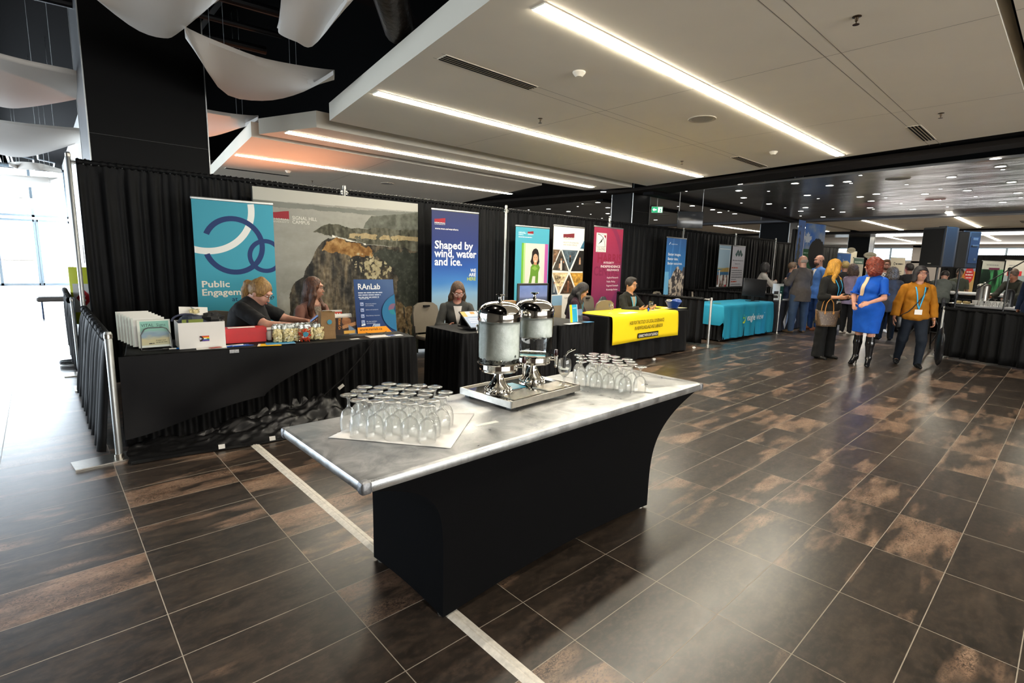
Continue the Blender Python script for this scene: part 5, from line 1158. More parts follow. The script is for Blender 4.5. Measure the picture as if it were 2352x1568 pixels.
def lump(b, c, r, seed, col=None, sq=1, m=0, n=22, amp=.28):
    U = [i/n for i in range(n+1)]; rows = []
    ph = random.Random(seed); f = [ph.uniform(2, 5) for _ in range(6)]
    for i in range(n//2+1):
        a_ = PI*i/(n//2); row = []
        for j in range(n):
            e = 2*PI*j/n; q = 1+amp*(.5*math.sin(f[0]*e+f[3]*a_)*math.sin(a_)+.4*math.sin(f[1]*2*a_+f[4])*math.sin(a_)+.35*math.sin(round(f[2]*2)*e+3*a_)*math.sin(a_))
            row.append((c[0]+r[0]*q*math.sin(a_)*math.cos(round(1)*e), c[1]+r[1]*q*math.sin(a_)*math.sin(e), c[2]+r[2]*q*-math.cos(a_)*sq))
        rows.append(row)
    b.grid(rows, m, closed=True)
t2 = thing('folded_clothes', 'dark blue and black clothes bundled in the white box', 'clothes', (.80, 4.90, ZB), -.06)
b = MB(); lump(b, (.12, .13, .215), (.10, .09, .055), 3); b.build('blue_bundle', mat('denim_cloth', '3a4152', .8, noise=.3, nscale=20, bump=.4, bscale=30), t2); b = MB(); lump(b, (.26, .15, .22), (.10, .10, .06), 5); b.build('black_bundle', mat('black_knit', (.012, .012, .013), .8, bump=.4, bscale=50), t2)
b = MB(); b.tube([(.07+.10*math.cos(a_), .12, .22+.055*math.sin(a_)) for a_ in [PI*k/12 for k in range(13)]], .008, 8); b.build('strap', mat('slate_cloth', '3c3f55', .7), t2)
a = Art(.15, .045, '7d8a3c', .012); a.rect(.03, 0, .045, .045, '2d3035'); o = a.build('olive_book', None); tag(o, 'olive green booklet standing at the front inside the white box', 'booklet'); put(o, .83, 4.905, ZB+.195, -.06)
a = Art(.21, .075, 'e9e6df', .002); o = a.build('white_card', None); tag(o, 'white card leaning on the clothes in the box', 'card'); o.location = (.835, 5.03, ZB+.27); o.rotation_euler = (-.5, .06, -.06)
t = thing('popcorn_bag', 'opened popcorn bag lying on top of the white box', 'snack bag', (.94, 4.99, ZB+.295), .3); b = MB(); rp = random.Random(2)
for k in range(26): b.ell((rp.uniform(-.035, .035), rp.uniform(-.02, .02), rp.uniform(-.01, .02)), (.011, .010, .009), 8)
M_POP = mat('popcorn', 'e6d6a4', .6, noise=.28, nscale=60); b.build('popcorn', M_POP, t); MB().box((.01, .01, .02), (.07, .04, .003), ry=.5, rx=.3).build('wrapper', mat('clear_film', (.8, .82, .78), .2, transmission_weight=.8), t)
# red box + card on lid
t = thing('red_box', 'bright red cardboard box with a lid and white card on it', 'box', (1.165, 5.00, ZB), -.12)
M_RED = mat('red_card', 'c40812', .45, noise=.05, nscale=14)
b = MB(); b.box((.165, .08, .052), (.325, .155, .104)); b.build('tray', M_RED, t, flat=True); b = MB(); b.box((.165, .08, .105), (.335, .165, .045)); b.build('lid', M_RED, t, flat=True); MB().box((.14, .09, .1285), (.22, .07, .002)).build('label_card', M_PAPER, t, flat=True)
t = thing('white_tub', 'small white lidded tub right of the red box', 'tub', (1.545, 5.02, ZB)); MB().rbox((0, 0, .05), (.09, .11, .10), .02).build('tub', M_WHITE, t); MB().rbox((0, 0, .105), (.096, .116, .014), .006).build('lid', M_WHITE, t)
# popcorn bags
M_FILM = mat('snack_film', (.82, .84, .80), .16, noise=.1, nscale=50, transmission_weight=.75, bump=.5, bscale=30)
def snack(label, x, y, rz, kind, w=.115, h=.15, s=1):
    t = thing('snack_bag', label, 'snack bag', (x, y, ZB), rz, 'snack bags on the left table'); r = random.Random(int(x*1000+y*100)); b = MB()
    n = 95
    for k in range(n):
        u, v = r.uniform(-1, 1), r.uniform(0, 1); px = u*(w/2-.012); pz = .012+v*h*.70; d = .026*(1-u*u*.7)*(1-abs(v-.4)*.7)
        q = r.uniform(.0095, .0135)
        if kind == 'popcorn':
            b.ell((px, -d+r.uniform(-.002, .006), pz), (q, q*.8, q), 6)
        else: b.tube([(px, -d, pz), (px+r.uniform(-.02, .02), -d-.004, pz+r.uniform(-.016, .016))], .004, 5)
    b.build('popcorn' if kind == 'popcorn' else 'snack_sticks', M_POP if kind == 'popcorn' else mat('orange_red_snack', 'd8451f', .5, noise=.25, nscale=50), t)
    rows = []
    for i in range(9):
        v = i/8; row = []
        for j in range(18):
            e = 2*PI*j/18; th = .034*math.sin(PI*min(.5+.0, .5))*(1-v)**.5*(.5+.5*min(1, v*6+.3)) if v > .02 else .02
            row.append(((w/2)*math.copysign(abs(math.cos(e))**.5, math.cos(e)), th*math.sin(e)+.002*math.sin(j*5+i), v*h+.002+.004*math.sin(j*3)*v))
        rows.append(row)
    b = MB(); b.grid(rows, closed=True); b.build('bag', M_ACRY, t, sharp=60)
    b = MB(); b.grid([[(w*(u-.5), .004*math.sin(u*17+q*3), h-.03+.035*q+.003*math.sin(u*23)) for u in [k/12 for k in range(13)]] for q in (0, .5, 1)]); b.build('silver_top', mat('silver_film', (.62, .64, .62), .22, .7, noise=.25, nscale=40, bump=.6, bscale=40), t)
    if kind != 'popcorn':
        b = MB(); b.lathe([(0, 0), (.024, 0)], n=18, R=Matrix.Rotation(PI/2, 3, 'X')); o = b.build('round_sticker', mat('teal_sticker', '1d7f95', .4), t, flat=True); o.location = (0, -.038, .072)
SN = [(1.60, 4.81, -.1, 'popcorn', 'popcorn bag at the left end of the front row of snacks'), (1.70, 4.79, .05, 'popcorn', 'second popcorn bag of the front snack row'), (1.79, 4.80, -.15, 'popcorn', 'third popcorn bag of the front snack row'), (1.865, 4.745, -.1, 'sticks', 'bag of orange-red snack sticks with a round teal sticker'), (1.945, 4.79, .2, 'popcorn', 'popcorn bag right of the orange-red snack bag'), (2.045, 4.78, 0, 'popcorn', 'popcorn bag at the right end of the front snack row'),
      (1.66, 4.93, 0, 'popcorn', 'back-row popcorn bag at the left'), (1.78, 4.92, .1, 'popcorn', 'back-row popcorn bag behind the orange-red one'), (1.90, 4.92, -.1, 'popcorn', 'back-row popcorn bag at the middle'), (2.02, 4.91, .1, 'popcorn', 'back-row popcorn bag at the right')]
for x, y, rz, kd, lb in SN: snack(lb, 1.555+(x-1.60)*.80, y+.02, rz, kd)
# brown paper bag with sticker
t = thing('paper_bag', 'brown paper bag with a round teal sticker standing on the left table', 'bag', (2.00, 4.78, ZB), -.08)
b = MB(); w, d, h = .135, .085, .262; rows = []
for v in (0, .02, .3, .31, .6, .9, 1):
    row = []
    for j, (x, y) in enumerate([(0, 0), (.33, 0), (.66, 0), (1, 0), (1, .5), (1, 1), (.66, 1), (.33, 1), (0, 1), (0, .5)]):
        px, py = (x-.5)*w, y*d
        if x in (0, 1) and y == .5: px *= (1-.25*v)
        row.append((px+.003*math.sin(j*3+v*9), py-.003*math.sin(v*40)*(y == 0), v*h+(.004*math.sin(j*2.5) if v == 1 else 0)))
    rows.append(row)
b.grid(rows, closed=True); b.build('bag', mat('kraft_paper', '8b6c45', .75, noise=.10, nscale=12, bump=.2, bscale=30), t, sharp=20)
o = MB().lathe([(0, 0), (.023, 0)], n=20, R=Matrix.Rotation(PI/2, 3, 'X')).build('round_sticker', mat('teal_sticker', '1d7f95', .4), t, flat=True); o.location = (.01, -.004, .165)
# magazines standing
a = Art(.22, .17, '37261c', .004)
def coc(U, V):
    n = vnoise(U, V, 4, 8, 3); C = hx('2a1a13')*np.ones(U.shape+(1,)); C = np.where((np.hypot(U-.55, (V-.75)) < .24+.1*n)[..., None], hx('8a5a34')+.15*n[..., None], C)
    C = np.where(((np.abs(V-.45-.3*(U-.4)) < .10) & (U > .35))[..., None], hx('a8764a'), C); C = np.where(((U > .62) & (V < .55) & (V < 1.2-U))[..., None], hx('6b7d92'), C); return np.where(((U > .4) & (U < .92) & (V < .22) & (V > .06))[..., None], hx('d9a548'), C)
a.paint(0, 0, .22, .17, 40, 34, coc)
t = booklet('magazine with a brown illustrated cover and orange title leaning on a wire stand', 2.10, 4.86, a, .22, .17, -.18, -.08, ZB+.02, 'magazine')
b = Art(.17, .04, None); b.b = MB(); b.text('Kitten Co', 0, 0, .040, 'd98a2e', .006, .68); o = b.build('title_lettering', t); o.rotation_euler = (-.18, PI/2, 0); o.location = (.022, -.032, .168)
a = Art(.20, .23, 'd8d2c4', .004); a.rect(0, .16, .20, .21, 'c9452f'); [a.poly([(.015+.025*k, .185), (.025+.025*k, .20), (.035+.025*k, .185), (.025+.025*k, .17)], 'efe9dc') for k in range(7)]; a.rect(.0, .205, .08, .225, '4c4a2c')
booklet('magazine with a red and cream patterned band behind the brown one', 2.06, 5.04, a, .20, .23, -.12, -.05, ZB+.02, 'magazine')
a = Art(.19, .19, 'ebe7dc', .004); a.rect(.03, .165, .16, .168, '9a4a3c'); booklet('white booklet between the two magazines', 2.13, 4.95, a, .19, .20, -.12, -.05, ZB+.02, 'magazine')
# blue easel board
w, h = .42, .545; a = Art(w, h, '14366f', .006)
def ran(U, V):
    k = np.clip(.2+.75*V-.35*(1-U)+.2*U, 0, 1)[..., None]; return hx('0a2b63')*(1-k)+hx('46618c')*k
a.paint(0, 0, w, h, 24, 30, ran); a.text('RAnLab', .035, .445, .082, 'f4f4f2', .014, .92)
for k in range(3): a.bars(.037, .405-.023*k, .255-.02*k, .014, 'c7d0e0')
a.bars(.045, .345, .10, .012, 'b9c5da'); a.rect(.155, .349, .25, .351, '8fa3c6')
for k, (s1, s2) in enumerate((('Advanced analytics', 'and modelling'), ('Advice and assistance', ''), ('Data literacy resources', ''), ('NL data highlights', 'and summaries'))):
    z = .290-.060*k; a.rect(.047, z-.012, .082, z+.022, 'a9b8da'); a.rect(.054, z-.006, .060, z+.014, '2a4a86'); a.rect(.066, z-.006, .074, z+.008, '2a4a86'); a.text(s1, .10, z+.002, .017, 'c3cee4', 0, .9)
    if s2: a.text(s2, .10, z-.016, .017, 'c3cee4', 0, .9)
a.poly([(.045, .075), (.085, .08), (.085, .098), (.045, .09)], 'e9eef5'); a.bars(.045, .055, .10, .012, 'c3cee4'); a.rect(.175, .06, .24, .09, '9fb0c8'); a.poly([(.155, .06), (.162, .06), (.178, .09), (.171, .09)], 'e9eef5')
q = [(w, h*.72)]+[(w-.235*math.sin(t_)*1.0+.085, h*.36+h*.37*math.cos(t_)) for t_ in [PI*(k/20) for k in range(3, 18)]]+[(w, .0)]
a.poly([(max(0, x), max(0, z)) for x, z in q], '1f6d97'); a.ring(.40, .235, 0, .058, '2b5c7a', clip=1); a.ring(.40, .235, 0, .058, '7a5a72', 60, 190); a.ring(.40, .235, 0, .058, '134f74', -60, 60); a.ring(.40, .235, 0, .058, '1c7f8c', 190, 290)
a.poly([(0, 0), (w*.86, 0), (w*.72, .062), (0, .062)], 'f39a12'); a.text('www.ranlab.ca', .022, .026, .038, '3a2408', .010, 1.05)
t = thing('display_board', 'dark blue board headed RAnLab on a small easel on the left table', 'sign', (2.315, 4.83, ZB+.022), -.10); o = a.build('board', t); o.rotation_euler = (-.14, 0, 0); o.scale = (1, 1, 1.0)
b = MB(); b.tube([(.08, -.02, .01), (.14, -.045, -.018), (.2, .20, -.018)], .003, 6); b.tube([(.30, -.02, .01), (.24, -.045, -.018), (.2, .20, -.018)], .003, 6); b.tube([(.2, .20, -.018), (.2, .07, .35)], .003, 6); b.build('wire_easel', M_BLK, t)
# flat papers
def flat(name, label, x, y, w, d, rz, col, cat='paper', z=ZB, arts=None, dz=0):
    t = thing(name, label, cat, (x, y, z+.002+dz), rz); a = Art(w, d, col, .002)
    if arts: arts(a)
    o = a.build('sheet', t); o.rotation_euler = (-PI/2, 0, 0); o.location = (0, 0, 0); return t
flat('leaflet', 'yellow leaflet lying fanned out before the red box', 1.34, 4.715, .19, .13, -.35, 'efb90f', 'leaflet', arts=lambda a: a.rect(0, .0, .02, .13, 'f2ead0'))
flat('leaflet', 'sky blue leaflet lying fanned out before the snack bags', 1.42, 4.73, .24, .12, -.2, '3b9bd0', 'leaflet', dz=.003, arts=lambda a: a.rect(0, 0, .24, .014, 'e8eef2'))
flat('leaflet', 'white leaflets lying before the white box', .90, 4.80, .22, .09, -.15, 'e9e6e2', 'leaflet'); flat('leaflet', 'white leaflet lying right of the white box', 1.08, 4.79, .20, .08, .1, 'efeeec', 'leaflet', dz=.003); flat('leaflet', 'small red printed leaflet before the white box', 1.0, 4.775, .09, .05, .2, 'a8483f', 'leaflet', dz=.005)
flat('leaflet', 'white printed sheet lying below the dark blue board', 2.36, 4.64, .21, .15, -.1, 'eceae6', 'leaflet', arts=lambda a: a.bars(.06, .02, .12, .01, '8a8f98')); flat('leaflet', 'blue and white card at the right end of the left table', 2.56, 4.64, .16, .08, -.1, 'e9e9ea', 'card', arts=lambda a: a.rect(0, 0, .08, .08, '46588c'))
flat('name_card', 'small white card lying before the brown paper bag', 2.16, 4.64, .09, .04, 0, 'eceae4', 'card')
t = thing('tape_strip', 'piece of clear tape stuck on the front edge of the left table', 'tape', (1.12, 4.69, .742), -.1); MB().box((.03, -.008, -.008), (.07, .002, .028)).build('strip', mat('clear_tape', (.45, .46, .48), .2, noise=.3, nscale=60), t)
for k, (x, y, rz) in enumerate(((1.15, 4.80, .25), (1.20, 4.785, -.1), (1.18, 4.82, .1))): pen(['blue and white pen left of the yellow leaflet', 'blue pen just before the red box', 'second blue pen just before the red box'][k], x, y, rz, '1b4fae', 'dfe3e8' if k == 0 else '2a57a8')
t = thing('power_cable', 'red and white twisted cable hanging behind the red box', 'cable', (1.17, 5.12, ZB)); MB().tube([(.03*math.sin(k*1.1), .01*k % .05, .01+.012*k) for k in range(10)], .006, 6).build('cord', mat('dull_red_cable', '7a2e2a', .4), t)

# ---- second table: binder, box, monitor
t = thing('binder', 'open black display binder with printed pages tilted towards the aisle', 'binder', (3.50, 4.50, ZB+.012), -.06)
a = Art(.44, .30, '1a1a1c', .014); a.rect(.01, .01, .235, .29, '93a1ba'); a.rect(.01, .20, .07, .29, 'd9a860'); a.rect(.07, .20, .235, .29, 'b4bcc4'); a.rect(.13, .24, .19, .28, 'c88a4a')
for k in range(3): a.rect(.05, .15-.03*k, .21, .163-.03*k, 'c7cfdc')
a.rect(.245, .01, .43, .29, 'e6e2e2'); a.rect(.26, .245, .42, .265, 'b9c2c0'); a.bars(.27, .03, .13, .02, 'b9a9a0')
o = a.build('pages', t); o.rotation_euler = (-.98, 0, 0); o.location = (0, 0, .02)
b = MB(); b.box((.22, .14, .02), (.44, .26, .02)); b.box((.22, .24, .08), (.40, .02, .12)); o = b.build('stand', M_BLK, t, flat=True)
flat('leaflet', 'olive and white leaflets lying before the binder', 3.62, 4.46, .24, .07, -.1, '8f9674', 'leaflet', arts=lambda a: a.rect(0, 0, .1, .05, 'd9d6cc')); flat('leaflet', 'bright blue card lying right of the binder', 3.93, 4.55, .16, .07, 0, '2560b8', 'card')
snack('popcorn bag standing behind the binder left of the dispenser', 4.08, 4.86, 0, 'popcorn')
tag(MB().rbox((0, 0, .13), (.20, .16, .26), .006).build('cardboard_box', mat('cardboard', '8a6a45', .8, noise=.08, nscale=12)), 'small cardboard box behind the left dispenser lid', 'box').location = (4.62, 5.10, ZB)
t = thing('monitor', 'black monitor showing a hillside town, standing behind the dispensers', 'monitor', (4.66, 4.98, ZB), -.05)
MB().rbox((.27, .02, .31), (.56, .03, .37), .012).build('housing', M_BLK, t); a = Art(.50, .31, '8ea3c8', .002)
def scr(U, V):
    st = [(0, hx('8a8f9a')), (.3, hx('5c6478')), (.42, hx('6a708a')), (.52, hx('98a4cc')), (1, hx('7f97cf'))]; C = np.stack([np.interp(np.clip(V+.05*vnoise(U, V, 3, 2, 3), 0, 1), [s[0] for s in st], [s[1][k] for s in st]) for k in range(3)], -1)
    n = vnoise(U, V, 14, 4, 2); return np.where(((V < .36) & (V > .10) & (n > .15) & (U < .75))[..., None], hx('b78a8a'), C+.10*np.maximum(vnoise(U, V, 3, 7, 3), 0)[..., None]*(V > .5)[..., None])
a.paint(0, 0, .50, .31, 60, 40, scr)
def scr_mat():
    q = NT('lit_screen'); at = q.n('ShaderNodeAttribute', attribute_name='Col'); q.set(q.b.inputs['Base Color'], (.02, .02, .02)); q.set(q.b.inputs['Emission Color'], at.outputs['Color']); q.b.inputs['Emission Strength'].default_value = .8; q.b.inputs['Roughness'].default_value = .15; return q.m
M_SCR = scr_mat(); o = a.build('screen', t, M_SCR); o.location = (.02, .002, .155)
b = MB(); b.rbox((.27, .03, .07), (.05, .03, .14), .01); b.rbox((.27, .04, .01), (.24, .18, .02), .008); b.build('stand', M_BLK, t)
a = Art(.16, .23, '2ea3c6', .004); a.rect(0, 0, .045, .23, 'f0d40e'); a.rect(.15, 0, .16, .23, 'dfe9ee'); a.bars(.06, .18, .07, .01, 'dff1f6')
booklet('yellow and light blue upright booklet right of the dispensers', 5.08, 4.42, a, .16, .23, -.12, .05, ZB+.01)
a = Art(.13, .16, '5d6a76', .004); a.paint(0, 0, .13, .16, 20, 24, lambda U, V: np.where((V > .5+.15*vnoise(U, V, 5, 3))[..., None], hx('7286a0'), hx('35383c')+.25*np.abs(vnoise(U, V, 9, 2))[..., None])); booklet('small booklet with a grey photo cover beside the yellow and blue one', 5.25, 4.46, a, .13, .16, -.12, .05, ZB+.01)
flat('leaflet', 'white leaflets lying at the corner of the monitor table', 4.95, 4.32, .26, .10, .05, 'dcd8d6', 'leaflet'); flat('leaflet', 'blue leaflet lying below the small grey booklet', 5.32, 4.34, .16, .09, .05, '3a7fae', 'leaflet')
# ---- yellow table things
def wine(label, x, y, liquid=False):
    t = thing('goblet', label, 'glass', (x, y, ZB+.006), 0, None); MB().lathe([(r, H-z) for r, z in out][::-1], n=22).build('bowl', M_GLASS, t, sharp=60)
    if liquid: MB().lathe([(0, .067), (.012, .069), (.026, .078), (.0335, .091), (0, .091)], n=20).build('water', M_WATER, t)
    return t
wine('empty goblet on the left part of the yellow cloth', 6.62, 4.93); wine('goblet standing in front of the seated man on the yellow cloth', 7.60, 4.84, True)
YC = thing('yellow_topcloth', 'yellow cloth top scattered with flyers in front of the seated man', 'tablecloth', (6.9, 5.08, ZB+.004), .02); MB().box((.95, .09, .001), (1.6, .50, .002)).build('cloth', mat('yellow_cloth', 'f0cf00', .7), YC, flat=True)
flat('leaflet', 'white and blue flyers left on the yellow cloth', 6.75, 4.74, .40, .14, .1, 'cfdbe6', 'leaflet', dz=.008); flat('leaflet', 'grey round flyer before the seated man', 7.72, 4.86, .20, .12, 0, 'a5a39c', 'leaflet', dz=.008); flat('leaflet', 'white sheets lying under the blue basket', 8.35, 4.95, .34, .16, .1, 'e2e0da', 'leaflet', dz=.006); flat('leaflet', 'yellow-edged brochure at the right end of the yellow table', 8.6, 4.92, .30, .16, -.1, 'd8d2a8', 'leaflet')
flat('notebook', 'dark clipboard lying left of the blue basket', 8.12, 5.02, .22, .16, .3, '2a2c30', 'clipboard', dz=.008)
t = thing('basket', 'blue oval plastic basket with white handle openings', 'basket', (8.55, 4.98, ZB+.006), .15); rows = []
for v in [k/8 for k in range(9)]:
    rows.append([((.10+.10*v)*math.cos(e), (.07+.07*v)*math.sin(e), .004+.11*v+(.045*v*math.cos(e)**2)) for e in [2*PI*k/28 for k in range(28)]])
b = MB(); b.grid(rows, closed=True); b.lathe([(0, .004), (.10, .004)], n=20); o = b.build('bowl', mat('blue_plastic', '1d3f86', .35), t, sharp=60); md = o.modifiers.new('th', 'SOLIDIFY'); md.thickness = .004
b = MB()
for s in (-1, 1): b.tube([(s*.198+.0*k, .05*math.cos(k*PI/4), .15+.012*math.sin(k*PI/4)) for k in range(9)], .006, 6)
b.build('handle_rim', M_WHITE, t)
tag(MB().lathe([(0, 0), (.016, 0), (.016, .05), (.012, .055), (0, .056)], n=10).build('bottle_cap', mat('bright_blue_plastic', '1546a8', .3)), 'tiny bright blue cap left of the goblet before the seated man', 'cap').location = (7.50, 4.82, ZB+.006)
# ---- turquoise table
t = thing('monitor', 'small black monitor seen from behind on the turquoise table', 'monitor', (12.15, 5.05, ZB), -.5); MB().rbox((0, 0, .32), (.62, .04, .40), .01, ry=.06).build('housing', M_BLK, t); b = MB(); b.box((0, .02, .08), (.06, .03, .16)); b.box((0, .02, .012), (.24, .18, .015)); b.build('stand', M_BLK, t, flat=True)
t = thing('flyer_holder', 'clear upright holder with a green and white flyer', 'holder', (13.15, 5.02, ZB), -.35); a = Art(.36, .40, 'dfe6ea', .01); a.rect(.24, .0, .36, .34, '1d4d4a'); a.rect(.05, .05, .20, .22, '3b3835'); a.bars(.26, .2, .07, .02, '9ad0d6'); a.build('flyer', t); MB().box((.18, .05, .004), (.38, .12, .008)).build('foot', M_FILM, t, flat=True)
flat('leaflet', 'white papers on the navy table', 13.3, 4.95, .5, .22, -.1, 'e3e1de', 'leaflet'); flat('leaflet', 'red leaflet on the navy table', 13.2, 5.12, .3, .14, .1, 'b8402f', 'leaflet', dz=.005)
tag(MB().lathe([(0, 0), (.035, 0), (.042, .10), (.044, .105), (0, .105)], n=14).build('paper_cup', M_WHITE), 'white paper cup standing on the navy table', 'cup').location = (13.85, 5.1, ZB)
flat('leaflet', 'small flyer lying at the left end of the turquoise table', 10.45, 5.0, .22, .14, .4, '4a8a6a', 'leaflet', dz=.01)
# chairs -------------------------------------------------------------
M_CHAIR = mat('taupe_vinyl', '6f675b', .6, noise=.05, nscale=9); M_CHFR = mat('chair_frame', '4c4845', .35, .7)
def chair(label, x, y, rz):
    t = thing('stacking_chair', label, 'chair', (x, y, 0), rz, 'stacking chairs'); MB().rbox((0, -.02, .45), (.44, .42, .06), .03).build('seat', M_CHAIR, t)
    b = MB(); rows = []; n = 20; pr = [(-.20, .50), (-.215, .62), (-.215, .78), (-.19, .87), (-.12, .915), (0, .925), (.12, .915), (.19, .87), (.215, .78), (.215, .62), (.20, .50)]
    F = [(x_, .20+.10*(z-.5), z) for x_, z in pr]; Bk = [(x_, .235+.10*(z-.5), z) for x_, z in pr]; a_ = b.vs(F); c_ = b.vs(Bk); b.f(a_); b.f(c_[::-1])
    for i in range(len(pr)): j = (i+1) % len(pr); b.f((a_[j], a_[i], c_[i], c_[j]))
    b.build('backrest', M_CHAIR, t); b = MB(); b.box((0, .232, .872), (.10, .05, .022)); b.build('hand_slot', M_BLKM, t)
    for sx_ in (-1, 1):
        MB().tube([(sx_*.21, -.20, .44), (sx_*.22, -.22, 0)], .011, 8).build('leg', M_CHFR, t); MB().tube([(sx_*.215, .20, .60), (sx_*.21, .19, .44), (sx_*.22, .26, 0)], .011, 8).build('leg', M_CHFR, t)
    return t
chair('taupe chair behind the blonde woman with the phone', 1.28, 6.05, -.4); chair('taupe chair behind the woman with long brown hair', 2.55, 6.35, .15)
chair('taupe chair turned round, between the two people at the yellow table', 7.05, 5.62, PI-.1); chair('taupe chair behind the jacket, right of the other taupe chair', 7.75, 6.10, .05); chair('taupe chair at the table with the monitor', 4.05, 6.02, 0)
chair('taupe chair standing behind the low drape right of the yellow table', 10.6, 6.35, .1); chair('taupe chair behind the left end of the turquoise table', 11.55, 5.95, .5)
t = thing('jacket', 'dark jacket with red lining hanging over the taupe chair', 'jacket', (7.80, 6.0, .48), .1); b = MB(); lump(b, (0, 0, .22), (.16, .09, .22), 9, amp=.18); b.build('shell', mat('navy_jacket', (.012, .014, .020), .6, bump=.4, bscale=30), t); b = MB(); lump(b, (.07, -.06, .10), (.05, .035, .12), 4); b.build('lining', mat('red_lining', '5a1a1f', .6), t)
from mathutils.bvhtree import BVHTree
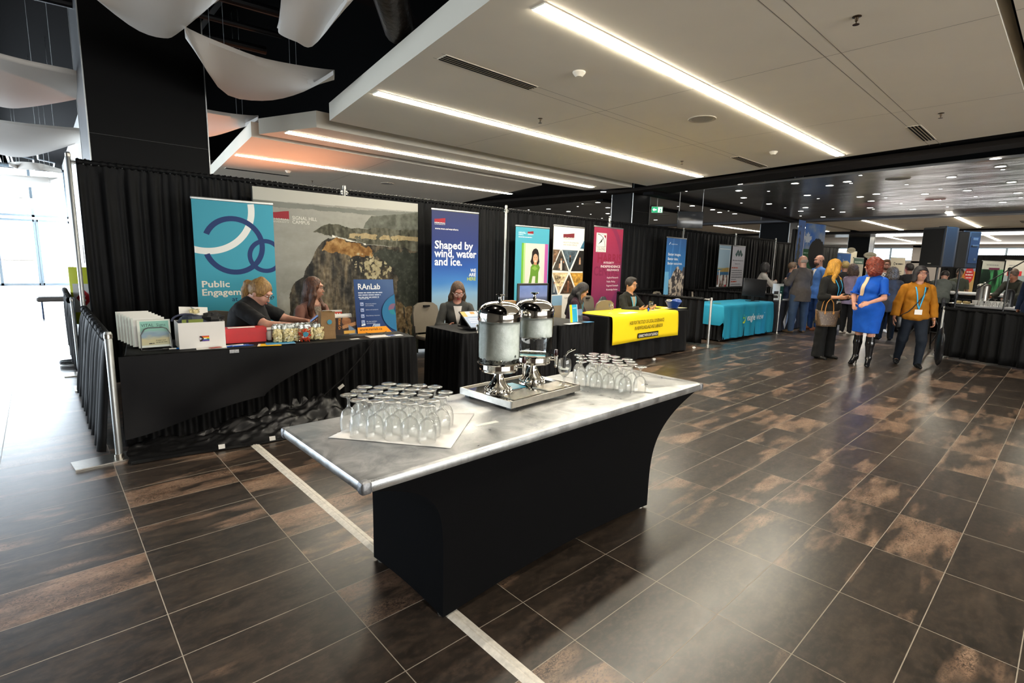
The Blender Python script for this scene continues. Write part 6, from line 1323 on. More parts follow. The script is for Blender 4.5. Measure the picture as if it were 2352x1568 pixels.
# ================================================================== PEOPLE
class Sdf:
    """smooth union of tapered capsules and ellipsoids on a grid, meshed into ONE continuous surface"""
    def __init__(s): s.p = []
    def cap(s, a, b, ra, rb=None, k=.02, op='u'): s.p.append(('c', np.array(a, float), np.array(b, float), ra, ra if rb is None else rb, k, op)); return s
    def ell(s, c, r, R=None, k=.02, op='u'): s.p.append(('e', np.array(c, float), np.array(r, float), np.eye(3) if R is None else np.array(R), None, k, op)); return s
    def plane(s, pt, n): s.p.append(('p', np.array(pt, float), np.array(n, float)/np.linalg.norm(n), 0, 0, 0, 'i')); return s
    def chain(s, pts, rs, k=.015):
        for (a, b), (ra, rb) in zip(zip(pts, pts[1:]), zip(rs, rs[1:])): s.cap(a, b, ra, rb, k)
        return s
    def mesh(s, res, wr=0, wf=30, seed=0):
        lo = np.full(3, 1e9); hi = np.full(3, -1e9)
        for q in s.p:
            if q[6] != 'u': continue
            if q[0] == 'c': m = max(q[3], q[4]); l = np.minimum(q[1], q[2])-m; h = np.maximum(q[1], q[2])+m
            else: m = q[2].max(); l = q[1]-m; h = q[1]+m
            lo = np.minimum(lo, l); hi = np.maximum(hi, h)
        lo -= 4*res+wr; hi += 4*res+wr; n = np.ceil((hi-lo)/res).astype(int)+1
        F = np.full(n, .5, np.float32); ax = [lo[i]+res*np.arange(n[i]) for i in range(3)]
        for q in s.p:
            if q[0] == 'p':
                X, Y, Z = np.meshgrid(*ax, indexing='ij', sparse=True); F = np.maximum(F, (X-q[1][0])*q[2][0]+(Y-q[1][1])*q[2][1]+(Z-q[1][2])*q[2][2]); continue
            if q[0] == 'c': m = max(q[3], q[4]); l = np.minimum(q[1], q[2])-m; h = np.maximum(q[1], q[2])+m
            else: m = q[2].max(); l = q[1]-m; h = q[1]+m
            pad = q[5]+3*res+.02; i0 = np.clip(np.floor((l-pad-lo)/res).astype(int), 0, n-1); i1 = np.clip(np.ceil((h+pad-lo)/res).astype(int)+1, 1, n)
            sl = tuple(slice(i0[i], i1[i]) for i in range(3)); X, Y, Z = np.meshgrid(*[ax[i][sl[i]] for i in range(3)], indexing='ij')
            if q[0] == 'c':
                d = q[2]-q[1]; L = max(d@d, 1e-9); px, py, pz = X-q[1][0], Y-q[1][1], Z-q[1][2]; t = np.clip((px*d[0]+py*d[1]+pz*d[2])/L, 0, 1)
                D = np.sqrt((px-t*d[0])**2+(py-t*d[1])**2+(pz-t*d[2])**2)-(q[3]+(q[4]-q[3])*t)
            else:
                px, py, pz = X-q[1][0], Y-q[1][1], Z-q[1][2]; R = q[3]; u = px*R[0, 0]+py*R[1, 0]+pz*R[2, 0]; v = px*R[0, 1]+py*R[1, 1]+pz*R[2, 1]; w = px*R[0, 2]+py*R[1, 2]+pz*R[2, 2]
                r = q[2]; k0 = np.sqrt((u/r[0])**2+(v/r[1])**2+(w/r[2])**2); k1 = np.sqrt((u/r[0]**2)**2+(v/r[1]**2)**2+(w/r[2]**2)**2)+1e-9; D = k0*(k0-1)/k1
            A = F[sl]; k = max(q[5], 1e-4)
            if q[6] == 'u': hh = np.maximum(k-np.abs(A-D), 0)/k; F[sl] = np.minimum(A, D)-hh*hh*k*.25
            else: hh = np.maximum(k-np.abs(A+D), 0)/k; F[sl] = np.maximum(A, -D)+hh*hh*k*.25
        if wr:
            X, Y, Z = np.meshgrid(*ax, indexing='ij', sparse=True); r = random.Random(seed); a = [r.uniform(0, 6) for _ in range(6)]
            F = F+wr*(np.sin(wf*X+a[0]+2*np.sin(wf*.6*Z+a[1]))*np.sin(wf*.7*Z+a[2]+1.5*np.sin(wf*.5*Y))+.5*np.sin(wf*1.9*Y+a[3]+np.sin(wf*1.3*Z))*np.sin(wf*1.7*X+a[4]))
        ins = F < 0; c = ins[:-1, :-1, :-1].astype(np.int8)
        tot = sum(ins[i:n[0]-1+i, j:n[1]-1+j, k_:n[2]-1+k_].astype(np.int8) for i in (0, 1) for j in (0, 1) for k_ in (0, 1)); act = (tot > 0) & (tot < 8)
        idx = np.full(act.shape, -1, np.int64); ci = np.argwhere(act); idx[act] = np.arange(len(ci)); acc = np.zeros((len(ci), 3)); cnt = np.zeros(len(ci))
        cor = [(i, j, k_) for i in (0, 1) for j in (0, 1) for k_ in (0, 1)]; val = {q: F[ci[:, 0]+q[0], ci[:, 1]+q[1], ci[:, 2]+q[2]] for q in cor}
        for a in cor:
            for d in range(3):
                if a[d] == 0:
                    b = list(a); b[d] = 1; b = tuple(b); va, vb = val[a], val[b]; m = (va < 0) != (vb < 0); t = np.where(m, va/(va-vb+1e-12), 0)
                    for e in range(3): acc[:, e] += np.where(m, a[e]+(t if e == d else 0), 0)
                    cnt += m
        V = lo+res*(ci+acc/cnt[:, None]); Q = []
        for d in range(3):
            e, f_ = [(1, 2), (2, 0), (0, 1)][d]; sl0 = [slice(0, n[i]-1) for i in range(3)]; A = ins[tuple(sl0)]; s1 = list(sl0); s1[d] = slice(1, n[d]); B = ins[tuple(s1)]
            m = (A != B); m[tuple([slice(0, 1) if i == e else slice(None) for i in range(3)])] = False; m[tuple([slice(0, 1) if i == f_ else slice(None) for i in range(3)])] = False
            g = np.argwhere(m); ue = np.eye(3, dtype=int)[e]; uf = np.eye(3, dtype=int)[f_]
            ids = np.stack([idx[tuple((g-o).T)] for o in (0*ue, ue, ue+uf, uf)], 1); fl = A[tuple(g.T)]; ids[~fl] = ids[~fl][:, ::-1]; Q.append(ids)
        Q = np.concatenate(Q); Q = Q[(Q >= 0).all(1)]; return V, Q
    def build(s, name, mats, parent, res=.012, wr=0, wf=30, seed=0, colf=None):
        V, Q = s.mesh(res, wr, wf, seed); me = bpy.data.meshes.new(name); me.vertices.add(len(V)); me.vertices.foreach_set('co', V.ravel())
        me.loops.add(len(Q)*4); me.polygons.add(len(Q)); me.loops.foreach_set('vertex_index', Q.ravel().astype(np.int32)); me.polygons.foreach_set('loop_start', np.arange(0, len(Q)*4, 4, dtype=np.int32)); me.polygons.foreach_set('loop_total', np.full(len(Q), 4, np.int32))
        me.polygons.foreach_set('use_smooth', [True]*len(Q)); me.update(calc_edges=True); me.materials.append(mats)
        if colf is not None:
            at = me.color_attributes.new('Col', 'FLOAT_COLOR', 'POINT'); C = np.clip(colf(V), 0, 1); C = np.where(C <= .04045, C/12.92, ((C+.055)/1.055)**2.4); at.data.foreach_set('color', np.concatenate([C, np.ones((len(C), 1))], 1).ravel())
        o = bpy.data.objects.new(name, me); COL.objects.link(o); o.parent = parent; return o

def nrm(v): v = np.array(v, float); return v/np.linalg.norm(v)
def frame(yaw, pitch=0, roll=0):
    """columns: x (to the person's left), y (backward), z (up); yaw turns to the person's left, pitch nods down"""
    cy, sy = math.cos(yaw), math.sin(yaw); cp, sp = math.cos(pitch), math.sin(pitch); cr, sr = math.cos(roll), math.sin(roll)
    Rz = np.array([[cy, -sy, 0], [sy, cy, 0], [0, 0, 1]]); Rx = np.array([[1, 0, 0], [0, cp, -sp], [0, sp, cp]]); Ry = np.array([[cr, 0, sr], [0, 1, 0], [-sr, 0, cr]]); return Rz @ Rx @ Ry
def skin_mat(name, c):
    if name in MATS: return MATS[name]
    t = NT(name); cc = lin(c); t.set(t.b.inputs['Base Color'], t.ramp(t.noise(t.coord(), 18, 3), [(.3, tuple(x*.9 for x in cc)), (.7, tuple(min(1, x*1.08) for x in cc))]))
    t.b.inputs['Roughness'].default_value = .48; t.b.inputs['Subsurface Weight'].default_value = .12; t.b.inputs['Subsurface Radius'].default_value = (.02, .008, .005); MATS[name] = t.m; return t.m
def cloth_mat(name, c, rough=.75, sheen=.1):
    if name in MATS: return MATS[name]
    return mat(name, c, rough, noise=.10, nscale=14, bump=.12, bscale=140, sheen_weight=sheen*.3, specular_ior_level=.25)
def hair_mat(name, c, c2=None):
    if name in MATS: return MATS[name]
    t = NT(name); a = lin(c); b = lin(c2) if c2 else tuple(x*1.9 for x in a); v = t.coord('Object', (1, 1, .16)); f = t.noise(v, 85, 3, .7)
    t.set(t.b.inputs['Base Color'], t.ramp(f, [(.35, a), (.68, b)])); t.b.inputs['Roughness'].default_value = .52; t.bump(f, .7, .008); MATS[name] = t.m; return t.m
M_EYEW = mat('eye_white', 'd8d2cc', .3); M_IRIS = mat('iris_dark', '1b120d', .2); M_LIP = mat('lips', 'a4544c', .4); M_LIPR = mat('red_lips', '9b1f2c', .35)

def hand(S, w, d, nv, curl, ts, s=1.0, spread=0, fine=True):
    """palm + four fingers + thumb; d: pointing direction, nv: where the palm faces, ts: +1/-1 thumb side along d x nv"""
    d = nrm(d); nv = nrm(np.array(nv)-d*np.dot(nv, d)); x = np.cross(d, nv); R = np.stack([x, nv, d], 1); w = np.array(w)
    S.ell(w+d*.048*s, (.040*s, .017*s, .052*s), R, .02)
    for i, (o, L) in enumerate(((.030, .066), (.010, .076), (-.010, .071), (-.029, .055))):
        p = w+d*.085*s+x*ts*o*s; a = .15+spread*0; dd = d*math.cos(a)+nv*math.sin(a)+x*ts*(o*3.5*spread); ang = 0; r = .0088*s
        for seg, fr in enumerate((.45, .32, .25)):
            ang += curl*(.55 if seg == 0 else .75); q = p+(d*math.cos(ang)+nv*math.sin(ang)+x*ts*o*2.5*spread)*L*fr*s; S.cap(p, q, r, r*.92, .004); p = q; r *= .93
    p = w+d*.022*s+x*ts*.030*s; q = p+(d*.62+x*ts*.62+nv*.35)*.036*s; S.cap(p, q, .0125*s, .0105*s, .012); r_ = q+(d*.88+x*ts*.1+nv*.40)*.032*s; S.cap(q, r_, .0102*s, .0088*s, .005)

def person(label, x, y, face, H=1.70, w=1.0, skin='c89478', hair=('short', '2a1d16', None), top=None, bottom=None, shoes='141414', torso=(0, 0), pelvis=None, twist=0, head=(0, 0, 0),
           armL=None, armR=None, legL=None, legR=None, handL=(.5, None), handR=(.5, None), glasses=None, lips=None, res=.012, belly=0, bust=0, extra=None, beard=None, hunch=0, seated=False, feet=True, z0=0, cat='person'):
    """face: world heading in degrees the body looks to; torso: (forward lean, side lean)"""
    t = thing('person', label, cat, (x, y, z0), math.radians(face)+PI/2); k = H/1.70; SK = skin_mat('skin_'+skin, skin)
    hipz = .885*k if pelvis is None else pelvis; P = np.array([0, 0, hipz]); T = nrm([torso[1], -torso[0], 1]); Lt = .50*k
    Rt = frame(twist, math.atan2(torso[0], 1), torso[1]*.8); N = P+T*(Lt+.03*k); sh = .160*k*(.55+.45*w)
    S_ = {1: N-T*.075*k+Rt[:, 0]*sh+Rt[:, 1]*.005, -1: N-T*.075*k-Rt[:, 0]*sh+Rt[:, 1]*.005}
    Rh = frame(twist+head[0], head[1]+math.atan2(torso[0], 1)*.3, head[2]); Hc = N+np.array([0, 0, .07*k])+T*.02+Rh[:, 2]*(.075-hunch*.4)*k-Rh[:, 1]*(.018+hunch*.5)*k-np.array([0, 0, hunch*.45])
    hp = lambda v: Hc+Rh @ (np.array(v, float)*k)
    hip = {1: P+np.array([.088*k*(.5+.5*w), 0, -.01]), -1: P+np.array([-.088*k*(.5+.5*w), 0, -.01])}
    arm = {}; leg = {}
    for s_, A in ((1, armL), (-1, armR)):
        ua, fa = A or ((s_*.16, .03, -1), (s_*.04, -.16, -1)); e = S_[s_]+nrm(ua)*.285*k; wr = e+nrm(fa)*.245*k; arm[s_] = (S_[s_], e, wr, nrm(fa))
    for s_, A in ((1, legL), (-1, legR)):
        th, sn, fy = A or ((s_*.04, 0, -1), (s_*.01, .03, -1), s_*.2); kn = hip[s_]+nrm(th)*.415*k; an = kn+nrm(sn)*.40*k; leg[s_] = (hip[s_], kn, an, fy)
    # --- body, one continuous skin
    B = Sdf(); fat = w
    B.ell(hp((0, .012, .028)), np.array((.077, .094, .092))*k, Rh, .02).ell(hp((0, -.018, -.030)), np.array((.064, .072, .082))*k, Rh, .03).ell(hp((0, -.038, -.078)), np.array((.042, .040, .034))*k, Rh, .03)
    B.cap(hp((0, -.084, .002)), hp((0, -.1035, -.034)), .0075*k, .0115*k, .012); B.ell(hp((0, -.084, .035)), np.array((.055, .016, .012))*k, Rh, .015)
    for s_ in (1, -1): B.ell(hp((s_*.077, .014, -.012)), np.array((.009, .019, .030))*k, Rh, .006); B.ell(hp((s_*.031, -.098, .010)), np.array((.017, .012, .011))*k, Rh, .014, 's'); B.ell(hp((s_*.034, -.062, -.035)), np.array((.026, .026, .026))*k, Rh, .02)
    B.cap(hp((0, .018, -.050)), N-T*.02, .052*k*(.7+.3*fat), .062*k*(.7+.3*fat), .03)
    B.cap(S_[1]*.8+S_[-1]*.2, N-T*.045*k, .050*k, .058*k, .05).cap(S_[-1]*.8+S_[1]*.2, N-T*.045*k, .050*k, .058*k, .05).ell(P+T*Lt*.68, np.array((.125*fat, .088*fat, .17))*k, Rt, .05).ell(P+T*Lt*.28, np.array((.115*fat, .088*fat, .14))*k, Rt, .05).ell(P+T*.02, np.array((.135*fat, .10*fat, .11))*k, None, .05)
    af = .6+.4*fat
    for s_ in (1, -1):
        a, e, wr, fd = arm[s_]; B.cap(a, e, .047*k*af, .038*k*af, .02).cap(e, wr, .038*k*af, .025*k, .015)
        cu, nv = (handL if s_ > 0 else handR); nv = nv if nv is not None else (-s_, 0, .0)
        ts = 1 if np.dot(np.cross(fd, nrm(nv)), (0, -1, .3)) > 0 else -1; hand(B, wr, fd, nv, cu, ts, k)
        h_, kn, an, fy = leg[s_]; B.cap(h_, kn, .078*k*fat, .052*k*af, .03).cap(kn, kn+(an-kn)*.35, .050*k*af, .052*k*af, .02).cap(kn+(an-kn)*.35, an, .052*k*af, .034*k, .02)
        if feet: B.cap(an, an+np.array([math.sin(fy)*.12, -math.cos(fy)*.12, -.045])*k, .032*k, .026*k, .02)
    B.build('body', SK, t, res if res < .011 else .011)
    # --- face
    def fe(name, m, items):
        b = MB()
        for c, r in items: b.ell(hp(c), [q*k for q in r], 10, R=Matrix(Rh.tolist()))
        return b.build(name, m, t)
    fe('eye_whites', M_EYEW, [((s_*.031, -.0835, .009), (.0115, .009, .0052)) for s_ in (1, -1)]); fe('irises', M_IRIS, [((s_*.031, -.0895, .008), (.0056, .005, .0050)) for s_ in (1, -1)])
    b = MB(); hm = hair_mat('hair_'+hair[1], hair[1], hair[2])
    for s_ in (1, -1): b.tube([hp((s_*u, -.094+.25*(u-.02), .030+.004*math.sin((u-.015)*80))) for u in (.014, .026, .038, .048)], [.0025, .0038, .0034, .0015], 6)
    b.build('eyebrows', hm, t); fe('lips', lips or M_LIP, [((0, -.0950, -.0640), (.021, .0065, .0050)), ((0, -.0945, -.0705), (.018, .0065, .0045))])
    if beard: Q = Sdf(); Q.ell(hp((0, -.040, -.072)), np.array((.058, .055, .050))*k, Rh, .01).ell(hp((0, -.055, -.022)), np.array((.050, .060, .046))*k, Rh, .008, 's').ell(hp((0, -.10, -.063)), np.array((.016, .02, .008))*k, Rh, .004, 's'); Q.build('beard', hair_mat('beard_'+beard, beard), t, .007, .003, 120)
    if glasses:
        b = MB(); gc, gr = glasses
        for s_ in (1, -1): b.tube([hp((s_*.033+gr*1.15*math.cos(a_), -.110, .004+gr*.85*math.sin(a_))) for a_ in [k_*PI/8 for k_ in range(16)]], .0022*k, 6, closed=True); b.tube([hp((s_*(.033+gr*1.1), -.109, .010)), hp((s_*.076, -.07, .012)), hp((s_*.082, .012, .006))], .0020*k, 6)
        b.tube([hp((-.012, -.111, .008)), hp((0, -.113, .012)), hp((.012, -.111, .008))], .002*k, 6); b.build('glasses', mat('frame_'+gc, gc, .25), t)
    # --- hair
    hs = hair[0]; Q = Sdf(); wr_, wf_ = .0015, 120
    cap_ = lambda q, g=.011: q.ell(hp((0, .016, .030)), np.array((.077+g, .094+g, .094+g))*k, Rh, .01)
    facecut = lambda q, z=-.04, yy=-.112: q.ell(hp((0, yy, z+.012)), np.array((.070, .084, .108))*k, Rh, .006, 's')
    if hs == 'bald': Q.ell(hp((0, .026, -.006)), np.array((.083, .092, .050))*k, Rh, .01); facecut(Q, 0, -.10); Q.ell(hp((0, -.02, .09)), np.array((.08, .13, .075))*k, Rh, .01, 's')
    elif hs == 'short': cap_(Q, .013); Q.ell(hp((0, -.03, .105)), np.array((.062, .055, .028))*k, Rh, .02); facecut(Q, -.030, -.116); Q.ell(hp((0, -.01, -.10)), np.array((.10, .12, .075))*k, Rh, .01, 's')
    elif hs == 'bob':
        cap_(Q, .020); Q.ell(hp((0, .035, -.05)), np.array((.108, .085, .10))*k, Rh, .03)
        for s_ in (1, -1): Q.cap(hp((s_*.070, -.020, .03)), hp((s_*.098, -.012, -.115)), .030*k, .034*k, .02)
        Q.ell(hp((0, -.085, .062)), np.array((.056, .020, .020))*k, Rh, .01); facecut(Q, -.052, -.118); wf_ = 150
    elif hs == 'curly':
        g = hair[3] if len(hair) > 3 else 1; Q.ell(hp((0, .022, .018)), np.array((.125*g, .125, .128))*k, Rh, .03).ell(hp((0, .045, -.085)), np.array((.135*g, .10, .10))*k, Rh, .04)
        for s_ in (1, -1): Q.ell(hp((s_*.095*g, -.0, -.09)), np.array((.050, .060, .085))*k, Rh, .03)
        facecut(Q, -.035, -.135); wr_, wf_ = .0075, 105
    elif hs in ('long', 'pony', 'longback'):
        cap_(Q, .013)
        if hs == 'pony':
            Q.ell(hp((0, .045, .125)), np.array((.030, .030, .022))*k, Rh, .02); p0_ = hp((0, .105, .035)); bk_ = nrm((Rh[0, 1], Rh[1, 1], 0)); pts = [p0_, p0_+bk_*.04+[0, 0, .0], p0_+bk_*.065-[0, 0, .06], p0_+bk_*.075-[0, 0, .13], p0_+bk_*.09-[0, 0, .20]]; Q.chain(pts, [.028*k, .034*k, .034*k, .026*k, .012*k]); facecut(Q, -.040, -.112)
            Q.ell(hp((0, .0, -.12)), np.array((.10, .12, .085))*k, Rh, .01, 's')
            Q2 = Sdf().chain(pts, [.028*k, .036*k, .036*k, .028*k, .012*k]); Q.chain(pts, [.028*k, .036*k, .036*k, .028*k, .012*k])
        else:
            ln = hair[3] if len(hair) > 3 else .30; bk = -T*0
            Q.ell(hp((0, .045, -.055)), np.array((.092, .070, .12))*k, Rh, .03)
            pb = hp((0, .06, -.08)); Q.chain([pb, N+Rt[:, 1]*.085*k-T*.04, N+Rt[:, 1]*.115*k-T*(ln)*.9], [.075*k, .07*k, .045*k], .04)
            for s_ in (1, -1):
                a_ = hp((s_*.072, -.015, .02)); c_ = hp((s_*.088, -.012, -.08)); f_ = N+Rt[:, 0]*s_*.085*k-Rt[:, 1]*(.065 if hs == 'long' else -.06)*k-T*.05; g_ = N+Rt[:, 0]*s_*.085*k-Rt[:, 1]*(.118 if hs == 'long' else -.09)*k-T*ln; Q.chain([a_, c_, f_, g_], [.026*k, .034*k, .036*k, .014*k], .02)
            facecut(Q, -.030, -.114)
        wf_ = 150; wr_ = .002
    Q.build('hair', hm, t, min(res, .009), wr_, wf_, int(x*10))
    # --- clothes
    if top:
        col, sl, hem, loose = top[:4]; tm = top[4] if len(top) > 4 else None; Q = Sdf(); g = .014*k+loose
        Q.cap(S_[1]*.85+S_[-1]*.15+T*.012, N-T*.035*k, .058*k+loose*.3, .066*k+loose*.3, .05).cap(S_[-1]*.85+S_[1]*.15+T*.012, N-T*.035*k, .058*k+loose*.3, .066*k+loose*.3, .05).ell(P+T*Lt*.68, np.array(((.125*fat)*k+g, .088*fat*k+g, .17*k+g)), Rt, .05).ell(P+T*Lt*.28-np.array([0, belly*.5, 0]), np.array((.118*fat*k+g+belly*.2, .09*fat*k+g+belly*.5, .15*k+g)), Rt, .05)
        if hem > -.02: Q.ell(P+np.array([0, -belly*.2, .0]), np.array((.138*fat*k+g, .104*fat*k+g+belly*.3, .12*k)), None, .05)
        if hem > .08: Q.cap(P, P+np.array([0, 0, -hem]), .125*fat*k+g, .12*fat*k+g+loose, .05)
        if bust:
            for s_ in (1, -1): Q.ell(P+T*Lt*.66+Rt[:, 0]*s_*.062*k-Rt[:, 1]*(.075*fat)*k, np.array((.06, .05, .058))*k*(1+bust), Rt, .04)
        Q.plane(P+np.array([0, 0, -hem]), (0, 0, -1))
        nk = (Q.p, ); Q.ell(N+T*.030*k-Rt[:, 1]*.035*k, np.array((.060, .075, .055))*k, Rt, .01, 's')
        Q.build('top', tm or cloth_mat('cloth_'+col, col), t, res, .0028 if loose < .03 else .005, 34, int(x*7), top[5] if len(top) > 5 else None)
        for s_ in (1, -1):
            a, e, wr, fd = arm[s_]; Q = Sdf(); r0 = .054*k*af+loose*.45; r1 = .047*k*af+loose*.45
            if sl > 0:
                if sl <= 1: en = a+(e-a)*sl; Q.cap(a, en+(e-a)*.12, r0, r1, .02); Q.plane(en, e-a)
                else: en = e+(wr-e)*(sl-1); Q.cap(a, e, r0, r1, .02).cap(e, en+fd*.03, r1, .036*k+loose*.8, .02); Q.plane(en, fd)
                Q.build('sleeve', tm or cloth_mat('cloth_'+col, col), t, res, .003, 45, int(x*9)+s_, top[5] if len(top) > 5 else None)
    if bottom:
        kind, col = bottom[:2]; flare = bottom[2] if len(bottom) > 2 else 0; Q = Sdf(); bm = cloth_mat('cloth_'+col, col)
        if kind == 'trousers':
            Q.ell(P+np.array([0, 0, -.005]), np.array((.148*fat, .112*fat, .13))*k, None, .05)
            for s_ in (1, -1):
                h_, kn, an, fy = leg[s_]; Q.cap(h_, kn, .088*k*fat, .071*k*af+flare*.3, .035).cap(kn, an+(an-kn)*.04, .071*k*af+flare*.3, .052*k+flare, .025)
            if seated or legL or legR: pass
            Q.p.append(('p', P+np.array([0, 0, .09*k]), np.array([0, 0, 1.]), 0, 0, 0, 'i')); Q.p.append(('p', np.array([0, 0, .035 if not seated else .06]), np.array([0, 0, -1.]), 0, 0, 0, 'i'))
            Q.build('trousers', bm, t, res, .004, 26, int(x*3))
        elif kind == 'skirt':
            Q.ell(P, np.array((.165*fat, .125*fat, .15))*k, None, .05).cap(leg[1][0], leg[1][1], .118*fat*k, .092*fat*k, .08).cap(leg[-1][0], leg[-1][1], .118*fat*k, .092*fat*k, .08).cap((leg[1][0]+leg[-1][0])/2, (leg[1][1]+leg[-1][1])/2, .118*fat*k, .098*fat*k, .08); Q.plane(P+np.array([0, 0, -.40*k]), (0, 0, -1)); Q.build('skirt', bm, t, res, .003, 24, 3)
    if feet and not seated:
        for s_ in (1, -1):
            h_, kn, an, fy = leg[s_]; d = np.array([math.sin(fy), -math.cos(fy), 0]); Q = Sdf(); zf = max(an[2]-.075*k, .0); g_ = np.array([an[0], an[1], zf])
            Q.cap(g_-d*.035*k+[0, 0, .035], g_+d*.07*k+[0, 0, .032], .036*k, .040*k, .02).cap(g_+d*.07*k+[0, 0, .032], g_+d*.155*k+[0, 0, .022], .040*k, .026*k, .02).cap(an, g_+[0, 0, .04], .042*k, .038*k, .02); Q.plane(g_, (0, 0, -1))
            Q.build('shoe', cloth_mat('shoe_'+shoes, shoes, .4), t, min(res, .01))
    pp = dict(t=t, N=N, P=P, T=T, Rt=Rt, Rh=Rh, hp=hp, arm=arm, leg=leg, S=S_, k=k); tops = [c for c in t.children if c.name.startswith('top')]
    bv = BVHTree.FromPolygons([v.co[:] for v in tops[0].data.vertices], [tuple(q.vertices) for q in tops[0].data.polygons]) if tops else None
    def front(down, x=0, off=.005, back=False):
        o = N-T*down+Rt[:, 0]*x; d = Rt[:, 1]*(-1 if back else 1); h = bv.ray_cast(Vector(o-d*.6), Vector(d), .62) if bv else (None,)
        return (np.array(h[0]) if h[0] is not None else o-d*.06*k)-d*off
    pp['front'] = front; return pp
def lanyard(p, col='35a8d6', card=True, drop=.36, side=0, cw=.10):
    """ribbon on the chest and a name badge: hangs on the person, a thing of its own"""
    t = thing('lanyard', 'lanyard', 'lanyard', tuple(p['t'].location), p['t'].rotation_euler.z); N, T, R, k = p['N'], p['T'], p['Rt'], p['k']; b = MB(); fw = p.get('chest', .125)
    fr = p['front']; e = fr(drop*k, 0, .012)
    for s_ in (1, -1):
        pts = [N+R[:, 0]*s_*.060*k+R[:, 1]*.03+T*.01, N+R[:, 0]*s_*.070*k-R[:, 1]*.03*k+T*.005]+[fr(drop*v*k, s_*.074*(1-v)**.8*k, .009) for v in (.15, .3, .45, .6, .75, .9)]+[e]
        q = [[pp-R[:, 0]*.009, pp+R[:, 0]*.009] for pp in pts]; b.grid([[tuple(a), tuple(c)] for a, c in q])
    o = b.build('ribbon', mat('ribbon_'+col, col, .5), t, sharp=80); md = o.modifiers.new('th', 'SOLIDIFY'); md.thickness = .002
    if card:
        c = e-T*.045*k; b = MB(); b.box((0, 0, 0), (cw, .004, .08)); o = b.build('badge', mat('badge_white', 'e4e0da', .4), t, flat=True); m = Matrix(R.tolist()).to_4x4(); o.matrix_local = Matrix.Translation(Vector(c)) @ m
    return t
# --- seated at the left table
p1 = person('person with a blonde ponytail and glasses in a black top, looking down at a phone', 1.45, 5.72, -38, H=1.80, w=1.52, skin='c4917c', hair=('pony', '6b4a26', 'b08a4f'), top=('121214', .82, .12, .018), bottom=('trousers', '15151a'), pelvis=.54, seated=True, torso=(.30, 0), hunch=.07, head=(-.05, .42, 0),
   armL=((.20, -.85, -.50), (-.34, -1, -.02)), armR=((-.26, -.82, -.46), (.24, -1, -.02)), legL=((.10, -1, -.05), (0, .1, -1), 0), legR=((-.10, -1, -.05), (0, .1, -1), 0), handL=(.7, (0, .3, 1)), handR=(.75, (0, .3, 1)), glasses=('1a1518', .021), res=.0085, belly=.07, bust=.5)
p2 = person('person with long brown hair and glasses in a dusty pink cardigan, turned to the right', 2.25, 5.84, -72, H=1.66, w=.98, skin='b98871', hair=('long', '2c1810', '6a4028', .36), top=('8a6358', 2.0, .10, .010), bottom=('trousers', '22222a'), pelvis=.50, seated=True, torso=(.05, 0), head=(.70, .02, 0),
   armL=((.30, -.15, -1), (-.3, -1, .1)), armR=((-.30, -.15, -1), (.3, -1, .1)), legL=((.10, -1, -.05), (0, .1, -1), 0), legR=((-.10, -1, -.05), (0, .1, -1), 0), glasses=('2b1d18', .021), res=.0085, bust=.1)
t = thing('smartphone', 'dark smartphone held by the seated blonde person', 'phone', (0, 0, 0)); MB().rbox((0, 0, 0), (.075, .150, .009), .004).build('case', M_BLK, t); MB().box((0, 0, .005), (.068, .14, .001)).build('screen', emis('phone_screen', '6d86b8', .6), t, flat=True)
PHONE = t
p3 = person('person with glasses and a grey blazer with an orange name badge', 4.04, 5.52, -118, H=1.62, w=1.08, skin='b07a66', hair=('longback', '2c1f18', '6f5238', .16), top=('3b3b39', 1.9, .10, .016), bottom=('trousers', '1c1c20'), pelvis=.49, seated=True, torso=(.14, 0), head=(.05, .42, 0),
   armL=((.34, -.30, -1), (-.5, -1, .1)), armR=((-.34, -.30, -1), (.5, -1, .1)), legL=((.10, -1, -.05), (0, .1, -1), 0), legR=((-.10, -1, -.05), (0, .1, -1), 0), glasses=('d8c9c2', .023), lips=M_LIPR, res=.009, bust=.3)
def chestpatch(p, name, m, z, w_, h_, x=0):
    c = p['front'](z, x, .006); b = MB(); b.box((0, 0, 0), (w_, .006, h_)); o = b.build(name, m, p['t'], flat=True); o.matrix_local = Matrix.Translation(Vector(c)) @ Matrix(p['Rt'].tolist()).to_4x4(); return o
def shirtfront(p, m, name='shirt', w_=.055, h=.22):
    b = MB(); b.grid([[tuple(p['front'](.035+h*v, u*w_*(1-v*.85), .004)) for u in (-1, -.5, 0, .5, 1)] for v in [i/8 for i in range(9)]]); return b.build(name, m, p['t'], sharp=80)
shirtfront(p2, mat('patterned_blouse', '7d7266', .7, noise=.5, nscale=60), h=.30, w_=.05)
shirtfront(p3, mat('white_blouse', 'e2dcd6', .7), h=.24); chestpatch(p3, 'name_badge', mat('orange_badge', 'e08a1e', .4), .17, .075, .030, .085)
p4 = person('person with long black hair in a dark burgundy jacket looking down at a phone', 6.22, 5.42, -60, H=1.60, w=.95, skin='b5856c', hair=('long', '0f0c0c', '2a2422', .30), top=('2a1420', 2.0, .10, .022), bottom=('trousers', '18181c'), pelvis=.49, seated=True, torso=(.22, 0), head=(.0, .62, 0),
   armL=((.25, -.45, -1), (-.15, -1, .05)), armR=((-.25, -.45, -1), (.15, -1, .05)), legL=((.10, -1, -.05), (0, .1, -1), 0), legR=((-.10, -1, -.05), (0, .1, -1), 0), res=.009, handL=(.6, (0, .3, 1)), handR=(.6, (0, .3, 1)))
lanyard(p4, card=False)['label'] = 'light blue lanyard worn by the person in burgundy'
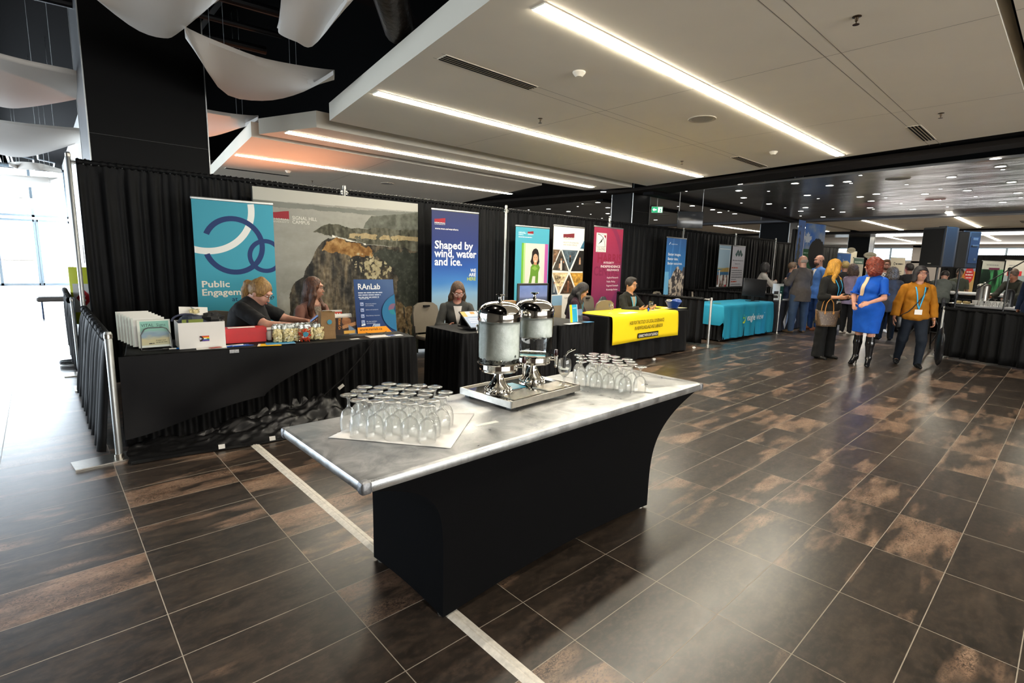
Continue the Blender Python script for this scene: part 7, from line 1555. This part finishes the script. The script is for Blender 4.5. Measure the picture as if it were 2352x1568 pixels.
p5 = person('person with short black hair in a black jacket at the yellow table', 7.74, 5.45, -92, H=1.70, w=1.06, skin='b98a68', hair=('short', '14100f', '2a2320'), top=('14150f', 1.95, .12, .030), bottom=('trousers', '1a1c22'), pelvis=.49, seated=True, torso=(.12, 0), head=(-.05, .12, 0),
   armL=((.42, -.60, -.80), (-.45, -1, .22)), armR=((-.40, -.60, -.80), (.70, -1, .22)), legL=((.10, -1, -.05), (0, .1, -1), 0), legR=((-.10, -1, -.05), (0, .1, -1), 0), glasses=('4b4540', .019), res=.009, handL=(.7, (-.5, 0, .8)), handR=(.7, (.5, 0, .8)))
shirtfront(p5, mat('beige_shirt', '9a8f7c', .7), h=.26); p5['chest'] = .150; lanyard(p5, card=False, drop=.30)['label'] = 'light blue lanyard worn by the seated man at the yellow table'
b = MB(); N, T, R = p5['N'], p5['T'], p5['Rt']; b.tube([N+R[:, 0]*(.115*math.cos(a_))+R[:, 1]*(.02-.085*math.sin(a_))-T*(.02+.02*math.sin(a_)) for a_ in [k*PI/10-.5 for k in range(12)]], .028, 8); b.build('hood', cloth_mat('cloth_14150f', '14150f'), p5['t'])
# --- group at the navy table
p6 = person('person with short dark hair and glasses in a grey checked cardigan, leaning on the counter', 13.66, 5.55, -58, H=1.66, w=1.10, skin='c08f7c', hair=('bob', '0f0d0e', '2a2728'), top=('96928f', 2.0, .16, .020), bottom=('trousers', '3a2f38'), torso=(.16, 0), head=(.55, -.06, 0), armL=((.35, -.55, -.8), (-.9, -.5, .35)), armR=((-.25, -.65, -.75), (.9, -.5, .35)), glasses=('3a3436', .02), res=.013, shoes='1c1c1c')
p7 = person('person in a navy suit half hidden behind the bald man in the brown-grey blazer', 14.6, 5.15, -55, H=1.68, w=1.05, skin='b68871', hair=('short', '4a3a2c', '6b5540'), top=('26304a', 2.0, .18, .016), bottom=('trousers', '20283c'), res=.014, shoes='2a1b12')
p8 = person('bald man seen from behind in a brown-grey blazer and blue jeans', 13.45, 4.50, 62, H=1.84, w=1.38, skin='c09280', hair=('bald', '8f8680', 'a79f98'), top=('4e4845', 1.95, .20, .022), bottom=('trousers', '33455f', .008), shoes='5b4a38', head=(.1, .12, 0), armL=((.25, -.35, -.9), (-.5, -.9, .25)), armR=((-.30, -.25, -.9), (.5, -1, .15)), legL=((.12, 0, -1), (.02, .03, -1), .3), legR=((-.12, 0, -1), (-.02, .03, -1), -.3), res=.011)
p9 = person('bearded balding man in a bright blue suit behind the blonde person', 14.45, 4.46, 142, H=1.88, w=1.10, skin='b98874', hair=('bald', '3a2f28', '54483e'), beard='3a2a20', top=('4a74b4', 2.0, .18, .018), bottom=('trousers', '2f4d86'), shoes='7a4526', head=(-.05, .05, 0), res=.012)
shirtfront(p9, mat('white_blouse', 'e2dcd6', .7), h=.2)
# --- the three people in the aisle
p10 = person('person with straight golden blonde hair in black, a badge on the chest', 9.98, 2.86, -108, H=1.70, w=1.18, skin='c08a66', hair=('long', '8a5c12', 'd19a2c', .17), top=('10100e', 1.55, .28, .022), bottom=('trousers', '0b0b0c', .045), shoes='121010', head=(1.05, .10, 0),
   armL=((.20, -.20, -1), (-.15, -1, .05)), armR=((-.22, -.05, -1), (.62, -1, .05)), handL=(.6, (-.6, .2, .3)), handR=(.6, (.6, .2, .3)), legL=((.05, 0, -1), (.02, .02, -1), .1), legR=((-.06, .02, -1), (0, .03, -1), -.1), res=.0085, bust=.35)
p10['chest'] = .165; lanyard(p10, drop=.40)['label'] = 'light blue lanyard with a white and red badge on the blonde person'
p11 = person('person with big curly red hair in a royal blue dress and high black boots', 9.84, 2.25, 168, H=1.66, w=1.12, skin='c58f78', hair=('curly', '46140a', '8f3311', 1.22), top=('0b4fae', .80, .02, .014, cloth_mat('royal_blue_dress', '0b50b4', .7)), bottom=('skirt', '0b50b4'), feet=False, head=(-1.2, .02, 0), pelvis=.93,
   armL=((.22, -.22, -1), (-.62, -1, -.42)), armR=((-.22, -.16, -1), (.55, -1, -.62)), handL=(.6, (-.3, .6, -.4)), handR=(.6, (.5, .6, -.2)), legL=((.02, -.10, -1), (.0, .06, -1), .35), legR=((-.04, .06, -1), (-.03, .02, -1), -.05), res=.0085, bust=.45, belly=.02)
M_PATENT = mat('black_patent_leather', (.008, .008, .009), .12, bump=.25, bscale=16)
for s_ in (1, -1):
    h_, kn, an, fy = p11['leg'][s_]; d = np.array([math.sin(fy), -math.cos(fy), 0]); Q = Sdf(); top_ = kn+(an-kn)*.10; A = an+np.array([0, 0, .0]); toe = np.array([an[0], an[1], 0])+d*.16+[0, 0, .022]; ball = np.array([an[0], an[1], 0])+d*.10+[0, 0, .028]
    Q.cap(top_, kn+(an-kn)*.40, .060, .062, .02).cap(kn+(an-kn)*.40, A, .062, .040, .02).cap(A, ball, .040, .036, .02).cap(ball, toe, .034, .018, .015).cap(A, np.array([A[0], A[1], A[2]-.035])-d*.025, .040, .034, .02); Q.plane(top_+(kn-an)*.02, kn-an); Q.plane((0, 0, .002), (0, 0, -1))
    o = Q.build('boot', M_PATENT, p11['t'], .0075); b = MB(); hb = A-d*.035; b.tube([(hb[0], hb[1], A[2]-.045), (hb[0]-d[0]*.004, hb[1]-d[1]*.004, .05), (hb[0]-d[0]*.002, hb[1]-d[1]*.002, 0)], [.026, .009, .007], 10); b.build('heel', M_PATENT, o)
b = MB()
for s_ in (1, -1):
    a, e, wr, fd = p11['arm'][s_]; c = a+(e-a)*.80; d = nrm(e-a); u = nrm(np.cross(d, (0, 0, 1))); v = np.cross(d, u); b.tube([c+(.068+.006*math.sin(q*9))*(u*math.cos(q*2*PI/40)+v*math.sin(q*2*PI/40))+d*.008*math.sin(q*2.4) for q in range(40)], .009, 6, closed=True)
b.build('sleeve_ruffle', cloth_mat('royal_blue_dress', '0b50b4', .7), p11['t'])
N, T, R = p11['N'], p11['T'], p11['Rt']; b = MB(); b.grid([[tuple(p11['front'](.02+.30*v, -.02-.05*v+.028*u, .008+.004*math.sin(u*3+v*5))) for u in (-1, 0, 1)] for v in [i/10 for i in range(11)]]); o = b.build('collar', mat('cream_collar', 'd9bd98', .6), p11['t'], sharp=80); md = o.modifiers.new('th', 'SOLIDIFY'); md.thickness = .006
p12 = person('person with dark hair in a mustard blouse and jeans walking to the camera', 10.42, 1.75, 206, H=1.62, w=1.16, skin='bd8a70', hair=('bob', '0d0a0c', '231c1f'), top=('a4690f', 1.86, .08, .034), bottom=('trousers', '141c28'), shoes='0f0f11', head=(.12, -.04, 0), glasses=('7a2f30', .020),
   armL=((.26, .02, -1), (.10, -.18, -1)), armR=((-.30, .05, -1), (-.12, -.16, -1)), handL=(.9, (-1, 0, .1)), handR=(.7, (1, 0, .1)), legL=((.06, -.26, -1), (-.02, .04, -1), .05), legR=((-.03, .12, -1), (.0, .42, -1), -.25), res=.0085, bust=.4, pelvis=.835)
p12['chest'] = .175; lanyard(p12, drop=.42)['label'] = 'light blue lanyard with a blank white badge on the person in mustard'
# black under-shirt hem, cuff watch
N, P, T, R = p12['N'], p12['P'], p12['T'], p12['Rt']; Q = Sdf(); Q.ell(P, (.175, .135, .13), None, .03); Q.plane(P+np.array([0, 0, .02]), (0, 0, 1)); Q.plane(P+np.array([0, 0, -.06]), (0, 0, -1)); Q.build('undershirt', cloth_mat('cloth_0b0b0c', '0b0b0c'), p12['t'], .012)
wr = p12['arm'][1][2]; MB().tube([tuple(wr+np.array([.031*math.cos(q*PI/8), .031*math.sin(q*PI/8), -.0])) for q in range(16)], .006, 6, closed=True).build('wristwatch', mat('gold_watch', 'b0894a', .3, 1), p12['t'])
# handbags
def tote(label, loc, rz):
    t = thing('handbag', label, 'bag', loc, rz); rows = []
    for v in [i/8 for i in range(9)]:
        W = .155+.055*v; Dd = .075*(1-.35*v); row = []
        for j in range(36):
            e = 2*PI*j/36; row.append((W*math.copysign(abs(math.cos(e))**.45, math.cos(e)), Dd*math.copysign(abs(math.sin(e))**.6, math.sin(e)), .27*v+.012*math.cos(e*2)*v))
        rows.append(row)
    def mono():
        q = NT('brown_monogram_canvas'); c = q.coord('Object', (1, 1, 1)); v = q.n('ShaderNodeTexVoronoi', {'Scale': 34}); q.set(v.inputs['Vector'], c); ck = q.n('ShaderNodeTexChecker', {'Scale': 46}); q.set(ck.inputs['Vector'], c)
        f = q.math('LESS_THAN', v.outputs['Distance'], .22); q.set(q.b.inputs['Base Color'], q.mix(f, (.085, .052, .030), (.24, .17, .085))); q.b.inputs['Roughness'].default_value = .45; return q.m
    b = MB(); b.grid(rows, closed=True); ids = b.vs([(p[0], p[1], .001) for p in rows[0]]); b.f(ids[::-1]); o = b.build('body', MATS.setdefault('mono', mono()), t, sharp=60); md = o.modifiers.new('th', 'SOLIDIFY'); md.thickness = .006
    TAN = mat('tan_leather', 'b47a34', .45)
    for s_ in (-1, 1): MB().tube([(x_, s_*.047, z_) for x_, z_ in ((-.075, .23), (-.072, .30), (-.055, .40), (0, .47), (.055, .40), (.072, .30), (.075, .23))], .0065, 8).build('handle', TAN, t)
    b = MB(); b.tube([(-.20, 0, .275), (-.205, -.005, .25), (-.20, -.02, .10)], .003, 6); b.tube([(.20, 0, .275), (.205, -.005, .25), (.20, -.03, .15)], .003, 6)
    for x_ in (-.075, .075): b.ell((x_, -.052, .225), (.018, .005, .028), 8)
    b.build('straps', TAN, t); return t
E0 = p10['arm'][-1]; 
def wpos(p, v): return p['t'].matrix_basis @ Vector(v)
bpy.context.view_layer.update()
a, e, wr, fd = p10['arm'][-1]; hpnt = wpos(p10, e*.55+wr*.45)
tote('brown patterned handbag with tan handles hanging from the blonde person\'s forearm', (hpnt.x, hpnt.y, hpnt.z-.485), math.radians(-38))
t = thing('shoulder_bag', 'small black crossbody bag worn by the person in mustard', 'bag', tuple(p12['t'].location), p12['t'].rotation_euler.z); b = MB(); N, T, R = p12['N'], p12['T'], p12['Rt']
b.tube([tuple(N+R[:, 0]*.10+R[:, 1]*.03)]+[tuple(p12['front'](d_, x_, .008)) for x_, d_ in ((.095, .06), (.06, .14), (.02, .22), (-.03, .31), (-.08, .39), (-.125, .45))]+[tuple(N-R[:, 0]*.20-R[:, 1]*.05-T*.52)], .008, 8); b.build('strap', M_BLK, t)
c = N-R[:, 0]*.215-R[:, 1]*.02-T*.62; MB().rbox(tuple(c), (.07, .16, .18), .02).build('pouch', M_BLK, t)
wr = p12['arm'][1][2]; q = wpos(p12, wr); t = thing('carrier_bag', 'long black glossy bag hanging beside the person in mustard', 'bag', (q.x+.05, q.y-.12, .06), .4); b = MB(); lump(b, (0, 0, .30), (.12, .055, .31), 7, amp=.10); b.build('sack', mat('black_bin_film', (.010, .010, .011), .3, bump=.5, bscale=14), t); b = MB(); b.tube([(-.02, 0, .56), (0, 0, .68), (.02, 0, .56)], .006, 6); b.build('handle', M_BLK, t)
t = thing('sign_stand', 'grey metal stand leg just behind the walking person in mustard', 'stand', (11.35, 2.05, 0), .3); MB().box((0, 0, .45), (.06, .02, .9), ry=.10).build('post', M_ALU, t, flat=True); MB().box((-.03, 0, .006), (.34, .22, .01)).build('base_plate', M_STEEL, t, flat=True)
# --- visitors further back
p13 = person('person with shoulder-length curly brown hair in a lilac top, behind the blonde person', 14.3, 3.68, -30, H=1.66, w=1.05, skin='b98a78', hair=('curly', '3a2c24', '6a5446', .85), top=('8d7d92', 1.2, .14, .02), bottom=('trousers', '1a1a1e'), shoes='d8d2cc', head=(.3, 0, 0), res=.014)
p14 = person('bearded person with short brown hair and a checked shirt facing the camera', 15.6, 3.32, 200, H=1.80, w=1.12, skin='b07f6c', hair=('short', '4a3222', '6b4c34'), beard='3f2a1e', glasses=('2a2626', .02), top=('6f7078', 1.3, .16, .02, MCLOTHP, lambda V: np.where(((np.sin(V[:, 0]*95)*np.sin(V[:, 2]*85)) > .1)[:, None], hx('1e2026'), hx('b9b6b2'))), bottom=('trousers', '1c2230'), shoes='e4e4e2', res=.013)
p15 = person('person with curly grey-brown hair in a dark grey top seen from behind', 13.94, 2.83, 30, H=1.60, w=1.20, skin='b98a78', hair=('curly', '4a4038', '7d7066', .95), top=('3b3a40', .9, .20, .035), bottom=('trousers', '121214', .01), shoes='141414', armL=((.35, -.3, -.9), (-.3, -1, .2)), armR=((-.35, -.3, -.9), (.3, -1, .2)), res=.013)
p16 = person('person in a black T-shirt with short dark hair, back turned, left of the walking person', 16.2, 2.95, 40, H=1.72, w=1.2, skin='a87c68', hair=('short', '17120f', '2c2420'), top=('151517', .9, .14, .03), bottom=('trousers', '15151a'), res=.016)
p17 = person('person in a grey T-shirt bending over the counter right of the walking person', 16.6, 2.35, 0, H=1.70, w=1.25, skin='a87c68', hair=('short', '17120f', '2c2420'), top=('4f5450', .8, .12, .03), bottom=('trousers', '15151a'), torso=(.75, 0), head=(0, .5, 0), armL=((.3, -.8, -.6), (-.2, -1, -.1)), armR=((-.3, -.8, -.6), (.2, -1, -.1)), res=.016)
p18 = person('person with fair hair in black standing behind the one in lilac', 15.6, 4.20, 40, H=1.74, w=1.1, skin='b98a78', hair=('short', '8a7444', 'b39a62'), top=('141416', 1.9, .2, .02), bottom=('trousers', '141416'), res=.016)
p19 = person('person in an olive T-shirt standing behind the coffee urn', 18.9, 2.30, 190, H=1.64, w=1.05, skin='a07a66', hair=('short', '221a15', '3a2e26'), top=('5d6152', .8, .16, .02), bottom=('trousers', '1c1c1c'), res=.016)
p20 = person('person in a dark green jacket leaning over the cups at the coffee table', 16.1, .93, 150, H=1.68, w=1.1, skin='a87258', hair=('short', '4a3a30', '7a6656'), top=('2c2d24', 1.95, .18, .02), bottom=('trousers', '1a1a1c'), torso=(.30, 0), head=(0, .45, 0), armL=((.2, -.5, -.8), (-.2, -1, -.3)), armR=((-.2, -.5, -.8), (.2, -1, -.3)), res=.014)
p21 = person('person in a navy jacket cut off by the right edge of the frame', 14.25, .55, 160, H=1.72, w=1.15, skin='a87258', hair=('short', '6a4a30', '8a6a4a'), top=('1d2c48', 1.95, .18, .02), bottom=('trousers', '20304c'), res=.014)
# phones in hands
def mid(p, s_, d=.07): a, e, wr, fd = p['arm'][s_]; return wpos(p, wr+fd*d)
m = (mid(p1, 1)+mid(p1, -1))/2; PHONE.location = (m.x+.05, m.y, m.z+.035); PHONE.rotation_euler = (0, -.65, math.radians(-8)); PHONE.rotation_euler = (.65, 0, math.radians(-8)-PI/2)
m = (mid(p4, 1)+mid(p4, -1))/2; ph = dup(PHONE, label='dark smartphone held by the person in burgundy'); ph.location = (m.x, m.y, m.z+.03); ph.rotation_euler = (.5, 0, math.radians(-50)-PI/2)

# ================================================================== STAGE GEAR AND COFFEE TABLE
def tripod(label, x, y, h, rz=0, group='speaker stands'):
    t = thing('speaker_stand', label, 'stand', (x, y, 0), rz, group); MB().tube([(0, 0, .35), (0, 0, h)], .019, 12).build('pole', M_BLK, t); MB().lathe([(.03, .98), (.034, 1.0), (.034, 1.08), (.03, 1.10)], n=12).build('collar', M_BLK, t)
    for k in range(3):
        a_ = k*2*PI/3; MB().tube([(.02*math.cos(a_), .02*math.sin(a_), .80), (.48*math.cos(a_), .48*math.sin(a_), .012)], .013, 8).build('leg', M_BLK, t)
        MB().tube([(.02*math.cos(a_), .02*math.sin(a_), .40), (.26*math.cos(a_), .26*math.sin(a_), .40)], .008, 6).build('brace', M_BLK, t)
    return t
def loudspeaker(label, x, y, z, rz, s=1, back=False):
    t = thing('loudspeaker', label, 'speaker', (x, y, z), rz); b = MB(); W, Dq, Hh = .42*s, .38*s, .70*s
    poly = [(-W/2, -Dq/2), (W/2, -Dq/2), (W/2*.96, Dq*.15), (W/2*.62, Dq/2), (-W/2*.62, Dq/2), (-W/2*.96, Dq*.15)]
    b.prism(poly, 0, Hh); o = b.build('cabinet', mat('textured_black_paint', (.030, .031, .033), .5, bump=.3, bscale=300), t, sharp=25); md = o.modifiers.new('bev', 'BEVEL'); md.width = .02; md.segments = 3; md.limit_method = 'ANGLE'
    MB().rbox((0, -Dq/2-.006, Hh/2), (W-.05, .014, Hh-.06), .006).build('grille', mat('steel_grille_black', (.012, .012, .013), .6, .4, bump=.6, bscale=500), t); MB().box((0, -Dq/2-.015, .07), (.06, .004, .018)).build('name_plate', M_ALU, t, flat=True)
    b = MB(); b.box((0, Dq/2+.004, Hh*.5), (W*.52, .01, Hh*.72)); q = b.build('rear_panel', mat('rear_panel_blue_black', (.05, .06, .08), .35), t, flat=True); b = MB()
    for k in range(5): b.lathe([(0, 0), (.016, 0), (.016, .02), (0, .02)], (-.06+.03*k, Dq/2+.01, Hh*.62), 10, R=Matrix.Rotation(-PI/2, 3, 'X'))
    b.box((0, Dq/2+.012, Hh*.80), (.12, .006, .05)); b.box((-.05, Dq/2+.012, Hh*.25), (.05, .006, .05)); b.build('sockets', M_ALU, q); 
    MB().rbox((0, 0, Hh+.01), (.16, .04, .03), .01).build('handle', M_BLK, t); return t
tripod('black tripod stand under the front loudspeaker', 12.55, 1.86, 1.62); loudspeaker('front black loudspeaker on a stand, its side lit blue', 12.55, 1.86, 1.62, math.radians(-120), 1.05)
tripod('black tripod stand under the rear loudspeaker', 14.1, 1.72, 1.62, .5); loudspeaker('rear black loudspeaker on a stand, its back panel lit blue', 14.1, 1.72, 1.62, math.radians(148), 1.05)
t = thing('microphone_stand', 'black boom microphone stand reaching up to the right', 'stand', (13.3, .92, 0), .2); MB().tube([(0, 0, .02), (0, 0, 1.62)], .012, 10).build('pole', M_BLK, t); MB().tube([(-.55, .50, 1.22), (0, 0, 1.62), (.62, -.58, 2.05)], .010, 8).build('boom_arm', M_BLK, t); MB().lathe([(0, 0), (.14, 0), (.14, .012), (.03, .03)], n=20).build('base', M_BLK, t); MB().ell((0, 0, 1.62), (.035, .035, .035), 10).build('clamp', M_BLK, t)
t = thing('stage_monitor', 'low grey wedge monitor speaker standing in the stage pen', 'speaker', (14.2, 1.62, 0), .4); b = MB(); b.prism([(-.35, -.22), (.35, -.22), (.35, .22), (-.35, .22)], 0, .55); b.ell((0, 0, .55), (.34, .2, .25), 16); b.build('wedge', mat('grey_lid', '4a4b50', .5), t, sharp=40)
# folding coffee tables with white tops inside / beyond the pen
def white_table(label, x, y, L, Dp_, rz, z=.84, skirt=True):
    t = thing('serving_table', label, 'table', (x, y, 0), rz); MB().rbox((L/2, Dp_/2, z-.03), (L, Dp_, .06), .02).build('tabletop', mat('white_cloth_top', 'dcdde0', .5), t); b = MB(); b.box((L/2, Dp_/2, z/2-.04), (L-.06, Dp_-.06, z-.09)); b.build('skirt', M_DRAPE, t, flat=True); return t
white_table('white-topped serving table with the coffee urn and cups', 15.2, 1.85, 3.6, .75, -1.9); white_table('dark bar counter with a pale top behind the left loudspeaker stand', 17.2, 3.30, 2.6, .6, -1.95, 1.06)
URNX, URNY = 15.05, 1.30
t = thing('coffee_urn', 'tall stainless coffee urn on the serving table', 'urn', (URNX+.25, URNY+.12, .84)); MB().lathe([(0, 0), (.13, 0), (.13, .03), (.115, .04), (.115, .40), (.118, .42), (.10, .45), (.02, .47), (.02, .50), (0, .50)], n=28).build('tank', M_STEEL, t); b = MB(); b.tube([(-.11, -.04, .08), (-.15, -.06, .08), (-.15, -.06, .05)], .01, 8); b.build('tap', M_BLK, t)
t = thing('coffee_urn', 'black coffee flask right of the stainless urn', 'urn', (URNX+.20, URNY-.30, .84)); MB().lathe([(0, 0), (.09, 0), (.09, .30), (.06, .36), (0, .37)], n=20).build('tank', M_BLK, t)
for k in range(6):
    o = MB().lathe([(0, 0), (.036, 0), (.046, .09), (.048, .095), (.046, .10), (.043, .095), (.034, .008), (0, .008)], n=14).build('paper_cup', M_WHITE) if k == 0 else o.copy()
    if k: COL.objects.link(o)
    tag(o, 'white paper cup beside the coffee urn', 'cup', 'paper cups beside the coffee urn'); o.location = (URNX+.10+.02*(k % 3), URNY+.22-.09*k, .84)
gb = dup(g0, label='upturned goblet on the far serving table left of the microphone stand', group='goblets on the far serving table')
for k in range(5):
    g = gb if k == 0 else dup(gb); g.location = (14.72-.016*k, 1.36-.10*k, .843)
for k in range(4):
    g = dup(gb, label='upturned goblet on the far serving table at the right edge', group='goblets on the far serving table, right end'); g.location = (14.30-.016*k, .42-.10*k, .843)
t = thing('tray', 'tray of sandwiches at the left end of the serving table', 'tray', (15.1, 1.72, .842), -1.9); MB().rbox((0, 0, .01), (.4, .3, .02), .008).build('tray', M_STEEL, t); b = MB(); [b.rbox((-.12+.08*k, .04*(-1)**k, .045), (.07, .09, .05), .012) for k in range(4)]; b.build('sandwiches', mat('bread', 'b5a06f', .8, noise=.2, nscale=40), t)
t = thing('laptop', 'open black laptop on the bar counter', 'laptop', (17.2, 2.65, 1.06), -1.6); MB().rbox((0, 0, .01), (.36, .25, .02), .006).build('keyboard_base', M_BLK, t); MB().box((0, .16, .12), (.36, .012, .24), rx=-.35).build('lid', M_BLK, t, flat=True)
# hanging screen and exit sign
t = thing('hanging_screen', 'dark screen hanging from the metal ceiling on two thin rods', 'screen', (12.0, 6.70, 2.50), -.8); MB().rbox((0, 0, .15), (.62, .04, .40), .01).build('panel', mat('dark_screen', (.03, .032, .036), .15), t); b = MB(); b.tube([(-.28, 0, .34), (-.28, 0, .80)], .006, 6); b.tube([(.28, 0, .34), (.28, 0, .80)], .006, 6); b.build('rod', M_ALU, t)
t = thing('exit_sign', 'green lit exit sign with a white arrow and running figure', 'sign', (12.2, 7.95, 2.98), -.75); t.scale = (.75, .75, .75); MB().box((.2, .02, .0), (.40, .03, .22)).build('housing', M_WHITE, t, flat=True)
a = Art(.38, .20, '12a06a', .002); a.rect(.22, .01, .37, .19, 'dfeee6'); a.poly([(.03, .10), (.09, .16), (.09, .125), (.17, .125), (.17, .075), (.09, .075), (.09, .04)], 'f4fbf7'); a.poly([(.27, .03), (.30, .09), (.28, .13), (.31, .15), (.34, .10), (.31, .07), (.33, .03), (.31, .03)], '12a06a')
def ex_mat():
    q = NT('lit_exit_face'); at = q.n('ShaderNodeAttribute', attribute_name='Col'); q.set(q.b.inputs['Base Color'], at.outputs['Color']); q.set(q.b.inputs['Emission Color'], at.outputs['Color']); q.b.inputs['Emission Strength'].default_value = 1.0; return q.m
o = a.build('sign_face', t, ex_mat()); o.location = (.01, 0, -.10); MB().tube([(.2, .02, .11), (.2, .02, .43)], .01, 6).build('stem', M_WHITE, t)
# small things on the floor
for lb, x, y in (('crumpled white tissue on the floor right of the yellow table', 8.95, 4.72), ('white tag on the floor below the yellow runner', 7.25, 4.50)):
    b = MB(); lump(b, (0, 0, .02), (.035, .03, .02), int(x)); tag(b.build('litter', M_WHITE), lb, 'litter').location = (x, y, 0)
for k, (x, y) in enumerate(((12.15, 1.66), (11.98, 1.52))): b = MB(); b.rbox((0, 0, .02), (.07, .05, .04), .01); tag(b.build('cable_clamp', M_ALU), ['shiny clamp on the floor at the corner of the stage pen', 'shiny clamp beside the corner pole of the stage pen'][k], 'clamp').location = (x, y, 0)
tag(MB().tube([(0, 0, .008), (.4, -.12, .008), (.9, -.45, .008), (1.3, -1.0, .008)], .006, 6).build('floor_cable', M_BLK), 'thin black cable lying along the foot of the stage pen', 'cable').location = (12.1, 1.3, 0)
t = thing('coiled_cable', 'black coiled cable on the floor left of the tall corner pole', 'cable', (.20, 9.1, 0)); MB().tube([(.10*math.cos(k*.5), .10*math.sin(k*.5), .01+.0012*k) for k in range(40)], .008, 6).build('coil', M_BLK, t)
t = thing('warning_sign', 'yellow board with a red diamond sign behind the far low drape', 'sign', (.45, 9.4, .55), -.5); MB().rbox((0, 0, .35), (.34, .02, .80), .04).build('board', mat('hi_vis_yellow', 'd8dd1c', .5), t); a = Art(.26, .40, 'e8e6e0', .002); a.poly([(.13, .08), (.23, .2), (.13, .32), (.03, .2)], 'c11f26'); a.text('S', .09, .15, .13, 'f2eeee', .02); o = a.build('label', t); o.location = (-.13, -.016, .12)
tag(MB().box((0, 0, 0), (.02, .35, .22), ).build('orange_sign', mat('orange_sign', 'c9781c', .5), flat=True), 'small orange sign on the white wall near the entrance', 'sign').location = (1.13, 17.6, 2.95)
tag(MB().box((0, 0, 0), (.02, .5, .6), ).build('notice', mat('pale_notice', 'e6dcd6', .5), flat=True), 'pale notice on the white wall of the entrance hall', 'notice').location = (1.13, 22.5, 1.4)
